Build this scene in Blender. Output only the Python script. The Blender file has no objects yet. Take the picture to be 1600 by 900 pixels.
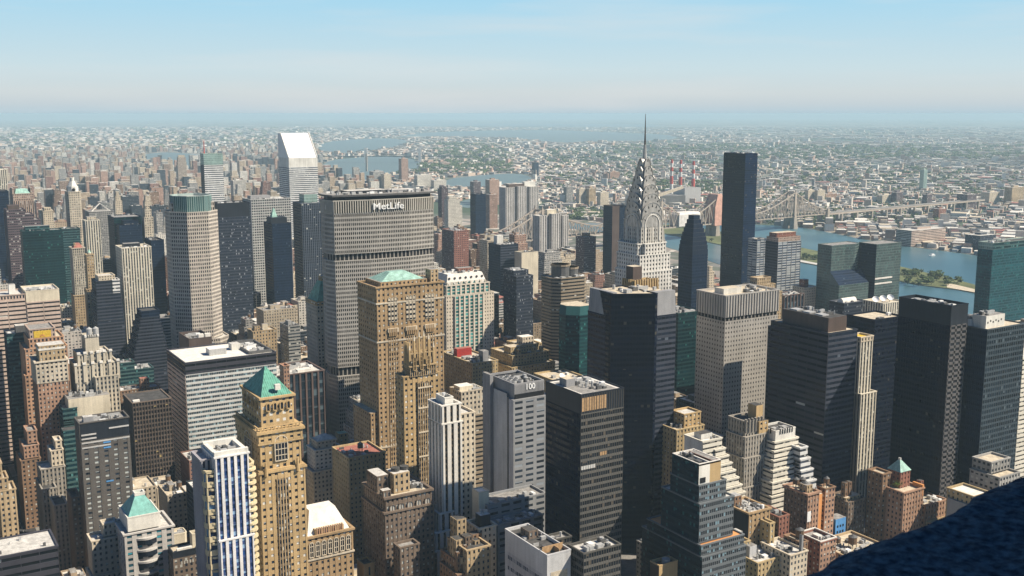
import bpy, math, random
import numpy as np
R = math.radians
SC = bpy.context.scene
COL = SC.collection
# ------------------------------------------------------------------ camera, light, exposure
CF, CP, CH, CZ = 1665.0, R(9.3), R(31.6), 322.0
cam = bpy.data.cameras.new('camera'); cam.sensor_width = 36; cam.lens = CF/1600*36
cam.clip_start = 0.1; cam.clip_end = 150000
cam.dof.use_dof = True; cam.dof.focus_distance = 1500; cam.dof.aperture_fstop = 20
co = bpy.data.objects.new('camera', cam); COL.objects.link(co)
co.location = (0, 0, CZ); co.rotation_euler = (R(90)-CP, 0, -CH); SC.camera = co
SUN_EL, SUN_AZ = R(45), R(128)            # azimuth clockwise from +Y (uptown)
w = bpy.data.worlds.new('World'); SC.world = w; w.use_nodes = True
nt = w.node_tree; nt.nodes.clear()
sky = nt.nodes.new('ShaderNodeTexSky'); sky.sky_type = 'NISHITA'; sky.sun_disc = False
sky.sun_elevation = SUN_EL; sky.sun_rotation = SUN_AZ; sky.altitude = 100
sky.air_density = 1.0; sky.dust_density = .6; sky.ozone_density = 1.4
bg = nt.nodes.new('ShaderNodeBackground'); bg.inputs[1].default_value = 0.05*.8
out = nt.nodes.new('ShaderNodeOutputWorld')
# thin cirrus streaks low in the sky
tc = nt.nodes.new('ShaderNodeTexCoord'); mp = nt.nodes.new('ShaderNodeMapping')
mp.inputs['Scale'].default_value = (2.2, 2.2, 26); mp.inputs['Rotation'].default_value = (0.03, 0.02, 0)
nz = nt.nodes.new('ShaderNodeTexNoise'); nz.inputs['Scale'].default_value = 1.6; nz.inputs['Detail'].default_value = 6
cr = nt.nodes.new('ShaderNodeMapRange'); cr.inputs[1].default_value = .48; cr.inputs[2].default_value = .78; cr.inputs[4].default_value = .5
mx = nt.nodes.new('ShaderNodeMixRGB'); mx.inputs[2].default_value = (12.0, 12.2, 12.2, 1)
tint = nt.nodes.new('ShaderNodeMixRGB'); tint.blend_type = 'MULTIPLY'; tint.inputs[0].default_value = 1
tint.inputs[2].default_value = (0.42, .78, 1.2, 1)
L = nt.links.new
L(tc.outputs['Generated'], mp.inputs[0]); L(mp.outputs[0], nz.inputs[0]); L(nz.outputs[0], cr.inputs[0])
L(sky.outputs[0], tint.inputs[1])
# the bright milky layer low over the horizon
geo = nt.nodes.new('ShaderNodeSeparateXYZ'); L(tc.outputs['Generated'], geo.inputs[0])
hr = nt.nodes.new('ShaderNodeValToRGB'); he = hr.color_ramp.elements; he[0].position = 0; he[0].color = (1, 1, 1, 1); he[1].position = .22; he[1].color = (0, 0, 0, 1)
for q, c_ in ((.10, .97), (.125, .8), (.15, .5), (.18, .22)): x_ = he.new(q); x_.color = (c_, c_, c_, 1)
hmx = nt.nodes.new('ShaderNodeMixRGB'); 
hc = nt.nodes.new('ShaderNodeValToRGB'); ce = hc.color_ramp.elements; ce[0].position = 0; ce[0].color = (.465, .605, .685, 1); ce[1].position = .105; ce[1].color = (.40, .70, .88, 1)
x_ = ce.new(.04); x_.color = (.60, .74, .79, 1); x_ = ce.new(.018); x_.color = (.63, .695, .71, 1); x_ = ce.new(.009); x_.color = (.575, .65, .69, 1)
hsc = nt.nodes.new('ShaderNodeMixRGB'); hsc.blend_type = 'MULTIPLY'; hsc.inputs[0].default_value = 1; hsc.inputs[2].default_value = (16, 16, 16, 1)
L(geo.outputs[2], hc.inputs[0]); L(hc.outputs[0], hsc.inputs[1]); L(hsc.outputs[0], hmx.inputs[2])
L(geo.outputs[2], hr.inputs[0]); L(hr.outputs[0], hmx.inputs[0]); L(tint.outputs[0], hmx.inputs[1]); L(hmx.outputs[0], mx.inputs[1]); L(mx.outputs[0], bg.inputs[0]);
fm = nt.nodes.new('ShaderNodeMath'); fm.operation = 'MULTIPLY'; L(cr.outputs[0], fm.inputs[0]); L(hr.outputs[0], fm.inputs[1]); L(fm.outputs[0], mx.inputs[0]); L(bg.outputs[0], out.inputs[0])
sl = bpy.data.lights.new('sun', 'SUN'); sl.energy = 5.0; sl.angle = R(0.53); sl.color = (1, .89, .73)
so = bpy.data.objects.new('sun', sl); COL.objects.link(so)
so.rotation_euler = (R(90)-SUN_EL, 0, R(180)-SUN_AZ)
SC.view_settings.view_transform = 'Standard'; SC.view_settings.look = 'None'
SC.view_settings.gamma = 1; SC.view_settings.exposure = 0.65
SC.cycles.max_bounces = 5; SC.cycles.diffuse_bounces = 1; SC.cycles.glossy_bounces = 3
SC.cycles.volume_bounces = 3; SC.cycles.caustics_reflective = False; SC.cycles.caustics_refractive = False
HAZE = 5.4e-5
# ------------------------------------------------------------------ camera arithmetic (pixels of the 1600x900 frame)
_s, _c = math.sin(CH), math.cos(CH)
def proj(x, y, z):
    r = x*_c-y*_s; f = x*_s+y*_c; u = z-CZ
    c = f*math.cos(CP)-u*math.sin(CP); v = f*math.sin(CP)+u*math.cos(CP)
    return 800+CF*r/c, 450-CF*v/c
def unproj(px, py, z):
    a = (px-800)/CF; b = (450-py)/CF
    fh = math.cos(CP)+b*math.sin(CP); uz = -math.sin(CP)+b*math.cos(CP); t = (z-CZ)/uz
    return t*(fh*_s+a*_c), t*(fh*_c-a*_s)
# ------------------------------------------------------------------ materials
MATS = {}
def col4(c): return (c[0], c[1], c[2], 1)
def _node(nt, t, **k):
    n = nt.nodes.new(t)
    for a, b in k.items(): setattr(n, a, b)
    return n
def _math(nt, op, a, b=None, c=None):
    n = _node(nt, 'ShaderNodeMath', operation=op)
    for i, v in enumerate((a, b, c)):
        if v is None: continue
        if isinstance(v, (int, float)): n.inputs[i].default_value = v
        else: nt.links.new(v, n.inputs[i])
    return n.outputs[0]
def _mix(nt, f, a, b, mode='MIX'):
    n = _node(nt, 'ShaderNodeMixRGB', blend_type=mode)
    for i, v in enumerate((f, a, b)):
        if isinstance(v, (int, float)): n.inputs[i].default_value = v
        elif isinstance(v, tuple): n.inputs[i].default_value = col4(v)
        else: nt.links.new(v, n.inputs[i])
    return n.outputs[0]
def _noise(nt, vec, scale, detail=3, sc=None):
    n = _node(nt, 'ShaderNodeTexNoise'); n.inputs['Scale'].default_value = scale; n.inputs['Detail'].default_value = detail
    if sc:
        m = _node(nt, 'ShaderNodeMapping'); m.inputs['Scale'].default_value = sc; nt.links.new(vec, m.inputs[0]); vec = m.outputs[0]
    nt.links.new(vec, n.inputs['Vector']); return n.outputs[0]
def _range(nt, v, a, b, c, d):
    n = _node(nt, 'ShaderNodeMapRange'); nt.links.new(v, n.inputs[0])
    for i, x in enumerate((a, b, c, d)): n.inputs[i+1].default_value = x
    return n.outputs[0]
def newmat(name):
    m = bpy.data.materials.new(name); m.use_nodes = True; n = m.node_tree; n.nodes.clear()
    o = _node(n, 'ShaderNodeOutputMaterial'); p = _node(n, 'ShaderNodeBsdfPrincipled'); n.links.new(p.outputs[0], o.inputs[0])
    return m, n, p
def plain(name, c, rough=.85, metal=0., var=.16, scale=.12, spec=.3, objvar=0., fine=0.0):
    """weathered plain surface: broad stains, vertical streaks and a fine grain"""
    if name in MATS: return MATS[name]
    m, n, p = newmat(name); tc = _node(n, 'ShaderNodeNewGeometry').outputs['Position']
    a = _noise(n, tc, scale, 4); s = _noise(n, tc, 1.0, 3, (.5, .5, .03))
    v = _math(n, 'ADD', _range(n, a, .3, .7, 1-var, 1+var), _range(n, s, .3, .7, -var*.6, var*.6))
    if fine: v = _math(n, 'MULTIPLY', v, _range(n, _noise(n, tc, 1.6, 2), .35, .65, 1-fine, 1+fine))
    if objvar:
        oi = _node(n, 'ShaderNodeObjectInfo').outputs['Random']
        v = _math(n, 'MULTIPLY', v, _range(n, oi, 0, 1, 1-objvar, 1+objvar))
    cc = _mix(n, 1.0, col4(c)[:3], v, 'MULTIPLY'); n.links.new(cc, p.inputs['Base Color'])
    p.inputs['Roughness'].default_value = rough; p.inputs['Metallic'].default_value = metal
    p.inputs['Specular IOR Level'].default_value = spec
    MATS[name] = m; return m
def fac_group():
    g = bpy.data.node_groups.new('facade_pattern', 'ShaderNodeTree')
    def inp(nm, t, d):
        s = g.interface.new_socket(name=nm, in_out='INPUT', socket_type=t); s.default_value = d
    for nm in ('Wall', 'Spandrel', 'Glass', 'Blind'): inp(nm, 'NodeSocketColor', (.5, .5, .5, 1))
    for nm in ('WF', 'HF', 'BlindAmt', 'Var', 'GlassRough', 'WallRough', 'Metal', 'ObjVar', 'GlassVar', 'GM'): inp(nm, 'NodeSocketFloat', .5)
    g.interface.new_socket(name='Shader', in_out='OUTPUT', socket_type='NodeSocketShader')
    gi = g.nodes.new('NodeGroupInput'); go = g.nodes.new('NodeGroupOutput'); I = gi.outputs
    uv = _node(g, 'ShaderNodeUVMap').outputs[0]; sp = _node(g, 'ShaderNodeSeparateXYZ'); g.links.new(uv, sp.inputs[0])
    u, v = sp.outputs[0], sp.outputs[1]
    fu = _math(g, 'ABSOLUTE', _math(g, 'SUBTRACT', _math(g, 'FRACT', u), .5))
    fv = _math(g, 'ABSOLUTE', _math(g, 'SUBTRACT', _math(g, 'FRACT', v), .5))
    mu = _math(g, 'LESS_THAN', fu, _math(g, 'MULTIPLY', I['WF'], .5)); mv = _math(g, 'LESS_THAN', fv, _math(g, 'MULTIPLY', I['HF'], .5))
    cell = _node(g, 'ShaderNodeCombineXYZ'); g.links.new(_math(g, 'FLOOR', u), cell.inputs[0]); g.links.new(_math(g, 'FLOOR', v), cell.inputs[1])
    wn = _node(g, 'ShaderNodeTexWhiteNoise', noise_dimensions='3D'); g.links.new(cell.outputs[0], wn.inputs['Vector'])
    rnd = wn.outputs['Value']; sc = _node(g, 'ShaderNodeSeparateColor'); g.links.new(wn.outputs['Color'], sc.inputs[0])
    # blinds drawn to random depths; also stand for bright reflections, put into the colour
    fvr = _math(g, 'FRACT', v); drawn = _math(g, 'GREATER_THAN', fvr, _math(g, 'MULTIPLY', sc.outputs[1], .8))
    isb = _math(g, 'MULTIPLY', _math(g, 'LESS_THAN', rnd, I['BlindAmt']), drawn)
    pos = _node(g, 'ShaderNodeNewGeometry').outputs['Position']
    # whole floors and patches of a facade differ a little
    fl = _node(g, 'ShaderNodeTexWhiteNoise', noise_dimensions='1D'); g.links.new(_math(g, 'FLOOR', v), fl.inputs['W'])
    pat = _noise(g, pos, .045, 3)
    gv = _math(g, 'ADD', 1.0, _math(g, 'MULTIPLY', I['GlassVar'], _math(g, 'ADD', _math(g, 'SUBTRACT', sc.outputs[2], .5), _math(g, 'SUBTRACT', fl.outputs['Value'], .5))))
    gv = _math(g, 'MULTIPLY', gv, _range(g, pat, .3, .7, .75, 1.25))
    glass = _mix(g, 1.0, I['Glass'], gv, 'MULTIPLY')
    win = _mix(g, isb, glass, I['Blind'])
    a = _noise(g, pos, .06, 4); s = _noise(g, pos, 1.0, 3, (.5, .5, .03)); f = _noise(g, pos, 1.7, 2)
    vv = _math(g, 'MULTIPLY', I['Var'], _math(g, 'ADD', _math(g, 'SUBTRACT', a, .5), _math(g, 'ADD', _math(g, 'MULTIPLY', .7, _math(g, 'SUBTRACT', s, .5)), _math(g, 'MULTIPLY', .6, _math(g, 'SUBTRACT', f, .5)))))
    oi = _node(g, 'ShaderNodeObjectInfo').outputs['Random']
    ov = _math(g, 'MULTIPLY', I['ObjVar'], _math(g, 'SUBTRACT', oi, .5))
    wv = _math(g, 'ADD', 1.0, _math(g, 'ADD', _math(g, 'MULTIPLY', vv, 2.2), ov))
    wall = _mix(g, 1.0, I['Wall'], wv, 'MULTIPLY'); spn = _mix(g, 1.0, I['Spandrel'], wv, 'MULTIPLY')
    inner = _mix(g, mv, spn, win); colr = _mix(g, mu, wall, inner)
    isw = _math(g, 'MULTIPLY', mu, mv)
    isg = _math(g, 'MULTIPLY', isw, _math(g, 'SUBTRACT', 1.0, isb))
    p = _node(g, 'ShaderNodeBsdfPrincipled'); g.links.new(colr, p.inputs['Base Color']); p.inputs['Specular IOR Level'].default_value = .16
    rg = _node(g, 'ShaderNodeMix', data_type='FLOAT'); g.links.new(isw, rg.inputs[0]); g.links.new(I['WallRough'], rg.inputs[2]); g.links.new(I['GlassRough'], rg.inputs[3])
    g.links.new(rg.outputs[0], p.inputs['Roughness'])
    g.links.new(_math(g, 'ADD', _math(g, 'MULTIPLY', I['Metal'], _math(g, 'SUBTRACT', 1.0, isw)), _math(g, 'MULTIPLY', I['GM'], isg)), p.inputs['Metallic'])
    # each pane is set at a slightly different angle, so its reflection differs from its neighbours'
    jm = _node(g, 'ShaderNodeVectorMath', operation='SUBTRACT'); g.links.new(wn.outputs['Color'], jm.inputs[0]); jm.inputs[1].default_value = (.5, .5, .5)
    js = _node(g, 'ShaderNodeVectorMath', operation='SCALE'); g.links.new(jm.outputs[0], js.inputs[0]); g.links.new(_math(g, 'MULTIPLY', isg, .035), js.inputs['Scale'])
    ja = _node(g, 'ShaderNodeVectorMath', operation='ADD'); g.links.new(_node(g, 'ShaderNodeNewGeometry').outputs['Normal'], ja.inputs[0]); g.links.new(js.outputs[0], ja.inputs[1])
    jn = _node(g, 'ShaderNodeVectorMath', operation='NORMALIZE'); g.links.new(ja.outputs[0], jn.inputs[0]); g.links.new(jn.outputs[0], p.inputs['Normal'])
    g.links.new(p.outputs[0], go.inputs[0]); return g
FG = fac_group()
ST = {}
def style(k, wall, span=None, glass=(.02, .03, .045), blind=(.5, .5, .45), fh=3.8, bw=3.4, wf=.45, hf=.5, ba=.18, rp=.35, rs=.22, var=.35,
          gr=.12, wr=.8, metal=0, ov=0., gv=.6, gm=0.):
    """one kind of facade: wall (piers), spandrels, glazing; fh/bw floor and bay size, wf/hf share of them that is window, rp/rs relief in metres"""
    m = bpy.data.materials.new('facade_'+k); m.use_nodes = True; n = m.node_tree; n.nodes.clear()
    o = _node(n, 'ShaderNodeOutputMaterial'); g = _node(n, 'ShaderNodeGroup'); g.node_tree = FG; n.links.new(g.outputs[0], o.inputs[0])
    span = span or wall
    for nm, v in (('Wall', wall), ('Spandrel', span), ('Glass', glass), ('Blind', blind)): g.inputs[nm].default_value = col4(v)
    for nm, v in (('WF', wf), ('HF', hf), ('BlindAmt', ba), ('Var', var), ('GlassRough', gr), ('WallRough', wr), ('Metal', metal), ('ObjVar', ov), ('GlassVar', gv), ('GM', gm)): g.inputs[nm].default_value = v
    ST[k] = dict(m=m, fh=fh, bw=bw, wf=wf, hf=hf, rp=rp, rs=rs, wall=plain('wall_'+k, wall, wr, metal, var*.35, .06, .12, objvar=ov*.5, fine=.08),
                 span=plain('spandrel_'+k, span, wr, metal, var*.35, .06, .12, objvar=ov*.5))
    return k
# masonry
style('limestone', (.52, .455, .355), fh=3.7, bw=3.3, wf=.48, hf=.5, ba=.3, var=.55)
style('tan', (.41, .31, .19), fh=3.7, bw=3.3, wf=.42, hf=.5, ba=.3, var=.55)
style('gold', (.45, .32, .165), fh=3.9, bw=3.9, wf=.46, hf=.42, ba=.55, blind=(.68, .66, .6), var=.55)  # pale blind tone also stands for sun glinting in the panes
style('gold_bay', (.43, .31, .17), (.16, .13, .1), fh=3.8, bw=1.7, wf=.66, hf=.62, ba=.35)
style('gold_bare', (.45, .32, .165), wf=.001, hf=.001, rp=0, rs=0)
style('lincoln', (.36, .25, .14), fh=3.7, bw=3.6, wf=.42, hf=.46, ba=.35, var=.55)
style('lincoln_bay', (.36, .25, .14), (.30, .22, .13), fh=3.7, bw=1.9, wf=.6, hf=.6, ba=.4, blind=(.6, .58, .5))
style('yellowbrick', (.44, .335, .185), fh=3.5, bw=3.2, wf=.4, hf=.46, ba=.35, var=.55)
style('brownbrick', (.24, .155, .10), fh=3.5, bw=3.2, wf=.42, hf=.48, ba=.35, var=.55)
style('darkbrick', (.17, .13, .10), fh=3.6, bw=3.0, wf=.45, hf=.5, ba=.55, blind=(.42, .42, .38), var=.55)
style('redbrick', (.26, .125, .09), fh=3.3, bw=3.0, wf=.38, hf=.45, ba=.3)
style('pinkbrick', (.36, .225, .155), fh=3.6, bw=3.0, wf=.44, hf=.5, ba=.3, var=.55)
style('orangebrick', (.43, .265, .17), fh=3.6, bw=3.0, wf=.5, hf=.5, ba=.3, var=.55)
style('greybrick', (.115, .105, .095), fh=3.5, bw=6.2, wf=.42, hf=.44, ba=.85, blind=(.5, .53, .5), var=.3)
style('whitebrick', (.62, .58, .50), fh=3.4, bw=3.4, wf=.5, hf=.45)
style('cream', (.58, .50, .38), fh=3.6, bw=3.2, wf=.42, hf=.5)
style('cream_pier', (.64, .59, .48), (.10, .10, .10), fh=3.8, bw=3.4, wf=.5, hf=.6)
style('deco', (.48, .43, .34), (.30, .27, .22), fh=3.7, bw=2.8, wf=.5, hf=.55, ba=.25, var=.55)
style('deco_grey', (.33, .30, .255), (.2, .18, .15), fh=3.7, bw=2.6, wf=.45, hf=.5, ba=.2)
style('pinkgranite', (.44, .335, .27), fh=3.9, bw=2.6, wf=.5, hf=.5)
style('pinkpier', (.46, .35, .28), (.06, .05, .05), fh=7.5, bw=3.2, wf=.48, hf=.9, rp=.8)
# banded
style('pinkband', (.50, .39, .32), (.52, .41, .34), glass=(.03, .03, .035), fh=4.0, bw=14, wf=.97, hf=.4, ba=.05, rp=.5, rs=.5)
style('whiteband', (.42, .42, .40), (.58, .58, .55), glass=(.03, .06, .085), blind=(.25, .38, .42), fh=3.9, bw=1.5, wf=.86, hf=.52, ba=.3, rp=.12, rs=.3)
style('whiteband2', (.62, .62, .60), (.64, .64, .62), glass=(.05, .06, .08), fh=4.1, bw=1.6, wf=1.0, hf=.44, ba=.1, rp=0, rs=.25)
style('zigband', (.66, .62, .52), (.68, .64, .54), glass=(.05, .05, .05), blind=(.35, .33, .28), fh=3.6, bw=2.0, wf=.98, hf=.38, ba=.5, rp=0, rs=.35)
style('mauveband', (.13, .10, .11), (.15, .115, .12), glass=(.03, .03, .04), fh=3.8, bw=3, wf=.8, hf=.45)
style('tanband', (.27, .22, .16), (.27, .22, .16), glass=(.02, .025, .03), fh=3.6, bw=2.5, wf=.98, hf=.45, ba=.06, rp=0, rs=.5)
style('brownband', (.055, .055, .068), (.05, .05, .062), glass=(.015, .02, .025), fh=4.5, bw=9, wf=.97, hf=.4, ba=.02, rs=.4)
# curtain walls
style('metlife', (.41, .385, .345), (.37, .35, .315), glass=(.014, .015, .018), blind=(.16, .15, .14), fh=4.1, bw=1.9, wf=.64, hf=.58, ba=.1, rp=.5, rs=.42, gv=.9)
style('metslat', (.50, .47, .41), (.03, .03, .03), glass=(.02, .02, .02), fh=15, bw=2.3, wf=.60, hf=.97, ba=0, rp=.9, rs=0)
style('mechband', (.30, .28, .25), (.012, .012, .014), glass=(.01, .01, .012), fh=9, bw=4.2, wf=.74, hf=.97, ba=0, rp=.4, rs=0, gr=.7)
style('darkgrid', (.10, .095, .085), (.115, .11, .10), glass=(.012, .016, .022), blind=(.12, .10, .08), fh=3.9, bw=1.6, wf=.84, hf=.60, ba=.10, rp=.16, rs=.10, gr=.08)
style('blackglass', (.006, .011, .024), (.005, .009, .02), glass=(.004, .008, .02), blind=(.07, .065, .055), fh=3.8, bw=2.2, wf=.9, hf=.55, ba=0.03, rp=.08, rs=.05, gr=.1)
style('blackgrid', (.12, .115, .115), (.115, .11, .11), glass=(.015, .017, .022), blind=(.12, .11, .10), fh=3.9, bw=5.4, wf=.72, hf=.52, ba=0.04, rp=.3, rs=.3)
style('navyglass', (.010, .02, .042), (.012, .024, .05), glass=(.008, .018, .04), blind=(.06, .09, .12), fh=3.8, bw=1.6, wf=.84, hf=.55, ba=0.03, rp=.1, rs=.05)
style('navyband', (.03, .036, .05), (.05, .056, .075), glass=(.012, .018, .03), blind=(.1, .12, .15), fh=3.9, bw=3.2, wf=.94, hf=.5, ba=0.04, rp=.1, rs=.12)
style('navystripe', (.15, .17, .20), (.03, .04, .06), glass=(.012, .02, .035), fh=3.8, bw=3.0, wf=.78, hf=.6, ba=0.05, rp=.3, rs=.05)
style('ucgrid', (.095, .105, .125), (.04, .05, .07), glass=(.010, .018, .036), blind=(.28, .3, .32), fh=3.9, bw=1.6, wf=.84, hf=.58, ba=0.14, rp=.18, rs=.06)
style('whitegrid', (.50, .50, .47), (.45, .45, .43), glass=(.03, .035, .045), blind=(.2, .2, .2), fh=3.9, bw=3.4, wf=.74, hf=.58, ba=.15, rp=.4, rs=.3)
style('octgrid', (.50, .45, .385), (.50, .45, .385), glass=(.022, .02, .028), blind=(.2, .16, .16), fh=4.4, bw=2.5, wf=.60, hf=.6, ba=.18, rp=.25, rs=.2)
style('tealglass', (.008, .042, .042), (.007, .034, .036), glass=(.004, .02, .026), blind=(.03, .13, .11), fh=3.8, bw=1.6, wf=.94, hf=.6, ba=0.06, rp=.05, rs=.08, gr=.06)
style('tealoct', (.02, .085, .09), (.015, .07, .075), glass=(.008, .035, .045), blind=(.06, .24, .22), fh=3.7, bw=1.7, wf=.95, hf=.55, ba=0.12, rp=.05, rs=.1)
style('tealband', (.05, .10, .10), (.055, .11, .11), glass=(.006, .03, .04), blind=(.08, .22, .22), fh=3.7, bw=1.6, wf=.97, hf=.56, ba=.12, rp=.04, rs=.15)
style('terrsouth', (.15, .165, .175), (.13, .145, .155), glass=(.014, .02, .028), blind=(.20, .32, .38), fh=3.7, bw=1.5, wf=.74, hf=.55, ba=.22, rp=.12, rs=.2)
style('unteal', (.025, .09, .105), (.025, .08, .10), glass=(.01, .07, .085), blind=(.03, .15, .15), fh=3.6, bw=1.6, wf=.9, hf=.7, ba=0.1, rp=.04, rs=.05)
style('terrwest', (.012, .03, .042), (.012, .032, .045), glass=(.006, .02, .03), blind=(.03, .12, .13), fh=3.7, bw=1.6, wf=.94, hf=.55, ba=.15, rp=.05, rs=.12)
style('ungreen', (.12, .155, .15), (.11, .145, .14), glass=(.08, .12, .12), blind=(.09, .17, .16), fh=3.6, bw=1.5, wf=.92, hf=.74, ba=.2, rp=.04, rs=.03, gv=.4, gm=.25)
style('lightgreen', (.33, .42, .38), (.30, .40, .37), glass=(.25, .36, .33), fh=3.8, bw=3, wf=.9, hf=.7, ba=0, rp=.03, rs=.03, gv=.3, gm=.3)
style('crownglass', (.34, .42, .40), (.12, .22, .22), glass=(.08, .19, .185), fh=30, bw=2.4, wf=.8, hf=.98, ba=0, rp=.25, rs=0, gm=.2)
style('trumpglass', (.007, .02, .055), (.006, .018, .05), glass=(.006, .018, .05), blind=(.09, .08, .07), fh=3.4, bw=2.6, wf=.93, hf=.7, ba=0.06, rp=.04, rs=.03, gr=.06, gm=.2)
style('steelgrid', (.46, .43, .385), (.46, .43, .385), glass=(.04, .04, .045), blind=(.22, .21, .2), fh=3.9, bw=3.1, wf=.40, hf=.42, ba=.2, rp=.15, rs=.1, wr=.45, metal=.25)
style('steelrib', (.47, .44, .40), (.40, .375, .34), glass=(.38, .355, .32), fh=16, bw=3.1, wf=.5, hf=.98, ba=0, rp=.7, rs=0, wr=.45, metal=.25, gv=.1, gr=.5)
style('banded58', (.17, .18, .20), (.40, .42, .42), glass=(.04, .06, .10), blind=(.30, .33, .35), fh=3.6, bw=8.5, wf=.9, hf=.55, ba=.35, rp=.4, rs=.15)
style('greysouth', (.27, .275, .28), (.26, .265, .27), glass=(.03, .04, .055), blind=(.28, .31, .34), fh=3.8, bw=7.6, wf=.70, hf=.44, ba=.32, rp=.1, rs=.12)
style('concrete', (.27, .27, .275), wf=.001, hf=.001, rp=0, rs=0)
style('lavender', (.50, .50, .50), wf=.001, hf=.001, rp=0, rs=0)
style('whitewall', (.66, .64, .58), wf=.001, hf=.001, rp=0, rs=0)
style('creamwall', (.62, .55, .42), wf=.001, hf=.001, rp=0, rs=0)
style('darkmetal', (.022, .027, .036), wf=.001, hf=.001, rp=0, rs=0, wr=.5)
style('brownmetal', (.10, .075, .065), wf=.001, hf=.001, rp=0, rs=0, wr=.6)
style('bw_pier', (.72, .70, .68), (.05, .08, .20), glass=(.012, .045, .15), blind=(.26, .40, .58), fh=3.7, bw=3.4, wf=.56, hf=.62, ba=.45, rp=.6, rs=.15)
style('bw_bay', (.62, .52, .33), (.62, .52, .33), glass=(.012, .04, .12), blind=(.10, .22, .36), fh=7.4, bw=6.5, wf=.74, hf=.62, ba=.4, rp=.3, rs=.5)
style('bw_west', (.36, .34, .36), (.04, .045, .08), glass=(.012, .03, .07), fh=3.7, bw=2.2, wf=.5, hf=.66, ba=.05, rp=.6, rs=.1)
style('white_slim', (.66, .63, .57), (.10, .075, .05), glass=(.03, .03, .03), blind=(.5, .45, .35), fh=3.6, bw=4.4, wf=.42, hf=.62, ba=.12, rp=.7, rs=.12)
style('post335', (.60, .55, .46), (.56, .52, .44), glass=(.012, .10, .10), blind=(.10, .35, .33), fh=3.8, bw=6.0, wf=.66, hf=.72, ba=.3, rp=.7, rs=.1)
style('post335b', (.60, .53, .43), glass=(.03, .05, .05), fh=3.9, bw=3.2, wf=.4, hf=.4, rp=.3, rs=.25)
style('balcony', (.50, .43, .35), (.42, .36, .3), glass=(.04, .04, .045), fh=3.0, bw=3.2, wf=.6, hf=.55, ba=.25, rp=.5, rs=.7)
style('resi', (.56, .53, .49), (.40, .38, .36), glass=(.05, .055, .065), blind=(.3, .3, .28), fh=3.0, bw=5.5, wf=.5, hf=.55, ba=.3, rp=.9, rs=.3)
style('brownpier', (.13, .095, .085), (.035, .04, .05), glass=(.02, .035, .05), blind=(.1, .14, .16), fh=8, bw=6.0, wf=.72, hf=.86, ba=.3, rp=.8, rs=.3)
style('blockred', (.30, .15, .12), glass=(.04, .03, .035), fh=3.6, bw=3.6, wf=.5, hf=.5, ba=.1)
style('w100', (.46, .46, .48), wf=.001, hf=.001, rp=0, rs=0)
style('tealgrid', (.075, .095, .11), (.05, .07, .085), glass=(.01, .02, .03), blind=(.09, .12, .14), fh=3.9, bw=2.6, wf=.84, hf=.62, ba=0.06, rp=.2, rs=.1)
style('copper', (.2, .42, .36), wf=.001, hf=.001, rp=0, rs=0)
# filler kinds (vary from building to building)
FILL = {}
def fstyle(k, word, *a, **kw): style(k, *a, ov=.5, **kw); FILL[k] = word
fstyle('f_tan', 'tan brick', (.37, .29, .205), fh=3.4, bw=3.2, wf=.42, hf=.46, ba=.3)
fstyle('f_beige', 'beige stone', (.47, .40, .30), fh=3.5, bw=3.1, wf=.42, hf=.48, ba=.3)
fstyle('f_brown', 'brown brick', (.22, .15, .105), fh=3.4, bw=3.1, wf=.42, hf=.48, ba=.35)
fstyle('f_red', 'red brick', (.24, .14, .11), fh=3.2, bw=3.0, wf=.4, hf=.45, ba=.3)
fstyle('f_grey', 'grey concrete', (.30, .29, .27), fh=3.4, bw=3.4, wf=.6, hf=.45, ba=.25)
fstyle('f_white', 'white brick', (.56, .53, .47), fh=3.2, bw=3.6, wf=.5, hf=.45, ba=.25)
fstyle('f_glass', 'dark glass', (.05, .06, .07), (.06, .07, .085), glass=(.015, .025, .035), blind=(.1, .13, .15), fh=3.8, bw=1.8, wf=.86, hf=.56)
fstyle('f_band', 'grey banded', (.33, .33, .32), (.36, .36, .34), glass=(.03, .04, .05), fh=3.6, bw=2.4, wf=.97, hf=.46, rp=0)
fstyle('f_pink', 'pinkish brick', (.38, .25, .19), fh=3.3, bw=3.1, wf=.42, hf=.46)
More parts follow.
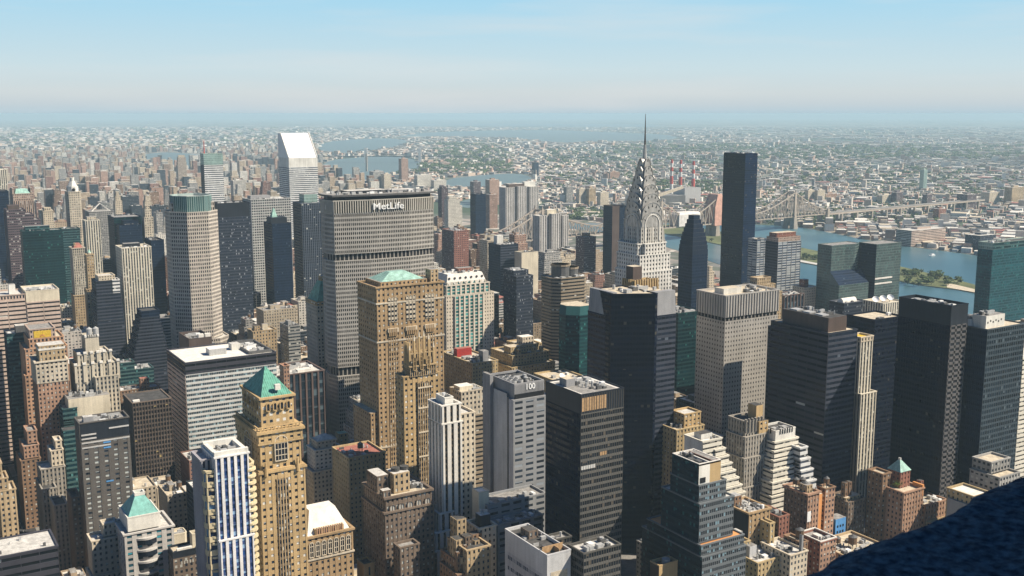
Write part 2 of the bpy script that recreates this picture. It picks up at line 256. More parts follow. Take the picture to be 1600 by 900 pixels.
M = dict(
 pale=plain('roof_pale', (.52, .50, .46), var=.22, scale=.3, fine=.12), white=plain('roof_white', (.70, .67, .61), var=.12, scale=.2, fine=.06),
 beige=plain('roof_beige', (.52, .45, .34), var=.2, scale=.25, fine=.12), grey=plain('roof_grey', (.26, .25, .235), var=.3, scale=.3, fine=.15),
 dark=plain('roof_dark', (.07, .068, .065), var=.35, scale=.25, fine=.2), red=plain('roof_red', (.33, .13, .10), var=.25, scale=.3, fine=.15),
 copper=plain('green_copper', (.085, .25, .185), .6, 0, .35, .35, fine=.1), mint=plain('mint_copper', (.27, .44, .375), .65, 0, .28, .3, fine=.1),
 tealcopper=plain('teal_copper', (.16, .38, .34), .6, 0, .2, .3, fine=.08), dkcopper=plain('dark_green_copper', (.045, .24, .18), .55, 0, .15, .3),
 unit=plain('unit_metal', (.42, .42, .41), .5, .1, .15, .8), unitdark=plain('unit_dark', (.10, .10, .10), .6, 0, .2, .8),
 wood=plain('tank_wood', (.16, .10, .06), .9, 0, .25, .8), steel=plain('stainless_steel', (.44, .42, .39), .45, .5, .18, .3), steelhi=plain('polished_steel', (.78, .76, .72), .35, .4, .1, .3),
 steeldk=plain('steel_dark', (.10, .085, .075), .5, .4, .2, .3), whitepaint=plain('white_paint', (.78, .78, .76), .5, 0, .06),
 signwhite=plain('sign_white', (.85, .85, .83), .4, 0, .02), black=plain('black_recess', (.008, .009, .012), .6, 0, .1),
 asphalt=plain('asphalt', (.045, .045, .047), .9, 0, .2, .05, fine=.1), paving=plain('paving', (.20, .19, .175), .9, 0, .2, .1, fine=.1),
 gold=plain('gold_panel', (.62, .42, .05), .5, 0, .2, .5), orange=plain('orange_trim', (.62, .28, .10), .7, 0, .1),
 bridge=plain('bridge_steel', (.40, .34, .28), .7, 0, .12, .02), stone=plain('bridge_stone', (.34, .30, .25), .9, 0, .15, .05),
 stackw=plain('stack_white', (.66, .64, .6), .8), stackr=plain('stack_red', (.50, .07, .055), .8),
 shroudp=plain('pink_sheeting', (.60, .34, .26), .7), shroudw=plain('white_sheeting', (.66, .62, .58), .7),
 redbox=plain('red_paint', (.34, .03, .025), .6, 0, .15, .4), amber=plain('amber_blind', (.42, .27, .14), .6, 0, .2, .8),
 blueblind=plain('blue_panel', (.10, .28, .55), .5), lightpanel=plain('light_panel', (.50, .49, .47), .6, 0, .1),
 tealpane=plain('teal_pane', (.02, .20, .19), .1, 0, .3, .5), darkpane=plain('dark_pane', (.015, .02, .03), .1, 0, .2, .5), curtain=plain('curtained_pane', (.42, .41, .37), .5, 0, .15, .5),
 boat=plain('boat_white', (.8, .8, .78), .5))
def wave(k, base, c2, sc):
    """standing-seam copper: narrow raised seams as a bump"""
    m = M[base].copy(); m.name = k; M[k] = m; n = m.node_tree; p = [x for x in n.nodes if x.type == 'BSDF_PRINCIPLED'][0]
    uv = _node(n, 'ShaderNodeUVMap').outputs[0]; sp = _node(n, 'ShaderNodeSeparateXYZ'); n.links.new(uv, sp.inputs[0])
    f = _math(n, 'LESS_THAN', _math(n, 'FRACT', sp.outputs[0]), .22)
    old = p.inputs['Base Color'].links[0].from_socket
    n.links.new(_mix(n, f, old, c2), p.inputs['Base Color'])
wave('mintseam', 'mint', (.40, .62, .54), 1); wave('copperseam', 'copper', (.14, .40, .31), 1)
# ------------------------------------------------------------------ mesh building
class MB:
    def __init__(s): s.v = []; s.f = []; s.uv = []; s.mi = []; s.mats = []
    def m(s, mat):
        if mat not in s.mats: s.mats.append(mat)
        return s.mats.index(mat)
    def face(s, pts, mat, uvs=None):
        b = len(s.v); s.v += pts; s.f.append(tuple(range(b, b+len(pts)))); s.mi.append(s.m(mat))
        s.uv += uvs if uvs else [(0.0, 0.0)]*len(pts)
    def box(s, x0, y0, z0, x1, y1, z1, mat, top=None, bottom=False):
        a = [(x0, y0), (x1, y0), (x1, y1), (x0, y1)]
        for i in range(4):
            p, q = a[i], a[(i+1) % 4]; s.face([(*p, z0), (*q, z0), (*q, z1), (*p, z1)], mat)
        s.face([(*p, z1) for p in a], top or mat)
        if bottom: s.face([(*p, z0) for p in a[::-1]], mat)
    def prism(s, poly, z0, z1, mat, top=None, cap=True):
        n = len(poly)
        for i in range(n):
            p, q = poly[i], poly[(i+1) % n]; s.face([(*p, z0), (*q, z0), (*q, z1), (*p, z1)], mat)
        if cap: s.face([(*p, z1) for p in poly], top or mat)
    def loft(s, a, z0, b, z1, mat, cap=True, seam=1.2):
        n = len(a)
        for i in range(n):
            j = (i+1) % n; L_ = math.dist(a[i], a[j])/seam
            s.face([(*a[i], z0), (*a[j], z0), (*b[j], z1), (*b[i], z1)], mat, [(0, 0), (L_, 0), (L_/2+math.dist(b[i], b[j])/seam/2, 1), (L_/2-math.dist(b[i], b[j])/seam/2, 1)])
        if cap: s.face([(*p, z1) for p in b], mat)
    def cyl(s, x, y, z0, z1, r0, mat, r1=None, n=10, cap=True):
        r1 = r0 if r1 is None else r1
        a = [(x+r0*math.cos(t*6.2832/n), y+r0*math.sin(t*6.2832/n)) for t in range(n)]
        b = [(x+r1*math.cos(t*6.2832/n), y+r1*math.sin(t*6.2832/n)) for t in range(n)]
        s.loft(a, z0, b, z1, mat, cap)
    def beam(s, p, q, t, mat):
        """square bar between two points"""
        from mathutils import Vector
        p, q = Vector(p), Vector(q); d = (q-p).normalized(); u = d.cross(Vector((0, 0, 1)))
        u = Vector((1, 0, 0)) if u.length < .01 else u.normalized(); w_ = d.cross(u)*t/2; u = u*t/2
        a = [p+u+w_, p-u+w_, p-u-w_, p+u-w_]; b = [x+(q-p) for x in a]
        for i in range(4): s.face([tuple(a[i]), tuple(a[(i+1) % 4]), tuple(b[(i+1) % 4]), tuple(b[i])], mat)
    def build(s, name, parent=None, loc=None):
        me = bpy.data.meshes.new(name); me.from_pydata([tuple(p) for p in s.v], [], s.f)
        for m_ in s.mats: me.materials.append(m_)
        me.polygons.foreach_set('material_index', s.mi)
        uvl = me.uv_layers.new(name='UVMap'); uvl.data.foreach_set('uv', [c for q in s.uv for c in q]); me.update()
        o = bpy.data.objects.new(name, me); COL.objects.link(o)
        if parent: o.parent = parent
        if loc: o.location = loc
        return o
def rect(x0, y0, x1, y1): return [(x0, y0), (x1, y0), (x1, y1), (x0, y1)]
def wall_poly(mb, poly, z0, z1, st, org=(0, 0), relief=True, sides=None):
    """walls of a prism with windows laid out per face, and on faces turned to the view the piers and spandrels stand proud"""
    n = len(poly)
    for i in range(n):
        s_ = ST[(sides or {}).get(i, st)]
        (ax, ay), (bx, by) = poly[i], poly[(i+1) % n]; Ln = math.hypot(bx-ax, by-ay)
        if Ln < .05: continue
        k = max(1, round(Ln/s_['bw'])) if s_['wf'] > .01 else 1
        fh = s_['fh']; nf = max(1, round((z1-z0)/fh)); uo = 40*i+int(abs(org[0]) % 97)*7
        V0 = int(org[1] % 53); mb.face([(ax, ay, z0), (bx, by, z0), (bx, by, z1), (ax, ay, z1)], s_['m'], [(uo, V0), (uo+k, V0), (uo+k, V0+nf), (uo, V0+nf)])
        dx, dy = (bx-ax)/Ln, (by-ay)/Ln; nx, ny = dy, -dx
        cx, cy = org[0]+(ax+bx)/2, org[1]+(ay+by)/2; cl = math.hypot(cx, cy)
        if not relief or (-(nx*cx+ny*cy)/cl) < .02: continue
        def strip(u0, u1, a, b, t, mat, vert):
            p = lambda u, o_: (ax+dx*u+nx*o_, ay+dy*u+ny*o_)
            A, B, C, D = p(u0, t), p(u1, t), p(u1, 0), p(u0, 0)
            mb.face([(*A, a), (*B, a), (*B, b), (*A, b)], mat)
            if vert: mb.face([(*D, a), (*A, a), (*A, b), (*D, b)], mat); mb.face([(*B, a), (*C, a), (*C, b), (*B, b)], mat)
            else: mb.face([(*D, a), (*C, a), (*B, a), (*A, a)], mat)
            mb.face([(*A, b), (*B, b), (*C, b), (*D, b)], mat)
        if s_['rp'] and s_['wf'] < 1:
            hw = (1-s_['wf'])*Ln/k/2
            for j in range(k+1): strip(max(0, j*Ln/k-hw), min(Ln, j*Ln/k+hw), z0, z1, s_['rp'], s_['wall'], True)
        if s_['rs'] and s_['hf'] < .96:
            fz = (z1-z0)/nf; hh = (1-s_['hf'])*fz/2
            for j in range(nf+1): strip(.02, Ln-.02, max(z0+.01, z0+j*fz-hh), min(z1-.01, z0+j*fz+hh), s_['rs'], s_['span'], False)
BL = {}; FOOT = []
def tank(b, x, y, z, r=2.6, h=4.2):
    """wooden water tank on steel legs"""
    m = MB(); m.cyl(x, y, z+3, z+3+h, r, M['wood'], n=12); m.cyl(x, y, z+3+h, z+3+h+1.6, r*1.08, M['unitdark'], .1, n=12)
    o = m.build('water_tank', b.root); g = MB()
    for sx in (-1, 1):
        for sy in (-1, 1): g.box(x+sx*r*.6-.15, y+sy*r*.6-.15, z, x+sx*r*.6+.15, y+sy*r*.6+.15, z+3, M['unitdark'])
    g.build('tank_legs', o)
class B:
    """one building: Empty at its near (south-west) base corner, parts as children; heights may be given as picture rows"""
    def __init__(s, key, px, h, label, name='office_tower', cat='skyscraper', w=None, d=None, group=None, ref=None):
        cx, cy, lx, rx = px; s.x, s.y = unproj(cx, cy, h); s.h = h; s.key = key
        s.w = w or s._fit(rx, 1, 0); s.d = d or s._fit(lx, 0, 1)
        o = bpy.data.objects.new(name, None); COL.objects.link(o); o.location = (s.x, s.y, 0); o.empty_display_size = 5
        o['label'] = label; o['category'] = cat
        if group: o['group'] = group
        s.root = o; BL[key] = s; s.rz = h; s.ref = ref; s.foot(0, 0, s.w, s.d, h)
    def foot(s, x0, y0, x1, y1, h): FOOT.append((s.x+x0, s.y+y0, s.x+x1, s.y+y1, h, s.key))
    def _fit(s, px, dx, dy):
        lo, hi = 0, 600
        for _ in range(40):
            m = (lo+hi)/2; q = proj(s.x+dx*m, s.y+dy*m, s.h)[0]
            if (q < px) == (dx > 0): lo = m
            else: hi = m
        return lo
    def z(s, py, x=0, y=0):
        lo, hi = -50, 330
        for _ in range(40):
            m = (lo+hi)/2
            if proj(s.x+x, s.y+y, m)[1] > py: lo = m
            else: hi = m
        return lo
    def X(s, px, z=None):       # local x on the south face seen in picture column px
        z = s.h if z is None else z; lo, hi = -300, 300
        for _ in range(40):
            m = (lo+hi)/2
            if proj(s.x+m, s.y, z)[0] < px: lo = m
            else: hi = m
        return lo
    def tier(s, st, z0, z1, poly, roof='grey', par=1.1, sides=None, name='wall', relief=True, cap='roof', cornice=0):
        m = MB(); wall_poly(m, poly, z0, z1, st, (s.x, s.y), relief, sides)
        wm = ST[st]['wall']
        if not roof: m.build(name, s.root); return
        cx = sum(p[0] for p in poly)/len(poly); cy = sum(p[1] for p in poly)/len(poly)
        def off(t):                                # polygon moved inward by t (negative: outward)
            n = len(poly); r = []
            for i in range(n):
                (ax, ay), (bx, by), (ex, ey) = poly[i-1], poly[i], poly[(i+1) % n]
                l1 = math.hypot(bx-ax, by-ay) or 1; l2 = math.hypot(ex-bx, ey-by) or 1
                n1 = (-(by-ay)/l1, (bx-ax)/l1); n2 = (-(ey-by)/l2, (ex-bx)/l2); kx = n1[0]+n2[0]; ky = n1[1]+n2[1]; q = kx*kx+ky*ky or 1
                r.append((bx+kx*2*t/q, by+ky*2*t/q))
            return r
        inn = off(.6); ot = off(-max(ST[st]['rp'], ST[st]['rs'])-.12-cornice) if par else poly
        if par:
            q = MB(); n = len(poly); zt = z1+.25; zb = z1-.55-cornice*.6
            for i in range(n):
                j = (i+1) % n
                q.face([(*ot[i], zt), (*ot[j], zt), (*inn[j], zt), (*inn[i], zt)], wm)
                q.face([(*ot[i], zb), (*ot[j], zb), (*ot[j], zt), (*ot[i], zt)], wm)
                q.face([(*poly[i], zb), (*poly[j], zb), (*ot[j], zb), (*ot[i], zb)], wm)
                q.face([(*inn[j], z1-par), (*inn[i], z1-par), (*inn[i], zt), (*inn[j], zt)], wm)
            q.build('parapet', s.root)
        m.build(name, s.root)
        rf = MB(); rf.face([(*p, z1-par) for p in inn], M[roof]); rf.build(cap, s.root); s.rz = z1-par
        return s
    def r(s, l=0, f=0, r=0, k=0): return rect(l, f, s.w-r, s.d-k)
    def box(s, part, mat, x0, y0, z0, x1, y1, z1, top=None):
        m = MB(); mm = ST[mat]['m'] if mat in ST else M[mat]
        if mat in ST and ST[mat]['wf'] > .01: wall_poly(m, rect(x0, y0, x1, y1), z0, z1, mat, (s.x, s.y)); m.face([(x0, y0, z1), (x1, y0, z1), (x1, y1, z1), (x0, y1, z1)], M[top or 'grey'])
        else: m.box(x0, y0, z0, x1, y1, z1, mm, M[top] if top else None)
        return m.build(part, s.root)
    def hip(s, part, mat, a, z0, b, z1):
        m = MB(); m.loft(a, z0, b, z1, M[mat]); return m.build(part, s.root)
    def clutter(s, x0, y0, x1, y1, z, n=5, seed=1, kinds='uuudvf', big=1.0):
        rr = random.Random(seed); used = []; n = int(n*1.5)
        for _ in range(n*4):
            if len(used) >= n: break
            k = rr.choice(kinds); a, c = rr.uniform(1.5, 4.2)*big, rr.uniform(1.5, 4)*big
            if k == 'd': a *= 2.2; c *= .35
            if x1-x0 < a+.6 or y1-y0 < c+.6: continue
            x = rr.uniform(x0+.2, x1-a-.2); y = rr.uniform(y0+.2, y1-c-.2)
            if any(x < q[2]+.3 and x+a > q[0]-.3 and y < q[3]+.3 and y+c > q[1]-.3 for q in used): continue
            used.append((x, y, x+a, y+c)); m = MB(); hh = rr.uniform(1.0, 2.6)*(.7+.3*big)
            if k == 'v': m.cyl(x+a/2, y+c/2, z, z+hh*1.2, min(a, c)*.28, M['unit']); m.build('vent_pipe', s.root); continue
            if k == 'f':
                m.box(x, y, z, x+a, y+c, z+hh, M['unitdark'])
                m.cyl(x+a/2, y+c/2, z+hh, z+hh+.5, min(a, c)*.38, M['unit'], n=10); m.build('cooling_tower', s.root); continue
            m.box(x, y, z, x+a, y+c, z+hh, M['unit'] if rr.random() < .65 else M['unitdark'] if rr.random() < .5 else M['whitepaint'])
            m.build('duct' if k == 'd' else 'cooling_unit', s.root)
# ------------------------------------------------------------------ land, water, haze
def ground_mat():
    m, n, p = newmat('ground_city'); pos = _node(n, 'ShaderNodeNewGeometry').outputs['Position']
    vo = _node(n, 'ShaderNodeTexVoronoi'); vo.inputs['Scale'].default_value = .022; n.links.new(pos, vo.inputs['Vector'])
    sc = _node(n, 'ShaderNodeSeparateColor'); n.links.new(vo.outputs['Color'], sc.inputs[0])
    r = _node(n, 'ShaderNodeValToRGB'); n.links.new(sc.outputs[0], r.inputs[0]); e = r.color_ramp.elements
    e[0].position = 0; e[0].color = (.09, .10, .075, 1); e[1].position = 1; e[1].color = (.5, .46, .4, 1)
    for q, c in ((.3, (.11, .12, .09, 1)), (.45, (.17, .165, .15, 1)), (.7, (.25, .22, .19, 1)), (.88, (.36, .31, .27, 1))): x = e.new(q); x.color = c
    big = _noise(n, pos, .0007, 5); tr = _range(n, big, .47, .57, 0, 1)
    g = _mix(n, tr, r.outputs[0], (.045, .075, .04)); n.links.new(g, p.inputs['Base Color']); p.inputs['Roughness'].default_value = .95; return m
def water_mat():
    m, n, p = newmat('river_water'); pos = _node(n, 'ShaderNodeNewGeometry').outputs['Position']
    a = _noise(n, pos, .006, 7, (1, .3, 1)); n.links.new(_mix(n, _range(n, a, .35, .65, 0, 1), (.04, .105, .135), (.085, .165, .19)), p.inputs['Base Color'])
    p.inputs['Roughness'].default_value = .3; p.inputs['Specular IOR Level'].default_value = .22
    b = _node(n, 'ShaderNodeBump'); b.inputs['Strength'].default_value = .5; b.inputs['Distance'].default_value = .6
    n.links.new(_noise(n, pos, .12, 4), b.inputs['Height']); n.links.new(b.outputs[0], p.inputs['Normal']); return m
def bay_mat():
    m = WM.copy(); m.name = 'bay_water'; p = [x for x in m.node_tree.nodes if x.type == 'BSDF_PRINCIPLED'][0]; lk = p.inputs['Base Color'].links[0]; m.node_tree.links.remove(lk); p.inputs['Base Color'].default_value = (.13, .185, .195, 1); p.inputs['Roughness'].default_value = .5; return m
def sheet(name, pts, z, mat, kind='structure'):
    m = MB(); m.face([(x, y, z) for x, y in pts], mat); o = m.build(name); o['kind'] = kind; return o
GM = ground_mat(); WM = water_mat()
GR = 60000
m_ = MB(); m_.face([(GR*math.cos(t*math.pi/32), GR*math.sin(t*math.pi/32), 0) for t in range(64)], GM); o = m_.build('ground'); o['kind'] = 'structure'
def pxpoly(pts, z=0.): return [unproj(x, y, z) for x, y in pts]
def ccw(p):
    a = sum(p[i][0]*p[(i+1) % len(p)][1]-p[(i+1) % len(p)][0]*p[i][1] for i in range(len(p))); return p if a > 0 else p[::-1]
def smooth(p, it=2, j=0):
    for _ in range(it):
        q = []
        for i in range(len(p)):
            a, b = p[i], p[(i+1) % len(p)]; q += [(a[0]*.75+b[0]*.25, a[1]*.75+b[1]*.25), (a[0]*.25+b[0]*.75, a[1]*.25+b[1]*.75)]
        p = q
    return p
W_RIVER = [(1700, 545), (1600, 520), (1500, 500), (1400, 485), (1270, 462), (1200, 440), (1120, 412), (1040, 385), (960, 366), (880, 356), (840, 348), (835, 346), (880, 348), (950, 350), (1040, 349), (1110, 350), (1180, 351), (1240, 354), (1290, 362), (1350, 375), (1415, 385), (1500, 396), (1560, 404), (1620, 412), (1720, 425)]
W_ISLAND = [(1546, 461), (1515, 456), (1480, 452), (1440, 447), (1408, 441), (1340, 426), (1250, 410), (1190, 397), (1110, 380), (1040, 366), (985, 357), (985, 356), (1040, 350), (1110, 360), (1180, 373), (1250, 388), (1300, 398), (1345, 405), (1408, 418), (1450, 428), (1500, 440), (1535, 450)]
RIVERS = [('river', W_RIVER),
  ('bay_water', [(690, 292), (700, 279), (740, 275), (790, 271), (822, 273), (835, 280), (800, 289), (770, 291), (740, 294)]),
  ('bay_water', [(715, 322), (722, 313), (745, 311), (752, 320), (735, 326)]),
  ('bay_water', [(500, 262), (515, 250), (560, 246), (600, 243), (640, 247), (660, 256), (650, 266), (625, 270), (600, 278), (560, 290), (525, 288), (510, 276)]),
  ('bay_water', [(495, 236), (505, 222), (560, 217), (610, 216), (640, 220), (622, 229), (580, 236), (540, 240)]),
  ('bay_water', [(610, 216), (660, 207), (760, 204), (860, 203), (960, 207), (1040, 210), (1065, 216), (1010, 221), (930, 220), (880, 224), (800, 215), (700, 213)]),
  ('bay_water', [(560, 196), (700, 192.5), (900, 193.5), (1050, 195), (1010, 199), (860, 198), (700, 197)]),
  ('narrow_river', [(222, 247), (228, 240), (262, 238), (300, 240), (318, 243), (318, 262), (300, 268), (262, 262), (238, 254)])]
BM = bay_mat()
for nm, p in RIVERS: sheet(nm, smooth(ccw(pxpoly(p)), 1), .5, WM if nm == 'river' else BM)
grass = plain('island_grass', (.115, .13, .055), .95, 0, .35, .02, fine=.2); dirt = plain('shore_earth', (.30, .26, .20), .95, 0, .3, .03, fine=.15)
ip = smooth(ccw(pxpoly(W_ISLAND)), 2); m_ = MB(); m_.prism(ip, .2, 2.2, M['stone'], grass); o = m_.build('island_ground'); o['kind'] = 'structure'
sheet('shore_path', pxpoly([(1250, 409), (1300, 418), (1345, 425.5), (1345, 423.5), (1300, 415.5), (1250, 406)], 2.3), 2.31, M['pale'])
sheet('shore_path', pxpoly([(1480, 449), (1530, 458), (1543, 459), (1520, 451), (1490, 444), (1478, 443)], 2.3), 2.31, M['beige'])
sheet('waterfront_lot', pxpoly([(1292, 361), (1300, 352), (1345, 352), (1400, 366), (1412, 381), (1350, 373)], .6), .61, dirt)
sheet('waterfront_lot', pxpoly([(1240, 352), (1290, 360), (1285, 354), (1262, 348), (1242, 348)], .6), .61, grass)
sheet('waterfront_lot', pxpoly([(1412, 384), (1500, 394), (1545, 398), (1500, 386), (1440, 376)], .6), .61, dirt)
# Manhattan: asphalt with raised paved blocks between the avenues
AV = [-60, 85, 234, 375, 505, 690, 880, 1080, 1290]
m_ = MB(); m_.face([(-400, 60, .25), (1320, 60, .25), (1420, 1500, .25), (1500, 3200, .25), (-400, 3800, .25)], M['asphalt']); o = m_.build('road'); o['kind'] = 'structure'
blk = MB(); BLOCKS = []
for s_ in range(34, 74):
    y0 = 40+(s_-34)*80.5+9; y1 = y0+62
    for i in range(len(AV)-1):
        x0, x1 = AV[i]+13, AV[i+1]-13; BLOCKS.append((x0, y0, x1, y1)); blk.box(x0, y0, .25, x1, y1, .42, M['paving'])
o = blk.build('pavement'); o['kind'] = 'structure'
ml = MB()
for a in AV[1:-1]:
    for k in (-4.2, 0, 4.2):
        y = 300
        while y < 1500: ml.face([(a+k-.12, y, .262), (a+k+.12, y, .262), (a+k+.12, y+4, .262), (a+k-.12, y+4, .262)], M['whitepaint']); y += 10
o = ml.build('lane_marking'); o['kind'] = 'structure'
hz = bpy.data.meshes.new('haze'); S_ = 60500
hv = [(x, y, z) for z in (-1, 326) for x, y in ((-S_, -S_), (S_, -S_), (S_, S_), (-S_, S_))]
hz.from_pydata(hv, [], [(3, 2, 1, 0), (4, 5, 6, 7), (0, 1, 5, 4), (1, 2, 6, 5), (2, 3, 7, 6), (3, 0, 4, 7)])
hm = bpy.data.materials.new('haze_air'); hm.use_nodes = True; n = hm.node_tree; n.nodes.clear(); o_ = n.nodes.new('ShaderNodeOutputMaterial'); pv = n.nodes.new('ShaderNodeVolumePrincipled')
pv.inputs['Color'].default_value = (.55, .76, .88, 1); pv.inputs['Density'].default_value = HAZE; pv.inputs['Anisotropy'].default_value = 0.0
n.links.new(pv.outputs[0], o_.inputs['Volume']); hz.materials.append(hm)
ho = bpy.data.objects.new('haze', hz); COL.objects.link(ho); ho['kind'] = 'stuff'; ho['label'] = 'pale blue haze over the far city'
# ------------------------------------------------------------------ the towers, from the far left of the picture to the right
def simple(key, px, h, label, st, roof='grey', w=None, d=None, pent=(), n=5, top=None, sides=None, big=1.0, par=1.1, seed=None, cornice=0, **kw):
    b = B(key, px, h, label, w=w, d=d, **kw)
    z0 = 0
    if top: b.tier(st, 0, h-top[0], b.r(), None, sides=sides); b.tier(top[1], h-top[0], h, b.r(), roof, par, sides=sides, name='crown_wall', cornice=cornice)
    else: b.tier(st, 0, h, b.r(), roof, par, sides=sides, cornice=cornice)
    for (a, c, e, f, hh, mt) in pent:
        x0, y0, x1, y1 = a*b.w, c*b.d, e*b.w, f*b.d; b.box('penthouse', mt, x0, y0, b.rz, x1, y1, h+hh, 'grey')
    if n: b.clutter(1, 1, b.w-1, b.d*.45 if pent else b.d-1, b.rz, n, seed or hash(len(key)+int(px[0])) % 999, big=big)
    return b
def steps(b, tiers, roof='grey', cornice=0, par=1.1):
    """tiers from the top down: (style, top height, (left, front, right, back) insets, negative = wider)"""
    zs = [t[1] for t in tiers]+[0]
    for i, (st, zt, ins) in enumerate(tiers):
        b.tier(st, zs[i+1], zt, b.r(*ins), roof, par, cap='roof' if i == 0 else 'terrace', cornice=cornice)
        if i: b.foot(ins[0], ins[1], b.w-ins[2], b.d-ins[3], zt)
    b.rz = tiers[0][1]-par
# --- far left, uptown cluster
b = simple('gm', (-28, 266, 0, 10), 215, 'white marble striped tower at the left edge, far behind the green-roofed pink tower', 'cream_pier', 'white', d=40, n=0)
b = simple('navyleft', (-30, 300, 0, 13), 200, 'dark blue slab at the left edge beside the pink tower with mint roof', 'navyglass', 'dark', d=40, n=0)
b = B('pinktop', (20, 303, 13, 52), 190, 'pink granite tower with a notched top around a mint green roof', ref='pink granite tower', d=42)
b.tier('pinkpier', 0, 178, b.r(), None); b.tier('pinkgranite', 178, 190, b.r(), 'grey', name='crown_wall')
m = MB(); m.loft(rect(4, 5, b.w-4, 36), 189, rect(7, 15, b.w-7, 26), 197, M['mint']); m.build('roof_pitch', b.root)
b.box('crown_side', 'pinkgranite', 0.3, 8, 190, 3, 34, 199); b.box('crown_side', 'pinkgranite', b.w-3, 8, 190, b.w-.3, 34, 199)
b = B('mauve', (10, 328, 0, 62), 178, 'dark mauve banded tower stepping down to the right at the far left', d=40)
steps(b, [('mauveband', 178, (0, 0, b.w*.45, 6)), ('mauveband', 170, (0, 0, b.w*.2, 3)), ('mauveband', 161, (0, 0, 0, 0)), ('mauveband', 120, (0, -4, -5, 0))], 'grey')
b.box('penthouse', 'brownmetal', 3, 6, b.rz, b.w*.4, 24, 184)
b = B('creamsmall', (67, 330, 64, 83), 165, 'small cream stone tower with setbacks behind the dark mauve tower', d=18)
steps(b, [('cream', 170, (3, 3, 3, 3)), ('cream', 165, (0, 0, 0, 0)), ('cream', 130, (-3, -3, -3, 0))], 'pale')
b = B('fourseasons', (105, 300, 99, 126), 200, 'tall pale limestone tower with an octagonal lantern crown', ref='tall limestone tower with lantern crown', d=24)
c_ = 3
def octo(x0, y0, x1, y1, c): return [(x0+c, y0), (x1-c, y0), (x1, y0+c), (x1, y1-c), (x1-c, y1), (x0+c, y1), (x0, y1-c), (x0, y0+c)]
b.tier('limestone', 0, 200, octo(0, 0, b.w, b.d, 2), 'pale'); b.tier('whitewall', 198.9, 208, octo(2, 2, b.w-2, b.d-2, 5), 'pale', name='crown_wall')
b.hip('crown_slope', 'white', octo(3, 3, b.w-3, b.d-3, 5), 207, octo(6.5, 7, b.w-6.5, b.d-7, 2.5), 216); b.tier('whitewall', 216, 222, octo(7, 7.5, b.w-7, b.d-7.5, 2), 'pale', name='lantern')
for q in (0, 1):
    m = MB(); xx = b.w*.5; m.cyl(xx, 0, 0, .4, 2.6, M['black'], n=16); o = m.build('round_opening', b.root)
    o.rotation_euler = (R(90), 0, 0) if q == 0 else (R(90), 0, R(-90)); o.location = (0, -.1+1.7, 203) if q == 0 else (1.6, b.d, 203)
    if q: o.location = (1.8, b.d*.5+xx, 203)
b = B('greenglass', (35, 362, 0, 98), 160, 'dark green glass slab with bright reflections left of the brown ornate tower', d=26, ref='green glass slab')
pl = [(0, 2), (b.w*.25, .6), (b.w*.5, 0), (b.w*.75, .6), (b.w, 2), (b.w, 26), (0, 26)]
b.tier('tealglass', 0, 160, pl, 'grey', sides={}); b.box('penthouse', 'tealband', b.w*.1, 9, b.rz, b.w*.7, 20, 166)
b.clutter(2, 3, b.w-2, 8, b.rz, 6, 3)
b = simple('greenglass2', (97, 358, 0, 125), 152, 'green glass slab section joined behind the wider green glass slab', 'tealband', 'grey', d=26, n=3)
b = simple('creamstripe', (133, 345, 130, 156), 160, 'cream tower with dark vertical stripes behind the green glass slab', 'cream_pier', 'grey', d=22, pent=[(.2, .3, .8, .8, 5, 'cream')], ref='cream striped tower')
b = B('brownslim', (113, 388, 107, 132), 140, 'slim brown stone tower with ornate arched top', d=22, ref='slim brown ornate tower')
steps(b, [('deco', 140, (0, 0, 0, 0)), ('tan', 75, (-2, -3, -8, 0))], 'pale', .6)
b.hip('roof_pitch', 'red', b.r(1.5, 1.5, 1.5, 4), 139.5, b.r(5, 6, 5, 9), 146); b.box('chimney', 'tan', 3, 4, 139, 5, 6, 147)
b = B('brownslim2', (135, 398, 132, 146), 140, 'small brown tower with a pale dome beside the slim brown ornate tower', d=12)
steps(b, [('tan', 140, (0, 0, 0, 0)), ('tan', 95, (-3, -3, -3, 0))], 'pale', .4); m = MB(); m.cyl(b.w/2, b.d/2, 139, 142, b.w*.3, ST['cream']['m'], n=12); m.cyl(b.w/2, b.d/2, 142, 146, b.w*.3, M['mint'], .4, n=12); m.build('dome', b.root)
b = simple('tealslab', (178, 340, 162, 222), 160, 'dark teal glass office slab behind the stepped black roof and stone tower', 'navyglass', 'grey', d=48, n=5, sides={0: 'tealglass'}, ref='dark teal slab')
b = B('darkmid', (186, 352, 180, 222), 150, 'low dark roofed block with rooftop machinery in front of the dark teal slab', d=26)
steps(b, [('navyglass', 156, (8, 6, 4, 4)), ('navyglass', 150, (0, 0, 0, 0))], 'dark'); b.clutter(1, 1, b.w-1, 5.5, 149, 7, 4, big=1.3)
b = B('tri', (139, 331, 136, 178), 140, 'wide low block topped by an open pyramid frame, behind the cream striped tower', d=40)
b.tier('f_grey', 0, 140, b.r(), 'grey'); m = MB(); W_ = b.w; ap = (W_*.5, 14, 154)
for p in ((W_*.12, 4, 140), (W_*.88, 4, 140), (W_*.88, 26, 140), (W_*.12, 26, 140)): m.beam(p, ap, 1.2, M['white'])
m.beam((W_*.12, 4, 140), (W_*.88, 4, 140), 1.2, M['white']); m.build('roof_frame', b.root)
b = B('creamset', (179, 305, 176, 190), 160, 'slender cream tower with stepped crown rising behind the wide low blocks', d=16)
steps(b, [('cream', 166, (4, 4, 4, 4)), ('cream', 158, (2, 2, 2, 2)), ('cream', 148, (0, 0, 0, 0))], 'white')
b = B('citylime', (225, 335, 222, 239), 165, 'narrow limestone tower with a tapering crown left of the glass crowned octagon', d=16)
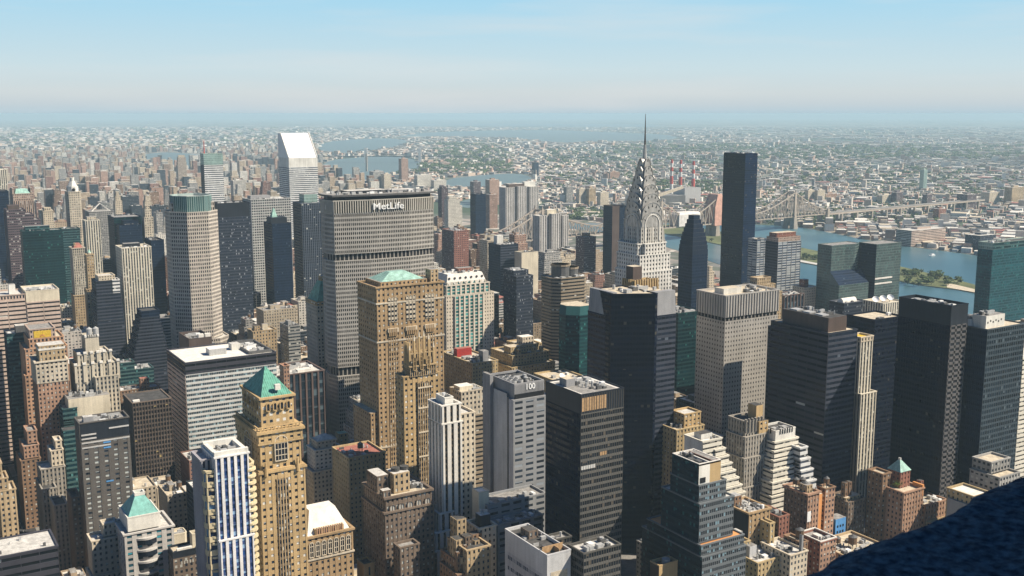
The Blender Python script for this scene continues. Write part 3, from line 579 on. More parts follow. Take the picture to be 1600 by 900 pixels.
steps(b, [('limestone', 178, (4, 4, 4, 4)), ('limestone', 172, (2, 2, 2, 2)), ('limestone', 160, (0, 0, 0, 0)), ('limestone', 120, (-2, -2, -3, 0))], 'pale')
b = simple('stripe500', (190, 388, 181, 236), 155, 'tower with cream vertical piers over black glass and a flat beige roof', 'cream_pier', 'beige', d=36, par=1.8, n=8, pent=[(.2, .55, .75, .9, 3, 'darkmetal')], ref='cream piered tower')
b = simple('navy236', (236, 376, 0, 256), 158, 'plain dark blue slab between the cream piered tower and the octagonal tower', 'navyglass', 'dark', d=36, n=2)
b = B('curvedteal', (150, 440, 137, 186), 118, 'stepped teal glass block with a sunlit cream corner beside the cream piered tower', d=30, ref='stepped teal block')
c_ = b.w
steps(b, [('cream', 124, (4, 4, 4, 4)), ('navyband', 118, (0, 0, 0, 0)), ('navyband', 102, (-1, -3, -1, 0)), ('navyband', 86, (-2, -6, -2, 0)), ('navyband', 70, (-3, -9, -2, 0))], 'pale')
b.tier('whiteband2', 80, 118.5, rect(c_*.7, -.6, c_+.6, 16), 'pale', name='corner_wall')  # sunlit right side put into the colour as pale bands
b.clutter(4, 5, b.w-4, 14, b.rz, 7, 9)
b = B('darkzig', (218, 487, 205, 252), 105, 'dark glass ziggurat with many terraces below the octagonal tower', d=24, ref='dark glass ziggurat')
tt = [('navyglass', 105, (2, 0, 2, 0))]+[('navyband', 98-i*7, (-i*2.1, -2.2*i-1, -i*.8+2, -2)) for i in range(9)]
steps(b, tt, 'dark')
# --- octagonal tower with a glass crown
b = B('p383', (292, 332, 264, 325), 212, 'octagonal pinkish stone grid tower crowned by a fluted green glass drum', d=40, w=25, name='skyscraper', ref='octagonal tower with glass crown')
w_ = b.X(325); c = 15; D = 38
P8 = lambda t: [(t*.4, t), (w_-t*.4, t), (w_+c-t, c+t*.4), (w_+c-t, c+D-t*.4-14), (w_-t*.4, 2*c+D-14-t), (t*.4, 2*c+D-14-t), (-c+t, c+D-14-t*.4), (-c+t, c+t*.4)]
b.foot(-c, 0, w_+c, 2*c+D-14, 212); b.tier('octgrid', 0, 212, P8(0), 'pale', .8)
b.tier('crownglass', 211, b.z(305, w_/2, 20), P8(5.5), 'pale', 2.5, name='glass_crown')
for (x, y) in ((-c+3, c+6), (w_+c-8, c+1)): b.box('corner_turret', 'octgrid', x, y, 211, x+5, y+9, 222, 'pale')
# bottom flare
b.tier('octgrid', 0, b.z(528, w_, 0), [(w_*.6, -4), (w_+6, -4), (w_+c+5, c-6), (w_+c+5, 40), (w_*.6, 40)], 'pale', name='podium_wall')
b = B('uc270', (340, 318, 0, 390), 208, 'dark gridded slab with scattered lit windows right of the octagonal tower', d=30, ref='dark gridded slab')
b.tier('ucgrid', 0, 190, b.r(), None); b.tier('darkmetal', 190, 208, b.r(), 'dark', name='crown_wall'); b.clutter(2, 2, b.w-2, 20, b.rz, 5, 6)
b = simple('grid277', (392, 312, 0, 454), 196, 'white gridded office slab behind the dark gridded slab', 'whitegrid', 'pale', d=40, n=6, big=1.4, pent=[(.1, .5, .6, .9, 4, 'concrete')], ref='white gridded slab')
b = B('bloomberg', (318, 245, 313, 348), 240, 'slim white banded tower with a mint green top and a roof mast', d=24, ref='white banded tower with mast')
b.tier('whiteband2', 0, 224, b.r(), None, sides={3: 'navyband'}); b.tier('lightgreen', 224, 246, b.r(), 'pale', name='crown_wall')
m = MB(); m.cyl(4, 8, 246, 270, 1.2, M['stackr'], .5, n=6); m.build('mast', b.root); b.clutter(8, 2, b.w-2, 20, b.rz, 6, 3)
b = B('pomo', (277, 246, 275, 291), 158, 'distant pale tower with a peaked stepped crown and balconies', name='apartment_tower', d=14, ref='distant peaked tower')
steps(b, [('cream', 166, (5, 4, 5, 3)), ('balcony', 158, (2, 1, 2, 0)), ('balcony', 140, (0, 0, 0, 0)), ('balcony', 60, (-3, -3, -4, 0))], 'pale')
# --- the wedge-roofed tower
b = B('citi', (451, 247, 435, 496), 231, 'white banded tower with a steep sloping white wedge roof', name='skyscraper', ref='wedge-roofed tower')
W_, D_ = b.w, b.d; zt = b.z(208, 0, D_*.94)
b.tier('whiteband2', 0, 212, b.r(), None); b.tier('whitewall', 212, 231, b.r(), None, name='blank_band')
m = MB(); wm = M['white']; cw = plain('white_cladding', (.74, .73, .71), .5, 0, .04)
a, b2, c, d_ = (0, 0, 231), (W_, 0, 231), (W_, D_*.72, zt), (0, D_*.72, zt); e_, f_ = (0, D_, zt), (W_, D_, zt); g_, h_ = (0, D_, 231), (W_, D_, 231)
m.face([a, b2, c, d_], cw); m.face([d_, c, f_, e_], cw); m.face([a, d_, e_, g_], cw); m.face([b2, h_, f_, c], cw); m.face([g_, e_, f_, h_], cw); m.build('wedge_roof', b.root)
m = MB(); m.beam((.5, 0, 231.6), (.5, D_*.72, zt+.8), 1.6, wm); m.beam((W_-.5, 0, 231.6), (W_-.5, D_*.72, zt+.8), 1.6, wm); m.build('roof_edge', b.root)
b = B('navy410', (425, 350, 410, 455), 170, 'dark navy office tower below the white gridded slab', ref='dark navy tower', d=36)
b.tier('navyglass', 0, 170, b.r(), 'grey'); b.box('penthouse', 'darkmetal', 2, 8, b.rz, b.w-3, 28, 178)
m = MB(); m.loft(rect(5, 14, 13, 22), 178, rect(8, 17, 10, 19), 190, M['mint']); m.build('spire_roof', b.root)
b = B('tealhat', (471, 318, 456, 501), 195, 'navy tower with pale vertical lines and a teal penthouse left of the long precast slab', ref='navy striped tower', d=36)
b.tier('navystripe', 0, 195, b.r(), 'grey', sides={3: 'navyband'}); b.box('penthouse', 'lightgreen', 8, 10, b.rz, b.w-1, 30, 207); b.clutter(1, 1, b.w-1, 8, b.rz, 6, 8)
# --- the long slab with the rooftop sign
b = B('metlife', (521, 316, 501, 676), 240, 'massive long precast concrete slab tower with white MetLife lettering near the roof', name='skyscraper', ref='long slab with rooftop lettering', d=36)
W_ = b.w; x1 = b.X(574); x2 = b.X(635); f1 = 5.0
pl = [(0, 0), (x1, -f1), (x2, -f1-1.2), (W_, -1), (W_+1, 16), (W_, 32), (x2, 37), (x1, 37), (0, 31), (-3, 15)]
b.foot(-3, -8, W_, 37, 240); zb = [0, b.z(588), b.z(575), b.z(408), b.z(398), b.z(334), b.z(314)]
def inpoly(t): return [(x+(t if x < 20 else -t if x > W_-20 else 0), y+(t if y < 15 else -t)) for x, y in pl]
b.tier('metlife', 0, zb[1], pl, None); b.tier('mechband', zb[1], zb[2], inpoly(1.2), None, name='recessed_band'); b.tier('metlife', zb[2], zb[3], pl, None)
b.tier('mechband', zb[3], zb[4], inpoly(1.2), None, name='recessed_band'); b.tier('metlife', zb[4], zb[5], pl, None); b.tier('metslat', zb[5], zb[6], pl, 'dark', .2, name='louvre_band')
for i_ in (1, 2, 3, 4):
    sl_ = MB(); zq = zb[i_]; n_ = len(pl)
    for k in range(n_): p, q = pl[k], pl[(k+1) % n_]; p2, q2 = inpoly(2)[k], inpoly(2)[(k+1) % n_]; sl_.face([(*p, zq), (*q, zq), (*q2, zq), (*p2, zq)] if i_ % 2 else [(*p2, zq), (*q2, zq), (*q, zq), (*p, zq)], ST['metlife']['wall'])
    sl_.build('ledge', b.root)
b.tier('darkmetal', zb[6], zb[6]+3.6, inpoly(2), None, name='recessed_band')
m = MB(); ov = inpoly(-2); m.prism(ov, zb[6]+3.6, zb[6]+5.4, M['unitdark'], M['grey']); m.face([(*p, zb[6]+3.6) for p in ov[::-1]], M['unitdark']); m.build('roof', b.root)
b.box('penthouse', 'darkmetal', 18, 8, zb[6]+5.4, 60, 26, zb[6]+8, 'pale'); b.box('penthouse', 'concrete', 64, 8, zb[6]+5.4, 90, 24, zb[6]+7.5, 'pale'); b.clutter(2, -3, W_-4, 8, zb[6]+5.4, 16, 77, big=1.1)
b.clutter(2, 10, 17, 28, zb[6]+5.4, 5, 78)
def lettering(root, txt, size, loc, rz, mat, name='sign_lettering', off=.03, ext=.3, sx=1.0):
    cu = bpy.data.curves.new(name, 'FONT'); cu.body = txt; cu.size = size; cu.extrude = ext; cu.offset = off; cu.align_x = 'CENTER'
    cu.materials.append(mat); tmp = bpy.data.objects.new(name, cu); me = bpy.data.meshes.new_from_object(tmp); bpy.data.objects.remove(tmp)
    o = bpy.data.objects.new(name, me); COL.objects.link(o); o.parent = root; o.location = loc; o.rotation_euler = (R(90), 0, rz); o.scale = (sx, 1, 1); return o
fx = b.X(602, zb[5]+8)
lettering(b.root, 'MetLife', 9.0, (fx, -f1-2.4, b.z(326.5, fx, -8)), R(-.9), M['signwhite'], off=.06, ext=.35, sx=1.2)
m = MB()
for k in range(4):       # pinwheel emblem on the end wall
    t = k*math.pi/2; u = lambda a, c_: (-3.3, 14+a*math.cos(t)-c_*math.sin(t), b.z(323, -2, 14)+a*math.sin(t)+c_*math.cos(t))
    m.face([u(.3, .3), u(2.6, .3), u(2.6, 2.6)][::-1], M['signwhite']); m.face([u(.3, .8), u(1.9, 2.7), u(.3, 2.7)][::-1], M['signwhite'])
m.build('emblem', b.root)
b = B('helmsley', (495, 478, 470, 512), 130, 'stone tower with a green and gold pyramid mansard tucked left of the long slab', d=30, w=24, ref='green mansard tower')
b.tier('limestone', 0, 130, b.r(), None); b.tier('gold', 130, 134, b.r(-.6, -.6, -.6, -.6), 'pale', name='cornice', relief=False)
b.hip('mansard_roof', 'copperseam', b.r(1, 1, 1, 1), 133, b.r(9, 10, 9, 10), 153); b.box('lantern', 'gold', 10, 12, 153, 14, 18, 158)
# --- big tan brick slab with the hipped green roof
b = B('lincoln', (588, 449, 569, 692), 195, 'broad tan brick tower with gothic arched bays and a low green hipped roof', ref='broad tan tower with green hipped roof', d=34)
W_, D_ = b.w, b.d; zc = b.z(475)
b.tier('lincoln', 0, zc, b.r(), None); b.tier('lincoln', zc, 195, b.r(), 'beige', name='crown_wall', cornice=.5)
for k, zz in enumerate((zc, b.z(535), b.z(700))):
    m = MB(); q = b.r(-.75, -.75, -.75, 0); m.prism(q, zz-.6, zz+.6, ST['limestone']['wall']); m.build('cornice', b.root)
bays = [(b.X(605), b.X(620)), (b.X(633), b.X(649)), (b.X(663), b.X(678))]
for x0, x1 in bays:
    zt, z0 = b.z(466), b.z(505); cx = (x0+x1)/2; n3 = 3; cw_ = (x1-x0)/n3
    for k in range(n3):
        m = MB(); a = x0+k*cw_+.35; e = a+cw_-.7; r_ = (e-a)/2; pts = [(a, z0), (e, z0), (e, zt-2)]+[(a+r_+r_*math.cos(t*math.pi/8), zt-2+1.9*r_*math.sin(t*math.pi/8)) for t in range(1, 8)]+[(a, zt-2)]
        m.face([(x, -.62, z) for x, z in pts], M['darkpane']); o = m.build('arched_window', b.root)
        m = MB()
        for i in range(len(pts)-1): m.beam((pts[i][0], -.7, pts[i][1]), (pts[i+1][0], -.7, pts[i+1][1]), .35, ST['cream']['wall'])
        for z in np.arange(z0+1.5, zt-2, 3.6): m.face([(a, -.66, z), (e, -.66, z), (e, -.66, z+2.0), (a, -.66, z+2.0)], ST['cream']['wall'])
        m.build('window_frame', o)
    m = MB(); m.prism(rect(x0-.5, -1.3, x1+.5, 0), z0-8, z0-5, ST['cream']['wall'])
    for k in range(5): m.box(x0+.3+k*(x1-x0-.6)/5, -1.5, z0-11, x0+1.2+k*(x1-x0-.6)/5, -.3, z0-5.2, ST['lincoln']['wall'])
    m.build('balcony', b.root)
    m = MB(); wall_poly(m, rect(x0, -.45, x1, .2), 0, z0-12, 'lincoln_bay', (b.x, b.y)); m.build('window_bay', b.root)
b.hip('hipped_roof', 'mint', rect(6, 5, W_-12, D_-3), 197, rect(18, 15, W_-24, D_-12), b.z(424, 20, 18)); b.box('roof_wall', 'lincoln', 5.5, 4.5, 194, W_-11.5, D_-2.5, 197.6)
b.box('stair_tower', 'tan', W_-8, 5, 194, W_-1.5, 13, 204); b.clutter(W_-11, 14, W_-1, D_-2, 194, 4, 8); b.box('wing', 'lincoln', -6, 2, 0, 0.05, D_, b.z(645), 'beige')
# --- postmodern white stone and green glass tower
b = B('m335', (697, 432, 679, 762), 150, 'white stone tower with green glass bays and a zigzag frieze below its roof', ref='white and green glass tower', d=30)
W_ = b.w; z1 = b.z(447); z2 = b.z(462)
b.tier('post335', z1, 150-7, b.r(2, 2, 2, 2), None); b.tier('post335', z2, z1, b.r(0, 0, -2, 0), 'pale', cap='terrace'); b.tier('post335b', 0, z2, b.r(-2, -3, -6, 0), 'pale', cap='terrace')
b.tier('post335', 0, z2-1, b.r(8, -4.2, 8, 3), None, name='window_bay'); b.foot(-2, -4, W_+6, b.d, z2)
m = MB(); k = 6; q0 = rect(2, 2, W_-2, b.d-2); q1 = rect(4.5, 5, W_-4.5, b.d-4.5); m.loft(q0, 143, q1, 151, M['white']); m.build('frieze', b.root)
m = MB()
for i in range(7):
    x = 2+(i+.5)*(W_-4)/7; w2 = (W_-4)/14; m.face([(x-w2, 1.6, 143.2), (x, 1.6, 138.6), (x+w2, 1.6, 143.2)], M['white'])
    mm = MB(); mm.cyl(0, 0, 0, .5, 1.3, M['black'], n=12); o = mm.build('round_opening', b.root); o.location = (x, 3.1, 146.6); o.rotation_euler = (R(72), 0, 0)
for i in range(4):
    y = 2+(i+.5)*(b.d-4)/4; w2 = (b.d-4)/8; m.face([(1.6, y+w2, 143.2), (1.6, y, 138.6), (1.6, y-w2, 143.2)], M['white'])
m.build('zigzag_trim', b.root); b.rz = 151; b.clutter(6, 6, W_-6, b.d-6, 151, 10, 5, big=1.2); b.box('penthouse', 'redbrick', W_*.45, b.d*.5, 151, W_*.8, b.d*.8, 155)
b = simple('redbrick', (709, 361, 685, 732), 120, 'square red brown office tower with a grid of small dark windows behind the long slab', 'blockred', 'grey', d=44, n=8, big=1.3, ref='red brown gridded tower', sides={3: 'mauveband'})
b = simple('navy735', (743, 304, 735, 759), 145, 'distant dark blue apartment tower in front of the river trees', 'navyglass', 'dark', d=24, n=1, name='apartment_tower')
b = B('slab685', (690, 296, 685, 700), 125, 'distant mauve tower with two twin caps behind the red brown gridded tower', name='apartment_tower', d=20); steps(b, [('mauveband', 132, (2, 2, 5, 3)), ('mauveband', 125, (0, 0, 0, 0))])
b = B('white697', (700, 312, 697, 722), 112, 'distant white stepped apartment block right of the mauve twin capped tower', name='apartment_tower', d=20); steps(b, [('whitebrick', 120, (4, 3, 14, 3)), ('whitebrick', 112, (0, 0, 6, 0)), ('whitebrick', 96, (0, 0, 0, 0))], 'white')
b = simple('dark760', (782, 383, 760, 810), 125, 'dark slate office block with a white stair box on its roof', 'navyglass', 'grey', d=36, n=6, sides={0: 'navyband'}, ref='dark slate block'); b.box('penthouse', 'whitewall', 6, 20, b.rz, 17, 30, 137)
b = B('bluegrid', (807, 432, 783, 833), 130, 'blue grey gridded tower with a lower front section', ref='blue grey gridded tower', d=30)
steps(b, [('ucgrid', 136, (0, 6, 3, 0)), ('ucgrid', 130, (0, 0, 0, 0))], 'grey'); b.clutter(2, 7, b.w-4, 28, b.rz, 5, 2)
b = simple('whiteblank', (815, 395, 0, 841), 115, 'windowless bright cream slab facing the sun behind the blue grey gridded tower', 'creamwall', 'dark', d=20, n=2)
# twin ribbed apartment towers
b = B('resi780', (790, 292, 780, 842), 140, 'broad grey apartment tower with deep vertical bays before the river', name='apartment_tower', d=30, ref='broad ribbed apartment tower')
W_ = b.w
for i in range(3): b.tier('resi', 0, 138+2*(i == 1), rect(i*W_*.36, 0, i*W_*.36+W_*.26, 30), 'white')
b.tier('resi', 0, 134, rect(W_*.1, 7, W_*.9, 26), None, name='core_wall'); b.box('penthouse', 'brownmetal', W_*.15, 9, 133, W_*.6, 22, 146, 'white'); b.box('penthouse', 'whitewall', W_*.62, 9, 133, W_*.95, 22, 150, 'white')
b = B('resi833', (843, 336, 833, 888), 118, 'white ribbed apartment tower with shaded recesses left of the needle spired tower', name='apartment_tower', d=24, ref='white ribbed apartment tower')
W_ = b.w
for x0, x1, hh in ((0, .24, 116), (.42, .72, 119), (.8, 1, 114)): b.tier('resi', 0, hh, rect(x0*W_, 0, x1*W_, 24), 'white')
b.tier('resi', 0, 114, rect(W_*.1, 8, W_*.95, 22), None, name='core_wall'); b.box('penthouse', 'creamwall', W_*.34, 8, 113, W_*.66, 18, 127, 'white')
b = simple('brown900', (913, 371, 900, 931), 110, 'mauve brown brick tower behind the banded tower with round roof drums', 'mauveband', 'pale', d=25, pent=[(.3, .3, .7, .7, 6, 'brownbrick')])
b = B('darkmauve', (957, 322, 944, 977), 165, 'very dark mauve slab standing directly left of the needle spired tower', d=26, ref='dark mauve slab')
b.tier('brownmetal', 0, 165, rect(0, 0, b.w*.55, 26), 'dark', sides={3: 'navyglass'}); b.tier('navyglass', 0, 164, rect(b.w*.62, 2, b.w*1.2, 26), 'dark'); b.tier('blackglass', 0, 162, rect(b.w*.5, 6, b.w*.7, 24), None, name='core_wall')
# --- the needle-spired tower
b = B('chrysler', (1002, 345, 974, 1028), 230, 'pale brick tower with a stainless steel sunburst crown and a long needle spire', name='skyscraper', w=24, d=24, ref='needle-spired tower')
style('chr', (.58, .55, .49), (.42, .40, .36), glass=(.04, .04, .045), blind=(.4, .4, .38), fh=3.6, bw=2.6, wf=.5, hf=.55, ba=.2, rp=.35, rs=.15)
style('chr2', (.66, .635, .58), (.60, .57, .52), glass=(.035, .035, .04), blind=(.4, .4, .38), fh=3.6, bw=3.3, wf=.48, hf=.5, ba=.3, rp=.35, rs=.2)
za = b.z(345); zs = b.z(381); 
b.tier('chr', 0, za, b.r(), 'grey', .1); b.tier('chr2', 0, zs, rect(-3.5, 0, 28, 27), 'pale', cap='terrace', cornice=.3)
b.tier('chr2', 0, zs, rect(2, -3.4, 22, 27.5), 'pale', cap='terrace'); b.tier('chr2', 0, b.z(398), rect(-4.4, -4.4, 29.4, 28), 'pale', cap='terrace'); b.tier('chr2', 0, b.z(424), rect(-5.4, -6, 30.4, 29), 'pale', cap='terrace')
b.foot(-6, -6, 31, 30, 180)
for sx in (-3, 27.4):
    for sy in (.5, 26): m = MB(); m.cyl(sx, sy, zs-8, zs+2, .9, M['steel'], .5, n=8); m.build('eagle_ornament', b.root)
rows = [331, 316, 302, 288, 273, 259, 248]; hw = [11.6, 11.2, 10.1, 8.6, 6.8, 5.0, 3.5]
cx = cy = 12.0
def arch(mb, a, l, z0, zsp, zt, mat, axis, back=None):
    N = 12; pr = [(-a, z0)]+[(-a*math.cos(t*math.pi/N), zsp+(zt-zsp)*math.sin(t*math.pi/N)**.85) for t in range(N+1)]+[(a, z0)]
    P = (lambda x, s, z: (cx+x, cy+s, z)) if axis == 'y' else (lambda x, s, z: (cx+s, cy-x, z))
    mb.face([P(x, -l, z) for x, z in pr][::-1], mat); mb.face([P(x, l, z) for x, z in pr], mat)
    for i in range(len(pr)-1): (x0, za_), (x1, zb_) = pr[i], pr[i+1]; mb.face([P(x0, -l, za_), P(x1, -l, zb_), P(x1, l, zb_), P(x0, l, za_)], mat)
cw = MB(); zp = za-2
for i, (py, a) in enumerate(zip(rows, hw)):
    zt = b.z(py, 12, 1); l = a+.9; lo = (za-6 if i == 0 else zprev-7)
    hgt = zt-(za if i == 0 else zprev)
    tb = MB()
    for ax in 'xy': arch(tb, a, l, lo, zt-hgt*1.15-a*.35, zt, M['steel'], ax)
    o = tb.build('crown_tier', b.root)
    # triangular windows in a fan and a bright rim
    wn_ = MB(); nW = (5, 5, 5, 5, 3, 3, 1)[i]; zc_ = zt-hgt*1.15-a*.35; H_ = zt-zc_
    for ax in 'xy':
        P = (lambda x, s, z: (cx+x, cy+s, z)) if ax == 'y' else (lambda x, s, z: (cx+s, cy-x, z))
        for k in range(nW):
            t = math.pi*(k+1)/(nW+1); dt = math.pi/(nW+1)*.20
            r0, r1 = .70, .93
            e = lambda t_, r_: (-a*r_*math.cos(t_), zc_+H_*r_*math.sin(t_)**.85)
            pts = [e(t-dt, r0), e(t+dt, r0), e(t, r1)]
            wn_.face([P(x, -l-.06, z) for x, z in pts][::-1], M['black'])
        N = 12; pr = [(-a*math.cos(t*math.pi/N), zc_+H_*math.sin(t*math.pi/N)**.85) for t in range(N+1)]
        for j in range(N): wn_.beam(P(pr[j][0], -l-.1, pr[j][1]), P(pr[j+1][0], -l-.1, pr[j+1][1]), .45, M['steel'])
    wn_.build('triangular_window', o); zprev = zt
zb2 = zprev-5
m = MB(); z2, z3 = b.z(226, 12, 12), b.z(178, 12, 12)
m.loft([(cx+2.6*math.cos(t*math.pi/4), cy+2.6*math.sin(t*math.pi/4)) for t in range(8)], zb2, [(cx+.95*math.cos(t*math.pi/4), cy+.95*math.sin(t*math.pi/4)) for t in range(8)], z2, M['steel'])
m.cyl(cx, cy, z2, z3, .85, M['steeldk'], .18, n=8); m.build('spire', b.root)
for f_ in (0, 1):      # tall white arched bay on the two visible faces
    m = MB(); N = 8; a = 8.0; zt, zl = b.z(335, 12, 0), zs+2
    pr = [(-a, zl)]+[(-a*math.cos(t*math.pi/N), zt-9+9*math.sin(t*math.pi/N)) for t in range(N+1)]+[(a, zl)]
    P = (lambda x, z: (cx+x, -.5, z)) if f_ == 0 else (lambda x, z: (-.5, cy-x, z))
    for j in range(len(pr)-1): m.beam(P(*pr[j]), P(*pr[j+1]), .9, ST['chr2']['wall'])
    for xx in (-4.2, 0, 4.2): m.beam(P(xx, zl), P(xx, zt-3), .35, ST['chr2']['wall'])
    m.build('arched_bay', b.root)
# --- dark bevelled tower with a pointed top, right of the needle
b = B('p100un', (1082, 398, 1055, 1106), 150, 'dark blue tower with blunt pyramid top between needle spire and tall black slab', name='apartment_tower', d=26, ref='dark pyramid-topped tower')
W_ = b.w; b.tier('navyglass', 0, 150, b.r(), None); zt = b.z(336, W_/2, 12)
m = MB(); n_ = 9; base = b.r()
for i in range(n_):
    t0, t1 = i/n_, (i+1)/n_; z0, z1 = 150+(zt-150)*t0, 150+(zt-150)*t1; k = t0**1.5; ix, iy = W_*.36*k, 26*.36*k
    m.prism(rect(ix, iy, W_-ix, 26-iy), z0, z1, ST['navyglass']['m'], M['dark'])
m.build('pyramid_top', b.root); m = MB(); [m.box(W_, 2, z, W_+2.2, 9, z+1.1, M['white'], bottom=True) for z in np.arange(40, 148, 3.2)]; m.build('balcony', b.root)
b = B('tan1100', (1108, 425, 1106, 1116), 105, 'narrow tan tower edge right of the dark pyramid-topped tower', name='apartment_tower', d=12); steps(b, [('cream', 112, (2, 2, 2, 0)), ('cream', 105, (0, 0, 0, 0)), ('cream', 70, (-4, -4, -9, 0))])
b = B('trump', (1165, 240, 1131, 1184), 262, 'very tall plain black glass slab rising above the river', name='skyscraper', ref='tall black glass slab')
b.tier('trumpglass', 0, 262, b.r(), 'dark', .6, sides={3: 'blackglass'}); b.clutter(1, 1, b.w-1, 30, 261.4, 6, 5)
# --- middle ground
b = B('banded846', (868, 436, 846, 921), 148, 'grey brown tower with rounded corners, horizontal bands and drum penthouses', ref='banded tower with drum penthouses', d=34)
W_ = b.w; pl = octo(0, 0, W_, 34, 7)
b.foot(0, 0, W_, 34, 148); b.tier('tanband', 0, 148, pl, 'grey', cornice=.2)
for x, y, r_, hh in ((W_*.4, 17, 10, 13), (W_*.7, 18, 9, 9)): m = MB(); m.cyl(x, y, 146, 148+hh, r_, M['unitdark'], n=12); m.cyl(x, y, 148+hh-2, 148+hh, r_*1.06, ST['tanband']['wall'], n=12); m.build('drum_penthouse', b.root)
b.clutter(3, 2, W_-2, 9, 147, 6, 4, big=1.4)
b = B('tealoct', (899, 484, 874, 921), 138, 'faceted teal glass tower with a beige roof tucked behind the black faceted tower', ref='faceted teal glass tower', d=26)
W_ = b.w+6; pl = [(5, 0), (W_, 0), (W_, 26), (0, 26), (-5, 20), (-5, 9)]
b.tier('tealoct', 0, 132, pl, None); m = MB(); m.loft(pl, 132, [(x+(3 if x < 6 else 0), y+3) for x, y in pl], 140, ST['tealoct']['wall']); m.build('sloped_crown', b.root); m = MB(); m.face([(x+(3.4 if x < 6 else 0), y+3.2, 140.1) for x, y in pl], M['beige']); m.build('roof', b.root)
b = B('p101', (975, 476, 920, 1057), 190, 'black glass faceted tower with slanted grey parapets, tallest in the centre', name='skyscraper', ref='black faceted tower', d=43)
W_, D_ = b.w, b.d; zt = b.z(458, 20, 6); ym = 14; xm = b.X(1023)
lo_ = b.z(490, 0, 30)
pl = [(xm, 0), (W_, 0), (W_, D_), (0, D_), (0, ym)]; bulk = [(xm*.985, -1.2), (xm+2, -.6), (xm+2, D_-3), (3, D_-3), (-1, ym+2), (-1, ym-.6)]
b.tier('blackglass', 0, lo_, pl, 'grey', .3, sides={0: 'navyband', 3: 'navyband'}, cap='terrace')
b.tier('blackglass', 0, zt, bulk, 'beige', .5)
g_ = ST['concrete']['m']
for q in ([(xm+1.5, .2), (W_-.2, .2), (W_-.2, 5), (xm+1.5, 5)], [(.2, ym+1), (4, ym+1), (4, D_-.2), (.2, D_-.2)]):
    m = MB(); m.loft(q, lo_-.4, [(x+(1.2 if q[0][0] < 5 else 0), y+(1.2 if q[0][0] > 5 else 0)) for x, y in q], zt+.5, g_); m.build('slanted_parapet', b.root)
m = MB(); m.face([(xm+1.5, 3, zt-1.2), (W_-1, 3, zt-1.2), (W_-1, D_-2, zt-1.2), (xm+1.5, D_-2, zt-1.2)], M['beige']); m.build('roof', b.root); b.clutter(12, 8, W_-6, D_-8, zt-.5, 8, 11, big=1.2)
b = B('chanin', (990, 440, 975, 1033), 190, 'golden brown tower top with a buttressed crown behind the black faceted tower', ref='buttressed golden crown', d=18)
W_ = b.w; zt = 190; b.tier('tan', 0, zt-13, b.r(), 'beige'); b.tier('gold_bare', zt-14, zt-1, b.r(2, 2, 2, 2), 'beige', name='crown_wall'); b.box('penthouse', 'brownmetal', 4, 6, zt-2, 13, 15, b.z(417, 5, 6), 'beige')
m = MB(); nb = 10
for i in range(nb): x = 2+i*(W_-5)/(nb-1); m.loft(rect(x, .4, x+1.3, 2.4), zt-13, rect(x, 1.2, x+1.3, 2.4), zt+.8, ST['gold']['wall'])
for i in range(6): y = 3+i*(b.d-6)/5; m.loft(rect(.4, y, 2.4, y+1.3), zt-13, rect(1.2, y, 2.4, y+1.3), zt+.8, ST['gold']['wall'])
m.build('buttress', b.root)
b = simple('greenback', (1060, 490, 0, 1096), 130, 'green glass block in the gap between the black faceted tower and the steel gridded tower', 'tealglass', 'grey', d=36, n=10, big=1.3, ref='green glass block in the gap')
b = B('mobil', (1134, 462, 1090, 1217), 172, 'pale stainless clad slab with small punched windows and a ribbed top band', name='skyscraper', ref='pale steel gridded tower')
W_, D_ = b.w, b.d; z1, z2 = b.z(497), b.z(502)
b.tier('steelgrid', 0, z2-.3, b.r(), None); b.tier('mechband', z2-.3, z1+.3, b.r(.8, .8, .8, .8), None, name='recessed_band'); b.tier('steelrib', z1+.3, 172, b.r(), 'beige', 1.4, name='crown_wall')
m = MB(); m.box(.4, .4, z1, W_-.4, D_-.4, z1+.3, ST['steelgrid']['wall'], bottom=True); m.build('ledge', b.root)
b.box('penthouse', 'whitewall', W_*.12, D_*.3, 170.6, W_*.45, D_*.62, 175.5, 'beige'); b.clutter(W_*.5, 3, W_-3, D_-3, 170.6, 9, 21, big=1.3)
b = B('b49', (1295, 521, 1205, 1340), 168, 'broad black banded office tower with a dark brown rooftop plant room', ref='black banded tower')
W_, D_ = b.w, b.d; b.tier('navyband', 0, 168, b.r(), 'beige', .5, sides={3: 'brownband'})
z1 = b.z(497, 5, 5); b.box('penthouse', 'brownmetal', W_*.12, D_*.07, 167.5, W_*.75, D_*.86, 178, 'dark'); [b.box('skylight', 'unit', W_*(.18), D_*(.2+.22*i), 178, W_*.4, D_*(.33+.22*i), 178.9) for i in range(3)]
b.clutter(W_*.45, D_*.1, W_*.72, D_*.8, 178, 7, 3)
m = MB()
for i in range(5): m.face([(-.45, D_*(.1+.17*i), 160-i), (-.45, D_*(.02+.17*i), 160-i), (-.45, D_*(.02+.17*i), 161.2-i), (-.45, D_*(.1+.17*i), 161.2-i)], M['black'])
b = B('hid49', (1254, 520, 1246, 1268), 147, 'dark office block mostly hidden behind the black banded tower', w=19, d=32)  # unseen block, added so its shadow falls on the pale steel tower
b.x, b.y = 640, 600; b.root.location = (640, 600, 0); FOOT[-1] = (640, 600, 659, 632, 147, 'hid49'); b.tier('navyband', 0, 147, b.r(), 'grey')
b = B('stripe1340', (1345, 527, 1340, 1364), 150, 'slim cream tower with fine vertical stripes in the gap between two black towers', d=13)
b.tier('cream_pier', 0, 146, b.r(), None); b.tier('cream', 146, 150, b.r(-.3, -.3, 0, 0), 'gold', name='crown_wall'); b.tier('cream_pier', 0, 105, b.r(0, -3, -4, 0), 'pale', cap='terrace')
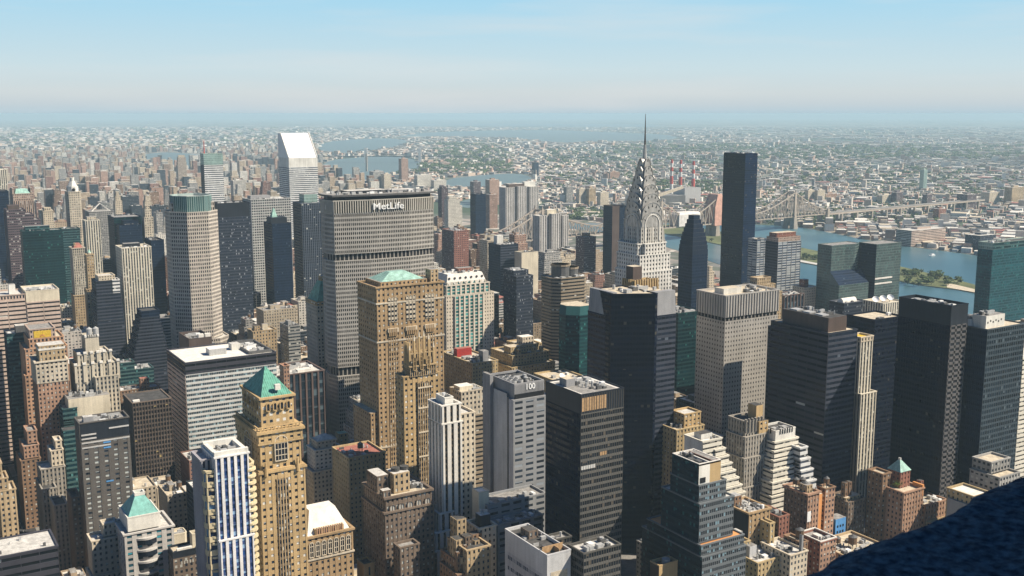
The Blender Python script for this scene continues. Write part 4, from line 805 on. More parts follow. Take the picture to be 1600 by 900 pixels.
b = simple('b51a', (1367, 500, 0, 1412), 160, 'black gridded tower with a beige roof adjoining the tallest black tower at right', 'blackglass', 'beige', d=28, n=3, sides={3: 'navyglass'})
b = B('b51', (1487, 478, 1405, 1513), 190, 'tallest black tower at right with a lighter windowed south face', name='skyscraper', ref='tallest black tower at right')
W_, D_ = b.w, b.d; b.tier('blackgrid', 0, 176, b.r(), None, sides={3: 'blackglass'}); b.tier('darkmetal', 176, 190, b.r(-.2, -.2, 0, 0), 'dark', 2.2, name='crown_wall'); b.clutter(2, 3, W_-2, D_-3, 187.8, 10, 6, big=1.2)
b = B('right52', (1543, 515, 1512, 1602), 172, 'dark gridded slab at the right with a white rooftop house', name='skyscraper', ref='dark gridded slab at right')
W_, D_ = b.w, b.d+6; b.tier('tealgrid', 0, 172, rect(0, 0, W_, D_), 'beige', .6, sides={3: 'navyglass'})
x0, x1 = b.X(1548), b.X(1577); b.box('penthouse', 'whitewall', x0, 4, 171.4, x1, 15, 180.5, 'grey'); b.clutter(x0+.5, 5, x1-.5, 14, 180.5, 5, 2)
m = MB(); [m.box(x0+1.5+i*(x1-x0-3)/6, 3.93, 175+(i % 2), x0+2.8+i*(x1-x0-3)/6, 4.1, 176.3+(i % 2), M['black']) for i in range(6)]; m.build('vent_opening', b.root)
m = MB(); m.cyl(-1+4, 17, 171.4, 177, 3.6, M['unit'], 2.4, n=14); m.cyl(3, 17, 177, 179, 2.4, M['unitdark'], 1, n=14); m.build('rooftop_drum', b.root)
b = simple('edge', (1598, 560, 1592, 1680), 140, 'white striped tower sliver at the right edge behind the dark gridded slab', 'zigband', 'pale', d=20, n=0)
b = B('un54', (1552, 380, 1548, 1640), 154, 'wide blue green glass slab at the right edge before the river', name='skyscraper', d=22, w=100, ref='blue green glass slab')
b.tier('unteal', 0, 145, b.r(), None); b.tier('lightgreen', 145, 154, b.r(.3, .3, .3, .3), 'dark', name='crown_wall', sides={0: 'tealband'}); b.clutter(4, 3, 50, 18, 153, 6, 2)
# --- twin green glass towers
b = B('onuna', (1300, 384, 1290, 1346), 150, 'green glass tower with a chamfered roof and a sloping shoulder, left of its twin', name='skyscraper', d=24, w=None, ref='left green glass twin')
W_ = b.w; pl = [(0, 0), (W_*.45, 0), (W_*.72, -3), (W_, 4), (W_, 24), (0, 24)]; b.tier('ungreen', 0, 150, pl, 'grey', .4)
b.foot(0, -22, W_, 0, 125)
zt = b.z(424, 0, -2); zl = b.z(446, 0, -16)
m = MB(); x0, x1 = -2, W_*.97
wall_poly(m, rect(x0, -17, x1, 0), 0, zl, 'ungreen', (b.x, b.y)); m.build('wing_wall', b.root)
m = MB(); sg = ST['navyglass']['m']; m.face([(x0, -17, zl), (x1, -17, zl), (x1, -3.2, zt), (x0, -.1, zt)], sg, [(0, 0), (20, 0), (20, 6), (0, 6)]); m.face([(x0, -17, zl), (x0, -.1, zt), (x0, 0, zl)], ST['ungreen']['wall']); m.face([(x1, -17, zl), (x1, 0, zl), (x1, -3.2, zt)], ST['ungreen']['wall']); m.build('sloping_shoulder', b.root)
b = B('onunb', (1370, 382, 1346, 1409), 150, 'green glass twin tower at right with two white bands on its face', name='skyscraper', d=30, ref='right green glass twin')
W_ = b.w; b.tier('ungreen', 0, 150, b.r(), 'grey', .4, sides={3: 'navyglass'}); z0 = b.z(437)
m = MB(); m.box(0, -.5, z0, W_*.68, -.1, z0+2.2, M['white']); m.box(0, -.5, z0-7, W_*.68, -.1, z0-4.8, M['white']); m.build('white_band', b.root)
b = simple('gray1300', (1319, 474, 1300, 1353), 122, 'grey gridded office block with a white rolled tent-like roof plant', 'ucgrid', 'grey', d=20, n=4, ref='grey gridded block with white roof plant')
W_ = b.w; m = MB(); N = 8
for i in range(N): a0, a1 = math.pi*i/N, math.pi*(i+1)/N; m.face([(W_*.1, 8-4*math.cos(a0), 121+5*math.sin(a0)), (W_*.1, 8-4*math.cos(a1), 121+5*math.sin(a1)), (W_*.72, 8-4*math.cos(a1), 121+5*math.sin(a1)), (W_*.72, 8-4*math.cos(a0), 121+5*math.sin(a0))][::-1], M['white'])
for xx in (W_*.1, W_*.72): m.face([(xx, 8-4*math.cos(math.pi*i/N), 121+5*math.sin(math.pi*i/N)) for i in range(N+1)], M['white'])
m.build('curved_plant_roof', b.root)
b = B('ribs1351', (1380, 474, 1351, 1411), 126, 'beige ribbed block with three white satellite dishes on its roof', ref='ribbed block with satellite dishes', d=26)
b.tier('cream_pier', 0, 126, b.r(), 'beige'); W_ = b.w
for i in range(3):
    x, y = b.X(1372+11.5*i)+3, 6+0*i; m = MB(); N = 14; prof = [(0.2, 0), (2.0, .35), (3.6, 1.4)]
    for j in range(2):
        for t in range(N):
            a0, a1 = 6.2832*t/N, 6.2832*(t+1)/N; (r0, h0), (r1, h1) = prof[j], prof[j+1]
            m.face([(r0*math.cos(a0), r0*math.sin(a0), h0), (r0*math.cos(a1), r0*math.sin(a1), h0), (r1*math.cos(a1), r1*math.sin(a1), h1), (r1*math.cos(a0), r1*math.sin(a0), h1)], M['signwhite'])
    o = m.build('satellite_dish', b.root); o.location = (x, y, 129.5); o.rotation_euler = (R(50), 0, R(-30))
    m = MB(); m.cyl(x, y+.6, 124.9, 129.6, .35, M['unit'], n=6); m.build('dish_mast', b.root)
b = B('b58', (1216, 374, 1199, 1252), 150, 'blue and white banded apartment tower with dark vertical lines and a brown top', name='apartment_tower', ref='blue and white banded tower', d=24)
W_ = b.w; b.tier('banded58', 0, 146, b.r(), None, sides={3: 'navyband'}); b.tier('pinkgranite', 146, 152, b.r(1, 1, 1, 1), 'grey', name='crown_wall'); b.box('penthouse', 'redbrick', 3, 6, 150, W_-5, 20, 158, 'beige')
b = simple('b60', (1183, 374, 1178, 1200), 138, 'grey blue banded tower edge just right of the tall black slab', 'banded58', 'beige', d=18, n=2, name='apartment_tower')
b = B('b59', (1258, 450, 1252, 1279), 92, 'cream brick block with a small red brick roof house by the river', name='apartment_tower', d=22); b.tier('cream', 0, 92, b.r(), 'pale'); b.box('penthouse', 'redbrick', 4, 6, 91, 12, 14, 102)
b = B('b59b', (1225, 462, 1212, 1256), 100, 'dark block with rooftop garden and white framed openings left of the cream brick block', name='apartment_tower', d=20); b.tier('brownpier', 0, 100, b.r(), 'grey'); b.clutter(1, 1, b.w-1, 18, 99, 6, 4)
m = MB(); m.beam((2, 0, 98), (b.w*.5, 0, 104), .8, M['white']); m.beam((b.w*.5, 0, 104), (b.w-3, 0, 98), .8, M['white']); m.build('roof_frame', b.root)
b = B('b57', (1180, 447, 1165, 1215), 118, 'tan block with stepped top behind the pale steel gridded tower', name='apartment_tower', d=22); steps(b, [('tan', 126, (9, 6, 6, 4)), ('tan', 118, (4, 2, 2, 0)), ('tan', 108, (0, 0, -8, 0))], 'beige')
# ------------------------------------------------------------------ lower left
b = B('beige1', (8, 532, 0, 97), 118, 'pinkish stone office block with long dark window bands and a taller right part', ref='pinkish banded block', d=36, w=None)
xm = b.X(44); b.tier('pinkband', 0, 118, rect(-40, 0, xm+.5, 36), 'pale'); b.foot(-40, 0, 0, 36, 118)
zt = b.z(455, xm, 0); b.root.location.z = 0
b.key = 'beige1'
BZ = b.z(462, 0, 0); ZR = b.z(454, b.w*.6, 0)
for ch in list(b.root.children): bpy.data.objects.remove(ch)
b.tier('pinkband', 0, BZ-5, rect(-40, 0, xm, 34), None); b.tier('pinkgranite', BZ-5, BZ, rect(-40, 0, xm, 34), 'pale', name='crown_wall', relief=False)
b.tier('pinkband', 0, ZR-10, rect(xm+.6, -.6, b.w, 34), None); b.tier('creamwall', ZR-10, ZR, rect(xm+.6, -.6, b.w, 34), 'pale', name='crown_wall')
b.box('penthouse', 'whitewall', b.X(22), 10, BZ-1, b.X(32), 17, BZ+8, 'grey'); b.clutter(xm+3, 2, b.w-2, 14, ZR-1, 9, 5); FOOT.append((b.x-40, b.y, b.x+b.w, b.y+34, BZ, 'beige1'))
b = B('tealleft', (10, 522, 0, 42), 130, 'teal and blue glass block at the far left beside the orange brick stepped tower', ref='teal glass block at far left', d=20)
b.w = b.X(38); b.tier('navyglass', 0, 130, rect(0, 0, b.w, 20), 'grey', sides={0: 'tealband'}); b.box('penthouse', 'unitdark', b.w*.55, 2, 129, b.w+5, 12, 136, 'pale'); b.clutter(1, 1, b.w*.5, 12, 129, 5, 8)
b = B('orange', (42, 516, 33, 100), 138, 'orange brick art deco tower with a gold sunburst panel at its top', ref='orange art deco tower', d=30)
W_ = b.w; b.tier('orangebrick', 0, 122, b.r(-3, -3, -1, 0), 'beige', cap='terrace'); b.tier('orangebrick', 122, 130, b.r(1, -1, 1, 0), 'beige', cap='terrace'); b.tier('pinkgranite', 130, 138, b.r(2, 0, W_*.25, 0), 'grey', .8, name='crown_wall', relief=False)
b.foot(-3, -3, W_+1, 30, 122)
m = MB(); m.box(b.X(52), -.35, 130.5, b.X(79), -.05, 136.5, M['gold']); m.build('gold_panel', b.root)
m = MB(); cxp = b.X(65.5)
for k in range(9):
    t = math.pi*(k+.5)/9; m.beam((cxp+.9*math.cos(t), -.42, 131.3+.9*math.sin(t)), (cxp+2.2*math.cos(t), -.42, 131.3+2.0*math.sin(t)), .3, M['orange'])
m.build('sunburst_relief', b.root)
b.tier('orangebrick', 0, 100, rect(-5, -7, 5, 10), 'red', cap='terrace')
b = B('orangelow', (36, 690, 24, 60), 70, 'low pinkish brick setback wings at the foot of the orange art deco tower', name='brick_building', cat='building', d=24)
steps(b, [('pinkbrick', 76, (4, 6, 0, 0)), ('pinkbrick', 66, (0, 0, 0, 0)), ('brownbrick', 56, (-3, -4, 0, 0))], 'grey')  # darker brick swapped in, canyon shade put into the colour
b = B('brick4', (56, 566, 0, 105), 128, 'brown brick tower with a pale stone top in front of the orange art deco tower', ref='brown brick tower with pale top', d=26)
W_ = b.w; zc = b.z(600); b.tier('brownbrick', 0, zc, b.r(), None, sides={0: 'pinkbrick'}); b.tier('limestone', zc, 128, b.r(-.4, -.4, 0, 0), 'grey', name='crown_wall', cornice=.6)
x0 = b.X(63); b.box('upper_block', 'tan', x0, 3, 127, W_-1, 18, b.z(541, 4, 3), 'pale'); b.box('cornice', 'white', x0-.5, 2.4, b.z(548, 4, 3), W_-.5, 18.5, b.z(545, 4, 3))
b = B('deco5', (117, 556, 107, 183), 130, 'beige art deco tower with scalloped white edged setbacks and rooftop tanks', ref='white crowned art deco tower', d=28)
W_ = b.w
T_ = [(b.z(530, 0, 4), 10, 4, 14), (b.z(556), 3, 1.5, 5), (b.z(572), 0, 0, 0)]
zs_ = [t[0] for t in T_]+[0]
for i, (zt, l, f, r_) in enumerate(T_):
    b.tier('deco', zs_[i+1] if i < 2 else 0, zt, b.r(l, f, r_, 2*(2-i)), 'pale', cap='roof' if i == 0 else 'terrace')
    n_ = 5; x0, x1 = l, W_-r_
    m = MB()
    for k in range(n_+1):
        x = x0+(x1-x0)*k/n_; m.loft(rect(x-1.1, f-1.3, x+1.1, f+.6), zt-14, rect(x-.9, f-.9, x+.9, f+.6), zt+1.6, ST['deco']['wall'])
        m.box(x-1.3, f-1.4, zt+.4, x+1.3, f+.8, zt+2.0, M['white'])
    m.build('buttress', b.root)
b.tier('deco', 0, b.z(590, 10, -4), rect(W_*.42, -5, W_-1, 2), 'white', cap='terrace')
for k in range(2): m = MB(); m.cyl(W_*.42+k*5, 10, T_[0][0]-1, T_[0][0]+6, 2.3, M['unit'], n=12); m.cyl(W_*.42+k*5, 10, T_[0][0]+6, T_[0][0]+7.5, 2.4, M['unit'], .2, n=12); m.build('rooftop_tank', b.root)
b = B('flat6', (97, 628, 0, 172), 98, 'flat beige box on a green glass block below the white crowned art deco tower', ref='beige box on green glass block', name='office_block', cat='building', d=24)
W_ = b.w; x0 = b.X(107); b.box('upper_block', 'creamwall', x0, 1, 84, W_, 20, 99, 'grey'); b.tier('tealband', 0, 92, rect(0, 0, x0+6, 24), 'grey'); b.tier('tealband', 0, 84, b.r(), 'grey'); b.clutter(x0+2, 2, W_-2, 18, 99, 12, 3); 
b = B('graybrick', (124, 662, 119, 201), 115, 'grey brick hotel tower with rows of pale paired windows', ref='grey brick tower', d=18, name='hotel_tower')
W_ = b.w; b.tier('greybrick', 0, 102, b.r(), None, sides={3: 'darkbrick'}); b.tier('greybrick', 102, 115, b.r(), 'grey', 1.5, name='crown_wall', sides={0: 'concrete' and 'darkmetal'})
rr = random.Random(4); m = MB()
for z, x0, x1 in ((108.5, .58, .99), (106, .02, .32), (103.2, .02, .32), (100.4, .02, .99), (97, .02, .6)): m.box(x0*W_, -.5, z, x1*W_, -.15, z+1.0, M['lightpanel'])
m.build('pale_band', b.root); m = MB(); [m.box(x*W_, -.52, z, (x+.15)*W_, -.4, z+1.1, M['blueblind']) for x, z in ((.45, 98.9), (.45, 95.2), (.46, 71))]; m.build('blue_blind', b.root)
b.clutter(1.5, 1.5, W_-1.5, 16, 113.5, 9, 12)
b.box('stair_tower', 'concrete', W_*.1, 3, 113.5, W_*.3, 8, 118, 'pale')
b = B('b8', (207, 630, 192, 267), 102, 'dark brown glass block with a shadowed flat roof', ref='dark brown glass block', d=32)
style('b8', (.16, .125, .10), (.10, .08, .065), glass=(.015, .014, .016), blind=(.42, .32, .14), fh=3.6, bw=2.2, wf=.82, hf=.62, ba=.04, rp=.4, rs=.08)
b.tier('b8', 0, 102, b.r(), 'dark', .5); b.box('vent_housing', 'white', 1, 2, 101.5, 6, 5, 103.3)
b = B('greenlow', (101, 695, 97, 128), 78, 'low green glass block with open terraces beside the grey brick tower', name='office_block', cat='building', d=14); b.tier('tealband', 0, 78, b.r(), 'pale'); b.box('bulkhead', 'tealband', 0, 3, 77, b.w, 12, 88, 'dark')
b = B('cream90', (88, 695, 76, 98), 82, 'narrow cream brick block with a stair head left of the low green glass block', name='brick_building', cat='building', d=16); steps(b, [('cream', 84, (0, 4, 0, 0)), ('cream', 78, (-4, 0, 0, 0)), ('deco_grey', 66, (-12, -3, 0, 0))], 'pale')  # lowest tier in a darker wall, street shade put into its colour
b = B('darkl1', (66, 765, 45, 88), 55, 'shaded stone block with a white roof edge in the dark left canyon', name='brick_building', cat='building', d=30); b.tier('deco_grey', 0, 55, b.r(), 'dark')
b = B('darkl2', (112, 778, 100, 126), 60, 'narrow shaded block with an open roof directly left of the grey brick tower', name='brick_building', cat='building', d=20); b.tier('darkbrick', 0, 60, b.r(), 'dark', 2)
b = B('darkl3', (85, 790, 72, 105), 50, 'shaded low block in the street canyon below the narrow shaded block', name='brick_building', cat='building', d=20); b.tier('deco_grey', 0, 50, b.r(), 'dark')
b = B('b10', (-60, 882, 0, 90), 92, 'wide brown office block with a pale flat roof at the bottom left corner', ref='wide brown block at bottom left', name='office_block', cat='building')
b.w = b.X(90); b.d = b._fit(-79, 0, 1) or 26
b.d = 27; b.tier('brownband', 0, 92, rect(0, 0, b.w, b.d), 'pale', .5); b.clutter(4, 4, b.w-4, b.d-3, 91.5, 5, 5, kinds='vvu', big=.5)
FOOT.append((b.x, b.y, b.x+b.w, b.y+b.d, 92, 'b10'))
b = B('edgetan', (-6, 725, -20, 10), 90, 'tan stepped brick building cut by the left edge above the wide brown block', name='brick_building', cat='building', d=14); steps(b, [('tan', 90, (0, 0, 3, 0)), ('tan', 80, (0, -2, 0, 0)), ('tan', 72, (0, -4, -4, 0))], 'beige')
b = B('tealpyr', (199, 812, 184, 250), 78, 'white postmodern tower with a flat topped teal pyramid roof', ref='teal pyramid roofed tower', d=25)
W_ = b.w; style('pm', (.50, .48, .45), (.4, .38, .36), glass=(.012, .05, .07), blind=(.05, .3, .38), fh=3.7, bw=5.5, wf=.5, hf=.5, ba=.2, rp=.3, rs=.2)
b.tier('pm', 0, 70, b.r(-3, -3, -7, 0), 'pale', cap='terrace', cornice=.4); b.tier('whitewall', 70, 79, b.r(0, 0, 0, 0), 'pale', name='crown_wall'); b.foot(-3, -3, W_+7, 25, 70)
b.hip('pyramid_roof', 'tealcopper', b.r(.7, .7, .7, 3), 78.9, b.r(W_*.36, 8, W_*.38, 12), b.z(772, W_*.4, 10)); zt = b.z(772, W_*.4, 10)
m = MB(); x0, x1, y0, y1 = W_*.34, W_*.66, 7.5, 13.5
for a in (rect(x0, y0, x1, y0+.8), rect(x0, y1-.8, x1, y1), rect(x0, y0+.8, x0+.8, y1-.8), rect(x1-.8, y0+.8, x1, y1-.8)): m.prism(a, zt-.5, zt+1.5, M['white'])
m.face([(x0, y0, zt-.1), (x1, y0, zt-.1), (x1, y1, zt-.1), (x0, y1, zt-.1)], M['dark']); m.build('roof_rim', b.root)
for i in range(4):
    m = MB(); N = 8; z = 66-i*7.5; a = W_*.30; pts = [(W_*.52-a+2*a*t/N, -3.3-2.2*math.sin(math.pi*t/N)) for t in range(N+1)]
    m.prism([(pts[0][0], -3)]+pts+[(pts[-1][0], -3)], z-4.4, z-1.2, M['darkpane'], ST['pm']['wall']); m.prism([(x, y-.3) for x, y in pts]+[(pts[-1][0], -3), (pts[0][0], -3)], z-1.2, z, ST['pm']['wall']); m.build('bow_window', b.root)
b = B('beige12', (143, 846, 138, 186), 62, 'small cream building with a roof house left of the teal pyramid roofed tower', name='brick_building', cat='building', d=14); steps(b, [('cream', 70, (8, 4, 0, 2)), ('cream', 62, (0, 0, 0, 0)), ('cream', 40, (-2, -2, 0, 0))], 'pale'); b.clutter(1, 1, 8, 8, 61, 3, 3)
b = B('b13', (262, 838, 0, 287), 62, 'plain cream roof block directly right of the teal pyramid roofed tower', name='brick_building', cat='building', d=10, w=12); b.tier('creamwall', 0, 62, octo(0, 0, b.w, 10, 1.5), 'beige'); b.clutter(1, 1, b.w-1, 9, 61, 3, 3)
b = B('b13b', (270, 864, 262, 310), 58, 'dark brick block with a recessed white louvre on its roof at the bottom left', name='brick_building', cat='building', d=12); b.tier('darkbrick', 0, 54, b.r(), None, relief=False); b.tier('darkmetal', 54, 58, b.r(), 'beige'); b.box('louvre', 'white', b.w*.2, 2, 57, b.w*.8, 4, 58.8)
m = MB(); [m.box(b.w*(.3+.11*i), -.1, 49.5, b.w*(.35+.11*i), -.02, 51.5, M['curtain']) for i in range(5)]; m.build('window', b.root)
b = B('b13c', (300, 835, 296, 312), 66, 'small pale water tower house right of the dark brick block with a louvre', name='brick_building', cat='building', d=6); b.tier('creamwall', 0, 66, b.r(), 'pale', 2)
# --- big white banded block
b = B('white14', (289, 567, 261, 431), 120, 'large office block with white spandrel bands and a broad pale roof', ref='large white banded block', name='office_tower')
W_, D_ = b.w, b.d; b.tier('whiteband', 0, 110, b.r(), None, sides={3: 'pinkband'}); b.tier('brownband', 110, 120, b.r(-.1, -.1, 0, 0), 'white', .8, name='crown_wall')
b.box('roof_house', 'unit', W_*.33, D_*.32, 119.2, W_*.52, D_*.5, 124.5, 'whitepaint'); b.box('roof_house', 'whitewall', W_*.62, D_*.5, 119.2, W_*.72, D_*.66, 124.5, 'pale')
b.clutter(W_*.74, D_*.2, W_*.97, D_*.92, 119.2, 12, 31, kinds='duud'); m = MB()
for a in ((W_*.72, D_*.1, W_*.98, D_*.13), (W_*.72, D_*.94, W_*.98, D_*.97), (W_*.72, D_*.13, W_*.735, D_*.94), (W_*.965, D_*.13, W_*.98, D_*.94)): m.box(a[0], a[1], 119.2, a[2], a[3], 121.6, M['unitdark'])
m.build('plant_screen', b.root)
b = B('tower14b', (295, 530, 257, 331), 114, 'dark sided block with an open machinery roof behind the large white banded block', d=36); b.tier('brownmetal', 0, 114, b.r(), 'grey', 3)
b.clutter(2, 3, b.w-2, 33, 111, 12, 6, big=1.2); [b.box('white_plant_room', 'white', b.w*(.45+.3*i), 2, 111, b.w*(.68+.3*i), 6, 117) for i in (0, 1)]
b = B('redhouse', (443, 572, 433, 452), 112, 'small orange brown roof house on a low building right of the large white banded block', name='brick_building', cat='building', d=10); b.tier('pinkbrick', 0, 112, b.r(), 'red', relief=False)
b = B('brown18', (430, 588, 0, 506), 95, 'brown piered office block with large dark windows and a cluttered pale roof', ref='brown piered block', name='office_block', d=42)
W_ = b.w; b.tier('brownpier', 0, 95, b.r(), 'pale'); b.clutter(2, 3, W_-3, 38, 94, 16, 17, kinds='uddv'); b.box('roof_house', 'white', W_*.5, 5, 94, W_*.78, 12, 96.5)
b = simple('roofs430', (395, 518, 385, 432), 92, 'tan roofed low building with water tanks behind the large white banded block', 'tan', 'beige', d=18, n=6, name='brick_building', cat='building'); b.box('penthouse', 'tan', 3, 3, 91, 9, 9, 97, 'dark'); b.box('penthouse', 'creamwall', 12, 4, 91, 18, 8, 98, 'grey')
b = B('lowteal', (186, 568, 0, 210), 72, 'low teal glass block beyond the beige box on green glass', name='office_block', cat='building', d=16); b.tier('tealband', 0, 72, b.r(), 'grey'); b.clutter(1, 1, b.w-1, 14, 71, 5, 1)
b = B('lowwhite', (205, 578, 199, 240), 62, 'low glass building with a white roof crowded by machinery', name='office_block', cat='building', d=22); b.tier('tealband', 0, 62, b.r(), 'white'); b.clutter(1, 1, b.w-1, 20, 61, 10, 2, big=1.2)
b = B('lowbrick', (184, 612, 180, 250), 52, 'low brown brick building with blank walls behind the dark brown glass block', name='brick_building', cat='building', d=18); b.tier('brownbrick', 0, 52, b.r(), 'grey'); b.box('blank_wall', 'pinkbrick', b.w*.55, 1, 51, b.w*.75, 7, 62, 'red'); b.clutter(1, 1, b.w*.5, 16, 51, 6, 2)
# ------------------------------------------------------------------ lower middle
b = B('e40', (405, 676, 370, 469), 153, 'golden stone tower with a steep green copper pyramid roof and tall arched windows', name='skyscraper', ref='green copper pyramid tower')
W_, D_ = b.w, b.d
z1 = b.z(738); b.tier('gold', 0, z1, b.r(-1, -1, -1.6, 0), 'beige', cap='terrace', cornice=.5); b.tier('gold', z1, 147, b.r(), None)
b.tier('gold', 147, 153, b.r(-.8, -.8, -.8, 0), 'beige', name='cornice_wall', cornice=.8); zt = b.z(622, 3, 3)
b.tier('gold', 152, zt, b.r(2.2, 2.4, 2.4, 4), 'beige', .3, name='crown_wall', relief=False, cornice=.5); za = b.z(573, W_*.48, D_*.5)
b.hip('pyramid_roof', 'copperseam', b.r(2.6, 2.8, 2.8, 4.4), zt+.26, rect(W_*.49-.3, D_*.52-.3, W_*.49+.3, D_*.52+.3), za)
def arched(b, name, x0, x1, z0, z1, y, frame='cream', n=3, pane='darkpane', west=False, bars=True):
    """arched window with a raised frame on the south (or west) face"""
    r_ = (x1-x0)/2; cxx = (x0+x1)/2; pts = [(x0, z0), (x1, z0)]+[(cxx+r_*math.cos(t*math.pi/8), z1-r_+r_*math.sin(t*math.pi/8)) for t in range(9)]
    P = (lambda x, z, o: (x, y-o, z)) if not west else (lambda x, z, o: (y-o, x, z))
    m = MB(); fp = [P(x, z, .45) for x, z in pts]; m.face(fp if not west else fp[::-1], M[pane]); o = m.build(name, b.root); m = MB()
    for i in range(len(pts)): p, q = pts[i], pts[(i+1) % len(pts)]; m.beam(P(*p, .6), P(*q, .6), .45, ST[frame]['wall'])
    if bars:
        for k in range(1, n): xx = x0+(x1-x0)*k/n; m.beam(P(xx, z0, .6), P(xx, z1-r_*.3, .6), .22, ST[frame]['wall'])
        for z in np.arange(z0+3, z1-1, 3.4): m.beam(P(x0, z, .55), P(x1, z, .55), .3, ST[frame]['wall'])
    m.build('window_frame', o)
for k in range(4): x = W_*.22+k*W_*.165; arched(b, 'arched_window', x, x+1.9, b.z(643, 3, 3), b.z(631, 3, 3), 2.2, 'gold', 2, bars=False)
for k in range(4): y = D_*.2+k*D_*.17; arched(b, 'arched_window', y, y+1.8, b.z(643, 3, 3), b.z(631, 3, 3), 2.0, 'gold', 2, bars=False, west=True)
arched(b, 'great_arched_window', W_*.35, W_*.66, b.z(724), b.z(685), -.35, 'cream', 4); arched(b, 'great_arched_window', D_*.3, D_*.6, b.z(724), b.z(685), -.35, 'cream', 4, west=True)
m = MB()
for a, l in ((-2.4, 153.2), (-1.8, 146.4), (-2.2, z1+.6)):
    q = b.r(a+.6, a+.6, a+.6, 0); m.prism(q, l-.5, l+.5, ST['gold']['wall'])
m.build('cornice', b.root); m = MB()
for k in range(12): x = k*(W_+1)/12; m.box(x, -1.3, 153.7, x+.6, -.8, 155.4, ST['gold']['wall'])
for k in range(14): y = k*D_/14; m.box(-1.3, y, 153.7, -.8, y+.6, 155.4, ST['gold']['wall'])
m.box(-1.4, -1.4, 155.4, W_+1, -.7, 155.9, ST['gold']['wall']); m.box(-1.4, -.7, 155.4, -.7, D_, 155.9, ST['gold']['wall']); m.build('balustrade', b.root)
for x in (W_*.1, W_*.88): m = MB(); m.cyl(x, -1.8, z1-2, z1+5.5, 1.2, ST['gold']['wall'], .5, n=8); m.build('corner_ornament', b.root)
m = MB(); wall_poly(m, rect(W_*.36, -1.5, W_*.64, -.5), 0, z1-5, 'gold_bay', (b.x, b.y)); m.build('window_bay', b.root)
m = MB(); m.box(W_*.47, 3.0, b.z(612, 5, 3), W_*.6, 5, b.z(603, 5, 4), M['white']); m.build('dormer', b.root)
b = B('bw15', (326, 716, 307, 392), 148, 'white pier tower with deep blue glass strips and golden rounded balconies at its corners', name='skyscraper', ref='white and blue glass tower')
W_, D_ = b.w, b.d; x0, x1 = b.X(335, 148), b.X(387, 148)
za = b.z(845)
b.tier('bw_pier', 0, 148, rect(x0, -.8, x1, D_), 'pale', 1.0); b.tier('bw_pier', 0, za, rect(x0+.3, -2.2, x1+.6, 2), 'white', cap='terrace')
b.tier('bw_west', 0, 146, rect(-2.6, 5, x0+2, D_-1), 'pale'); b.tier('bw_bay', 0, 141, [(x1-.5, 1), (x1+2.6, 1.2), (x1+3.8, 4), (x1+3.8, D_-4), (x1-.5, D_-4)], 'beige'); b.tier('bw_bay', 0, 141, [(-2.2, 3), (-1.4, .8), (x0+.3, .4), (x0+.3, 6), (-2.2, 6)], 'beige')
b.foot(-3, -2.5, W_+4, D_, 148)
for yy in (0, D_-2.4): b.box('parapet_wall', 'whitewall', x0-.2, yy-.6, 147, x1+.2, yy+1.6, 150.5, 'white')
for xx in (x0, x1-2.2): b.box('parapet_wall', 'whitewall', xx, 1.7, 147, xx+2.2, D_-3.1, 149.8, 'white')
b.clutter(x0+2.6, 3, x1-2.6, D_-4, 147, 10, 41, big=.8)
def ledges(b, cx_, cy_, r_, a0, a1, z0, z1, st, mat, dz=3.7):
    m = MB(); z = z0
    while z < z1:
        N = 6; pts = [(cx_+r_*math.cos(a0+(a1-a0)*t/N), cy_+r_*math.sin(a0+(a1-a0)*t/N)) for t in range(N+1)]; m.prism([(cx_, cy_)]+pts, z, z+1.1, mat); z += dz
    m.build('balcony', b.root)
bm = ST['bw_bay']['wall']; ledges(b, x1+.5, 2.2, 4.0, R(-110), R(20), 60, 140, None, bm, 7.4/2); ledges(b, x0-1.2, 2.4, 2.8, R(-170), R(-70), 60, 140, None, bm, 7.4/2)
b = B('arc17', (480, 840, 477, 551), 88, 'tan arcaded club building with tall arched windows and a white hipped roof', name='club_building', cat='building', d=24, ref='arcaded building with white hipped roof')
W_ = b.w; zr = b.z(826); b.tier('lincoln', 0, 88, b.r(), 'beige', cornice=.6); b.foot(0, 0, W_, 24, 98); b.hip('hipped_roof', 'white', b.r(.8, 2, 1, 1), 87.3, b.r(5, 9, 7, 6), b.z(797, 6, 9)); b.box('dormer', 'gold', W_*.2, 1.5, 87, W_*.82, 4.5, 91, 'beige')
m = MB()
for k in range(12): x = W_*.22+k*W_*.05; m.box(x, .9, 87.5, x+.6, 1.5, 92, ST['orangebrick']['wall'])
m.build('buttress', b.root)
for k in range(7): x = .9+k*(W_-1.6)/7; arched(b, 'arched_window', x, x+(W_-1.6)/7*.68, b.z(872), b.z(849), -.1, 'cream', 2)
m = MB(); m.prism(b.r(-.9, -.9, -.6, 0), b.z(876)-.4, b.z(876)+.5, ST['limestone']['wall']); m.build('cornice', b.root)
b = B('cls19', (492, 704, 481, 532), 66, 'small classical white stone building with a pyramidal roof in the shaded gap', name='stone_building', cat='building', d=16, ref='small classical white building')
W_ = b.w; steps(b, [('limestone', 72, (3, 2, 3, 2)), ('whitebrick', 66, (0, 0, 0, 0)), ('limestone', 50, (-3, -3, -4, 0))], 'pale', .4); b.hip('pyramid_roof', 'pale', b.r(3, 2, 3, 2), 71.5, b.r(W_*.4, 7, W_*.4, 7), b.z(678, W_*.5, 8))
b = simple('yb19', (530, 700, 520, 565), 62, 'yellow brick building with a roof house behind the small classical white building', 'yellowbrick', 'beige', d=14, n=4, name='brick_building', cat='building'); b.box('penthouse', 'yellowbrick', 2, 4, 61, 9, 11, 72, 'copper')
b = B('yel20', (545, 716, 522, 602), 84, 'yellow brick loft building with a reddish roof edge in front of the broad tan tower', name='brick_building', cat='building', d=30, ref='yellow brick loft building')
